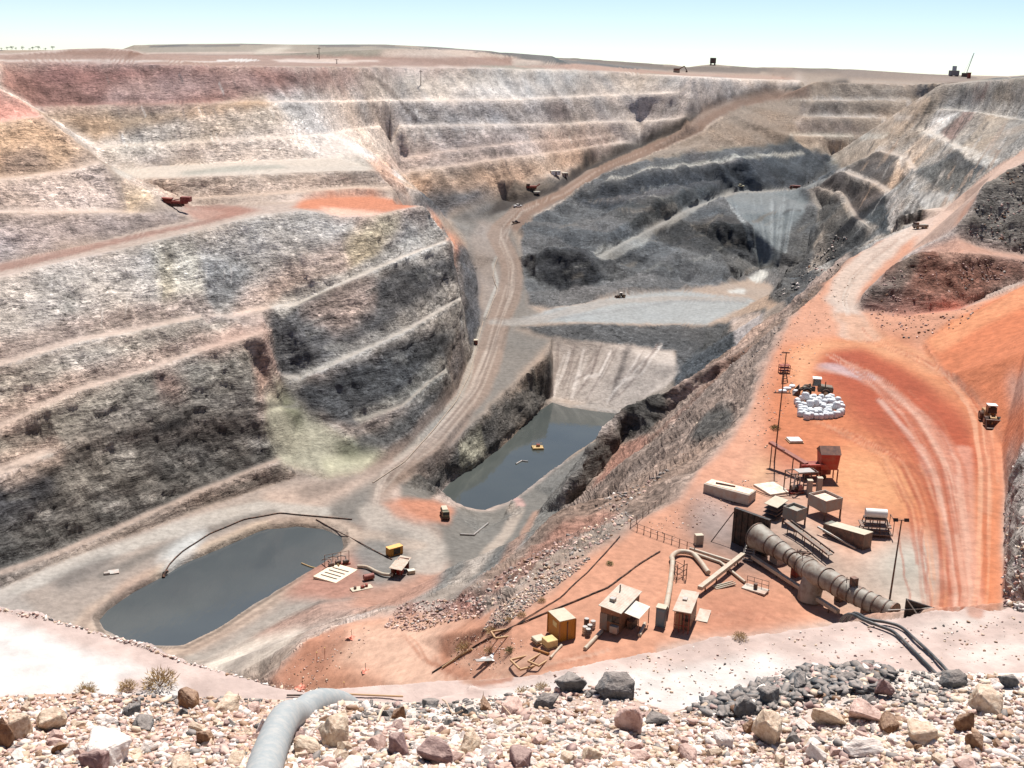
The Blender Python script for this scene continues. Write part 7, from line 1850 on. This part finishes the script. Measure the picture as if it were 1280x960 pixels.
def rock_data(seed, sub=2, blocky=0.5):
    """a broken angular stone: the hull of a few random points, roughened where it is seen close"""
    R = np.random.default_rng(seed)
    pts = R.normal(size=(15 if sub > 1 else 11, 3)); pts /= np.linalg.norm(pts, axis=1)[:, None]; pts *= R.uniform(0.72, 1.05, (len(pts), 1))
    bm = bmesh.new()
    for p in pts: bm.verts.new(p)
    h = bmesh.ops.convex_hull(bm, input=bm.verts)
    bmesh.ops.delete(bm, geom=[v for v in bm.verts if not v.link_faces], context='VERTS')
    if sub >= 3:
        bmesh.ops.bevel(bm, geom=bm.edges[:], offset=0.05, segments=1, affect='EDGES')
        bmesh.ops.triangulate(bm, faces=bm.faces[:])
        for _ in range(3): bmesh.ops.subdivide_edges(bm, edges=[e for e in bm.edges if e.calc_length() > 0.12], cuts=1, use_grid_fill=True); bmesh.ops.triangulate(bm, faces=bm.faces[:])
    elif sub == 2:
        bmesh.ops.subdivide_edges(bm, edges=[e for e in bm.edges if e.calc_length() > 0.3], cuts=1, use_grid_fill=True); bmesh.ops.triangulate(bm, faces=bm.faces[:])
    bm.verts.ensure_lookup_table()
    for i, v in enumerate(bm.verts): v.index = i
    P_ = np.array([v.co[:] for v in bm.verts], float)
    o3 = R.uniform(0, 50, 3)
    if sub >= 2:
        a3 = [P_[:, k].astype(np.float32) + o3[k] for k in range(3)]
        nz = fbm(*a3, 0.8, 5, seed % 900, 0.6)
        led = fbm(a3[0] * 0.3, a3[1] * 0.3, a3[2] * 1.4, 0.5, 3, seed % 900 + 7, 0.6, True)
        P_ *= (1 + (0.085 if sub >= 3 else 0.06) * nz + 0.03 * led)[:, None]
    Fs = [[v.index for v in f.verts] for f in bm.faces]; bm.free()
    return P_, np.array(Fs)
ROCKS_HI = [rock_data(100 + k, 4) for k in range(12)]
ROCKS_LO = [rock_data(300 + k, 2) for k in range(10)]
ROCK_ME = {}
def rock_mesh(kind, k, hi):
    key = (kind, k, hi)
    if key not in ROCK_ME:
        V, Fs = (ROCKS_HI if hi else ROCKS_LO)[k]
        me = bpy.data.meshes.new("rock"); me.from_pydata([tuple(v) for v in V], [], [tuple(f) for f in Fs]); me.materials.append(RM[kind]); ROCK_ME[key] = me
    return ROCK_ME[key]
def berm_z(x, y): return ground(x, y)
def rock(px, py, w_, h_, kind, label, k, rz=0.0, group=None, flat=None, name="boulder", hi=True, sink=0.25):
    x, y, z = hit(px, py + h_ * 0.42)
    D = np.array((x, y, z)) @ F_; s = w_ / 2 / (FPX / D); sz = h_ / 2 / (FPX / D) * 1.12
    o = bpy.data.objects.new(name, rock_mesh(kind, k, hi)); COL.objects.link(o)
    o.location = (x, y, ground(x, y) + sz * (1 - 2 * sink) ); o.scale = (s * 1.12, s * 0.9, sz * 1.1); o.rotation_euler = (random.uniform(-.15, .15), random.uniform(-.15, .15), rz)
    return tag(o, label, "rock", group)
NOTABLE = [
 (238, 868, 36, 34, "brown", "squarish brown boulder on the crest left of the big grey hose"), (285, 879, 48, 24, "cream", "long cream rock right of the squarish brown boulder"), (135, 928, 86, 56, "white", "biggest white boulder at the lower left"),
 (122, 950, 60, 34, "maroon", "purple grey rock under the biggest white boulder"), (60, 897, 46, 34, "cream", "cream and brown boulder pair member at the far left, right one"), (30, 900, 44, 40, "cream", "cream boulder with a brown base at the far left edge"),
 (8, 915, 30, 44, "brown", "brown boulder cut by the left picture edge"), (166, 884, 34, 22, "slate", "upper of two angular grey slabs near the left boulders"), (180, 901, 38, 20, "slate", "lower of two angular grey slabs near the left boulders"),
 (256, 921, 30, 22, "brown", "small brown boulder below the squarish brown one"), (75, 935, 22, 16, "brown", "rusty cobble left of the biggest white boulder"), (418, 908, 52, 54, "cream", "large rough cream boulder touching the grey hose"),
 (386, 930, 46, 34, "cream", "knobbly cream rock at the foot of the grey hose"), (333, 910, 28, 30, "white", "white topped rock left of the grey hose"), (318, 885, 24, 20, "pink", "pink rock between crest and white topped rock"),
 (500, 893, 24, 22, "brown", "ochre brown stone on the dark gravel right of the hose"), (540, 936, 62, 40, "maroon", "maroon boulder at the bottom centre left"), (500, 930, 34, 34, "maroon", "dark maroon rock left of the maroon boulder"),
 (585, 930, 40, 30, "cream", "cream rock right of the maroon boulder"), (604, 879, 28, 20, "brown", "reddish brown stone on the crest in the middle"), (640, 885, 40, 18, "pink", "flat pink rock right of the reddish brown crest stone"),
 (716, 853, 44, 26, "slate", "rounded grey slab standing on the crest, left one of two"), (769, 856, 50, 34, "slate", "larger rounded grey slab on the crest, right one of two"), (684, 874, 38, 26, "slate", "dark grey slab left below the rounded slabs"),
 (786, 893, 50, 54, "pink", "tall pink and white boulder below the larger rounded slab"), (820, 898, 34, 18, "slate", "flat grey stone at the right foot of the tall pink boulder"), (650, 945, 44, 36, "maroon", "purple cobble at the bottom centre"),
 (735, 945, 38, 22, "cream", "cream cobble at the bottom, right of the purple one"), (930, 880, 36, 30, "slate", "dark slab leading the slate heap at its left end"), (962, 866, 40, 30, "slate", "broad dark slab in the middle of the slate heap"),
 (1000, 850, 36, 22, "slate", "dark slab near the top of the slate heap"), (1062, 848, 34, 18, "slate", "flat dark slab on the ridge of the slate heap"), (958, 905, 50, 50, "cream", "tall cream wedge of rock below the slate heap"),
 (936, 908, 20, 26, "brown", "brown corner stone at the left of the cream wedge"), (1035, 897, 44, 28, "cream", "tan rock with a brown face in the right rubble"), (1080, 890, 50, 30, "pink", "long pinkish tan rock in the right rubble"),
 (1110, 905, 34, 26, "brown", "tan brown rock touching the long pinkish one"), (1104, 861, 26, 30, "maroon", "reddish block at the right end of the slate heap"), (1230, 870, 48, 46, "cream", "big tan boulder on the crest at the right"),
 (1206, 904, 32, 30, "brown", "dark brown rock below the big tan boulder"), (1220, 928, 30, 24, "brown", "orange brown rock near the lower right corner"), (1155, 915, 60, 30, "cream", "long ochre rock at the lower right"),
 (1075, 935, 50, 24, "white", "long white rock near the bottom right"), (1020, 940, 36, 24, "white", "white angular rock below the slate heap"), (905, 925, 30, 22, "white", "pale rock left of the cream wedge, lower down"),
 (1262, 850, 30, 20, "slate", "grey slab on the crest near the right picture edge"), (1190, 850, 34, 24, "slate", "grey rock on the crest left of the big tan boulder"), (1205, 960, 44, 26, "pink", "pink rock cut by the bottom edge at the right"),
 (860, 940, 34, 22, "pink", "pinkish cobble near the bottom, left of the cream wedge"), (225, 955, 46, 22, "cream", "cream rock cut by the bottom edge, left of the hose"), (440, 955, 40, 26, "white", "white rock cut by the bottom edge, right of the hose"),
 (575, 890, 24, 16, "slate", "grey cobble on the dark gravel patch near the middle"), (540, 880, 30, 14, "slate", "flat black slate on the dark gravel patch")]
for i, (px, py, w_, h_, kd, lb) in enumerate(NOTABLE):
    rock(px, py, w_, h_, kd, lb.replace("cream and brown boulder pair member at the far left, right one", "cream and brown boulder between the left edge and the white boulder"), i % 12, random.uniform(0, 6.28))
SMALL = {"slate": "small dark slate stone in the rubble below the lookout", "cream": "small cream stone in the rubble below the lookout", "white": "small white stone in the rubble below the lookout",
         "pink": "small pinkish stone in the rubble below the lookout", "brown": "small brown stone in the rubble below the lookout", "maroon": "small purple stone in the rubble below the lookout"}
R = random.Random(5)
cnt = 0
def crest_y(px): return float(np.interp(px, [0, 110, 250, 430, 560, 640, 745, 800, 840, 880, 950, 1010, 1090, 1170, 1280], [872, 868, 874, 882, 885, 874, 866, 886, 898, 884, 862, 845, 842, 850, 848]))
while cnt < 235:
    px = R.uniform(-10, 1290); cy_ = crest_y(px); py = cy_ + (R.random() ** 0.8) * (958 - cy_)
    dk = (900 < px < 1180 and py < cy_ + 45) or (440 < px < 620 and py < cy_ + 22) or (660 < px < 800 and py < cy_ + 12)
    kd = R.choices(["slate", "cream", "white", "pink", "brown", "maroon"], [10, 1, 1, 1, 1, 1] if dk else [0.8, 3.4, 4.2, 3, 1.0, 0.8])[0]
    s = (8 + 13 * R.random() ** 2) * (0.8 + 0.4 * (py - 850) / 110)
    rock(px, py, s * R.uniform(1, 1.5), s * R.uniform(0.6, 0.9), kd, SMALL[kd], R.randrange(10), R.uniform(0, 6.28), "small %s stones in the lookout rubble" % kd, hi=False, name="stone", sink=0.3)
    cnt += 1

def scatter(name, pts, sizes, kinds, parent_mats, sub=None, flatten=0.7, seed=3):
    """many stones nobody could count, as one mesh"""
    rg = np.random.default_rng(seed)
    Vs, Fs, Mi, base = [], [], [], 0
    for (x, y, z), s, kd in zip(pts, sizes, kinds):
        V, F3 = (SCAT[rg.integers(len(SCAT))])
        a = rg.uniform(0, 6.28); c, s_ = math.cos(a), math.sin(a)
        sc = np.array([s * rg.uniform(0.8, 1.4), s * rg.uniform(0.7, 1.1), s * flatten * rg.uniform(0.7, 1.2)])
        W = V * sc; W = np.stack([W[:, 0] * c - W[:, 1] * s_, W[:, 0] * s_ + W[:, 1] * c, W[:, 2] + W[:, 0] * rg.uniform(-.4, .4)], -1)
        Vs.append(W + np.array((x, y, z + s * 0.25 * flatten))); Fs.append(F3 + base); base += len(V); Mi.append(np.full(len(F3), kd))
    V = np.concatenate(Vs); F3 = np.concatenate(Fs)
    o = mesh_from(name, V, F3, RM[parent_mats[0]])
    for k in parent_mats[1:]: o.data.materials.append(RM[k])
    o.data.polygons.foreach_set("material_index", np.concatenate(Mi).astype(np.int32))
    return o
SCAT = [rock_data(500 + k, 1) for k in range(8)]
KL = ["slate", "cream", "white", "pink", "brown", "maroon"]
pts, sz, kd = [], [], []
for k in range(26000):
    px = R.uniform(-40, 1320); cy_ = crest_y(px); py = cy_ - 6 + (R.random() ** 0.85) * (985 - cy_)
    p = hit(px, py)
    if math.hypot(p[0], p[1]) > 14: continue
    dk = (900 < px < 1190 and py < cy_ + 40) or (440 < px < 640 and py < cy_ + 22) or (150 < px < 330 and py < cy_ + 10)
    pts.append((p[0], p[1], ground(p[0], p[1]))); sz.append(0.008 + 0.04 * R.random() ** 4); kd.append(R.choices(range(6), [8, 1, 1, .8, .5, .6] if dk else [0.8, 3.4, 4.4, 3, .9, .8])[0])
for k in range(3400):
    px = R.uniform(-40, 1320); cy_ = crest_y(px); py = cy_ - 2 + (R.random() ** 0.85) * (985 - cy_)
    p = hit(px, py)
    if math.hypot(p[0], p[1]) > 14: continue
    pts.append((p[0], p[1], ground(p[0], p[1]) - 0.006)); sz.append(0.02 + 0.055 * R.random() ** 2.2); kd.append(R.choices(range(6), [1.0, 3.6, 4.6, 3, 1.1, .8])[0])
o = scatter("gravel", pts, sz, kd, KL); tag(o, "loose gravel and stone chips covering the lookout berm", "gravel", None, "stuff")
# the heaps of broken slate along the crest
pts, sz, kd = [], [], []
for poly, n in (([(862, 884), (905, 872), (950, 850), (1010, 836), (1090, 834), (1118, 846), (1100, 868), (1020, 872), (960, 890), (900, 900)], 900), ([(440, 872), (560, 876), (640, 882), (640, 896), (540, 900), (450, 892)], 420), ([(150, 872), (240, 866), (330, 872), (330, 886), (240, 890), (160, 886)], 160),
                ([(1150, 842), (1280, 840), (1290, 858), (1200, 864), (1150, 856)], 220), ([(670, 862), (790, 858), (800, 880), (680, 884)], 110)):
    for k in range(n * 4):
        px, py = R.uniform(min(p[0] for p in poly), max(p[0] for p in poly)), R.uniform(min(p[1] for p in poly), max(p[1] for p in poly)); ins = False
        for (x1, y1), (x2, y2) in zip(poly, poly[1:] + poly[:1]):
            if (y1 > py) != (y2 > py) and px < (x2 - x1) * (py - y1) / (y2 - y1) + x1: ins = not ins
        if not ins: continue
        p = hit(px, py)
        if math.hypot(p[0], p[1]) > 13: continue
        pts.append((p[0], p[1], ground(p[0], p[1]) + R.uniform(0, 0.04))); sz.append(0.02 + 0.075 * R.random() ** 2); kd.append(R.choices(range(6), [9, .4, .3, .3, .3, .5])[0])
        if len(pts) > 1500: break
o = scatter("slate_rubble", pts, sz, kd, KL, flatten=0.45, seed=17); tag(o, "heaped dark slate chips along the crest of the lookout berm", "rubble", None, "stuff")
# broken rock on the slopes below the yard and along the benches
def poly_pts(poly, n, rmax=1e9):
    xs, ys = [p[0] for p in poly], [p[1] for p in poly]; out = []
    while len(out) < n:
        x, y = R.uniform(min(xs), max(xs)), R.uniform(min(ys), max(ys)); ins = False
        for (x1, y1), (x2, y2) in zip(poly, poly[1:] + poly[:1]):
            if (y1 > y) != (y2 > y) and x < (x2 - x1) * (y - y1) / (y2 - y1) + x1: ins = not ins
        if ins: out.append((x, y))
    return out
def rubble(name, label, polys, mats, seed):
    pts, sz, kd = [], [], []
    for poly, n, s0, s1, wts in polys:
        for px, py in poly_pts(poly, n):
            p = hit(px, py); pts.append((p[0], p[1], ground(p[0], p[1]))); sz.append(s0 + (s1 - s0) * R.random() ** 2.5); kd.append(R.choices(range(6), wts)[0])
    o = scatter(name, pts, sz, kd, mats, seed=seed, flatten=0.75); tag(o, label, "rubble", None, "stuff")
rubble("slope_rubble", "broken grey and pink rock scattered down the slope below the yard", [
    ([(600, 768), (640, 745), (740, 690), (795, 652), (780, 640), (700, 680), (640, 712), (575, 752)], 1300, 0.08, 0.5, [4, 1, .5, 3, 1, 3]),
    ([(625, 785), (660, 760), (720, 715), (742, 694), (690, 716), (620, 760), (602, 790)], 1300, 0.06, 0.26, [5, 2, 1, 2, 0.5, 1]),
    ([(780, 640), (870, 560), (905, 490), (880, 480), (820, 560), (740, 640)], 700, 0.1, 0.6, [6, .6, .5, 1, 1, 2]),
    ([(480, 785), (500, 755), (560, 748), (604, 755), (600, 772), (560, 778), (520, 790)], 900, 0.08, 0.36, [0.3, 0.2, 0.2, 2, 1, 5]),
    ([(950, 470), (985, 400), (1000, 385), (960, 410), (915, 450), (900, 500)], 350, 0.12, 0.6, [5, .6, .6, 1, 1, 2]),
    ([(1256, 640), (1266, 580), (1284, 562), (1284, 765), (1256, 762)], 900, 0.08, 0.5, [2, 2, 2, 1.5, 1, 2]),
    ([(0, 760), (60, 769), (140, 792), (230, 823), (330, 849), (430, 869), (430, 873), (330, 854), (230, 829), (140, 799), (60, 776), (0, 767)], 900, 0.02, 0.12, [.6, 3, 4, 3, .5, .5])], KL, 11)
rubble("yard_stones", "loose stones along the edges of the orange yard, its road and the pale bench", [
    ([(985, 400), (1060, 330), (1070, 345), (1050, 400), (1000, 470), (960, 560), (930, 560), (955, 460)], 500, 0.06, 0.3, [.5, 1, .3, 2, 3, 2]),
    ([(560, 800), (600, 790), (660, 800), (640, 830), (590, 845), (560, 825)], 350, 0.04, 0.16, [1, 1, .5, 2, 2, 1]),
    ([(1080, 388), (1200, 388), (1240, 374), (1200, 410), (1140, 425), (1090, 410)], 300, 0.08, 0.45, [.5, .3, .1, 1, 3, 3]),
    ([(800, 660), (900, 600), (960, 600), (900, 640), (840, 680)], 250, 0.05, 0.2, [.5, 1, .5, 2, 2, 1]),
    ([(600, 870), (760, 826), (960, 792), (1280, 766), (1280, 830), (1060, 832), (860, 880), (700, 878)], 700, 0.015, 0.09, [1, 3, 3, 3, 1, 1]),
    ([(345, 850), (400, 800), (440, 780), (470, 790), (430, 830), (400, 868)], 250, 0.04, 0.2, [1, 1, .5, 2, 2, 1])], KL, 14)
rubble("heap_rubble", "broken dark blocks lying on the two heaps right of the ramp", [
    ([(960, 380), (1000, 330), (1040, 270), (1065, 300), (1020, 350)], 300, 0.3, 1.4, [6, 0, 0.6, 0, .2, .8]),
    ([(1085, 380), (1090, 364), (1150, 318), (1280, 328), (1280, 350), (1195, 374)], 700, 0.12, 0.6, [1.5, 0, 0.05, 0.3, 1, 5]),
    ([(1200, 292), (1232, 238), (1255, 220), (1280, 206), (1280, 315)], 700, 0.15, 0.7, [5, .3, 0.1, .5, 1, 2])], KL, 12)

# ------------------------------------------------------------------ foreground hoses and site litter
hp = smooth_path([Vector(hit(312, 1060)) + Vector((0, 0, 0.0)), Vector(hit(322, 1000)) + Vector((0, 0, 0.05)), Vector(hit(340, 948)) + Vector((0, 0, 0.10)), Vector(hit(358, 915)) + Vector((0, 0, 0.14)), Vector(P(374, 893, 9.3)), Vector(P(392, 881, 9.6)), Vector(P(412, 878, 9.9)), Vector(P(432, 884, 10.3)), Vector(P(448, 900, 10.9)), Vector(P(458, 930, 11.8))], 6)
hm = mat("scuffed_grey", (140, 144, 144), 0.7, 0, 0.45, (214, 206, 198), 14.0)
pipe("layflat_hose", hp, 0.135, hm, "thick grey scuffed hose bending over the edge of the rubble", "hose", n=24)
bpm = mat("poly_pipe", (46, 48, 50), 0.5, 0, 0.3, (190, 180, 170))
def bench_pt(px, py):
    x, y, z = P(px, py, -21.95); return Vector((x, y, ground(x, y) + 0.13))
over = [Vector(P(1066, 769, -22.0)) + Vector((0.4, 3.0, -3.2)), Vector(P(1070, 770, -22.0)) + Vector((0.1, 0.9, -0.4))]
pipe("poly_pipe", smooth_path(over + [bench_pt(*q) for q in ((1085, 775), (1110, 779), (1126, 785), (1140, 797), (1164, 822), (1190, 850))], 5), 0.068, bpm, "upper of two black poly pipes crossing the pale bench", "pipe", n=12)
pipe("poly_pipe", smooth_path([q + Vector((-0.3, -0.1, 0)) for q in over] + [bench_pt(*q) for q in ((1082, 777), (1098, 783), (1116, 791), (1132, 806), (1154, 830), (1176, 854))], 5), 0.068, bpm, "lower of two black poly pipes crossing the pale bench", "pipe", n=12)
# cables on the ledge above the container
pipe("cable", smooth_path(on_ground([(540, 842), (600, 805), (650, 780), (700, 760), (760, 735), (800, 705), (825, 690)], 0.12, 16), 2), 0.09, rubber, "long dark cable running up the bank behind the sheds", "cable", n=6)
pipe("cable", smooth_path(on_ground([(620, 800), (655, 775), (700, 748), (735, 715), (775, 672)], 0.12, 16), 2), 0.06, rubber, "thin dark cable left of the long cable on the bank", "cable", n=6)
pipe("fallen_pole", [at(553, 836, 0.15), at(576, 820, 0.15), at(590, 813, 0.2)], 0.13, timber, "weathered pole lying at the edge of the curved road", "pole")
def lying_frame(px, py, label, rz, sx=2.6, sy=2.2):
    t = thing("timber_formwork", label, "frame", at(px, py), rz)
    for y in (-sy / 2, sy / 2): MB().box((0, y, 0.12), (sx, 0.16, 0.2)).build("rail", timber, t)
    for x in (-sx / 2, sx / 2): MB().box((x, 0, 0.18), (0.16, sy - 0.18, 0.2)).build("end_beam", timber, t)
lying_frame(657, 829, "empty timber frame on the ground near the grey scrap heap", 0.5)
lying_frame(675, 826, "second timber frame closer to the yellow container", 0.9, 2.4, 1.4)
lying_frame(632, 793, "pale timber frame between the dry bushes", 0.35, 3.0, 1.6)
t = thing("scrap_heap", "grey heap of scrap sheets beside the dry bushes", "scrap", at(610, 829), 0.3)
for k in range(6): MB().box((R.uniform(-1, 1), R.uniform(-.7, .7), 0.2 + 0.09 * k), (R.uniform(0.8, 1.9), R.uniform(0.6, 1.2), 0.06), R.uniform(0, 3), R.uniform(-.3, .3), R.uniform(-.3, .3)).build("sheet", galv if k % 2 else mat("sheet_grey", (206, 206, 204)), t)
orange_net = mat("orange_net", (214, 140, 118), 0.7, 0, 0.2, (230, 150, 130))
def netting(px, py, label, s):
    x, y, z = P(px, py, -74.0); t = thing("safety_mesh", label, "mesh", (x, y, ground(x, y)), R.uniform(0, 3))
    m = MB(); n = 7; H = [[R.uniform(0, 0.45) * s * (1 - abs(i - 3) / 4) for i in range(n)] for j in range(n)]
    V = [((i - 3) * 0.32 * s, (j - 3) * 0.2 * s, H[j][i]) for j in range(n) for i in range(n)]
    V += [(x, y, z + 0.02) for x, y, z in V]; q = n * n
    Fs = [(j * n + i, j * n + i + 1, (j + 1) * n + i + 1, (j + 1) * n + i) for j in range(n - 1) for i in range(n - 1)]
    m.add(V, Fs + [tuple(k + q for k in reversed(f)) for f in Fs]); m.build("net", orange_net, t)
    MB().cyl((0, 0, -0.2), (0.05, 0, 1.6 * s), 0.03, n=6).build("stake", dark_steel, t)
netting(457, 852, "crumpled orange safety mesh with a stake on the curved road edge", 0.7)
netting(377, 836, "crumpled orange safety mesh left on the pad near the white rocks", 0.9)
netting(440, 806, "long pinkish strip of safety mesh across the back of the pad", 0.8)
for px, py, hh, lb in ((430, 862, 1.0, "dark star picket standing behind the grey hose"), (406, 822, 1.4, "thin stake on the pad left of the curved road"), (396, 826, 1.2, "thin stake furthest left on the orange pad")):
    t = thing("picket", lb, "post", P(px, py, -74.0)); MB().bar((0, 0, -0.2), (0.02, 0, hh), 0.05).build("shaft", rust, t); MB().box((0.02, 0, hh), (0.09, 0.09, 0.08)).build("cap", mat("cap_yellow", (214, 190, 90), 0.6), t)
for px, py, L, rz, lb in ((385, 872, 0.95, 0.05, "dark timber baulk behind the grey hose at the left"), (470, 872, 1.3, -0.03, "pale timber sleeper lying right of the grey hose")):
    p = hit(px, py); t_ = MB().box((0, 0, 0.06), (L * 1.6, 0.07, 0.06)).build("timber_baulk", timber if px > 400 else dark_steel, None, None, False, 0.015); t_.location = (p[0], p[1], ground(p[0], p[1]) + 0.02); t_.rotation_euler = (0, 0, rz); tag(t_, lb, "timber")
def stick(pix, r, lb):
    pts = [Vector(hit(*q)) + Vector((0, 0, 0.05 + 0.05 * (i % 2))) for i, q in enumerate(pix)]
    pipe("dry_stick", smooth_path(pts, 3), r, mat("bleached_wood", (190, 172, 150), 0.9), lb, "stick", n=6)
stick([(472, 908), (478, 898), (485, 888)], 0.012, "bleached stick leaning on the dark gravel right of the hose")
stick([(553, 880), (558, 890), (566, 898), (578, 900)], 0.008, "thin curled root near the middle of the rubble")
stick([(620, 884), (628, 894), (640, 902)], 0.008, "thin pale twig right of the curled root")
print("bags", nb_)
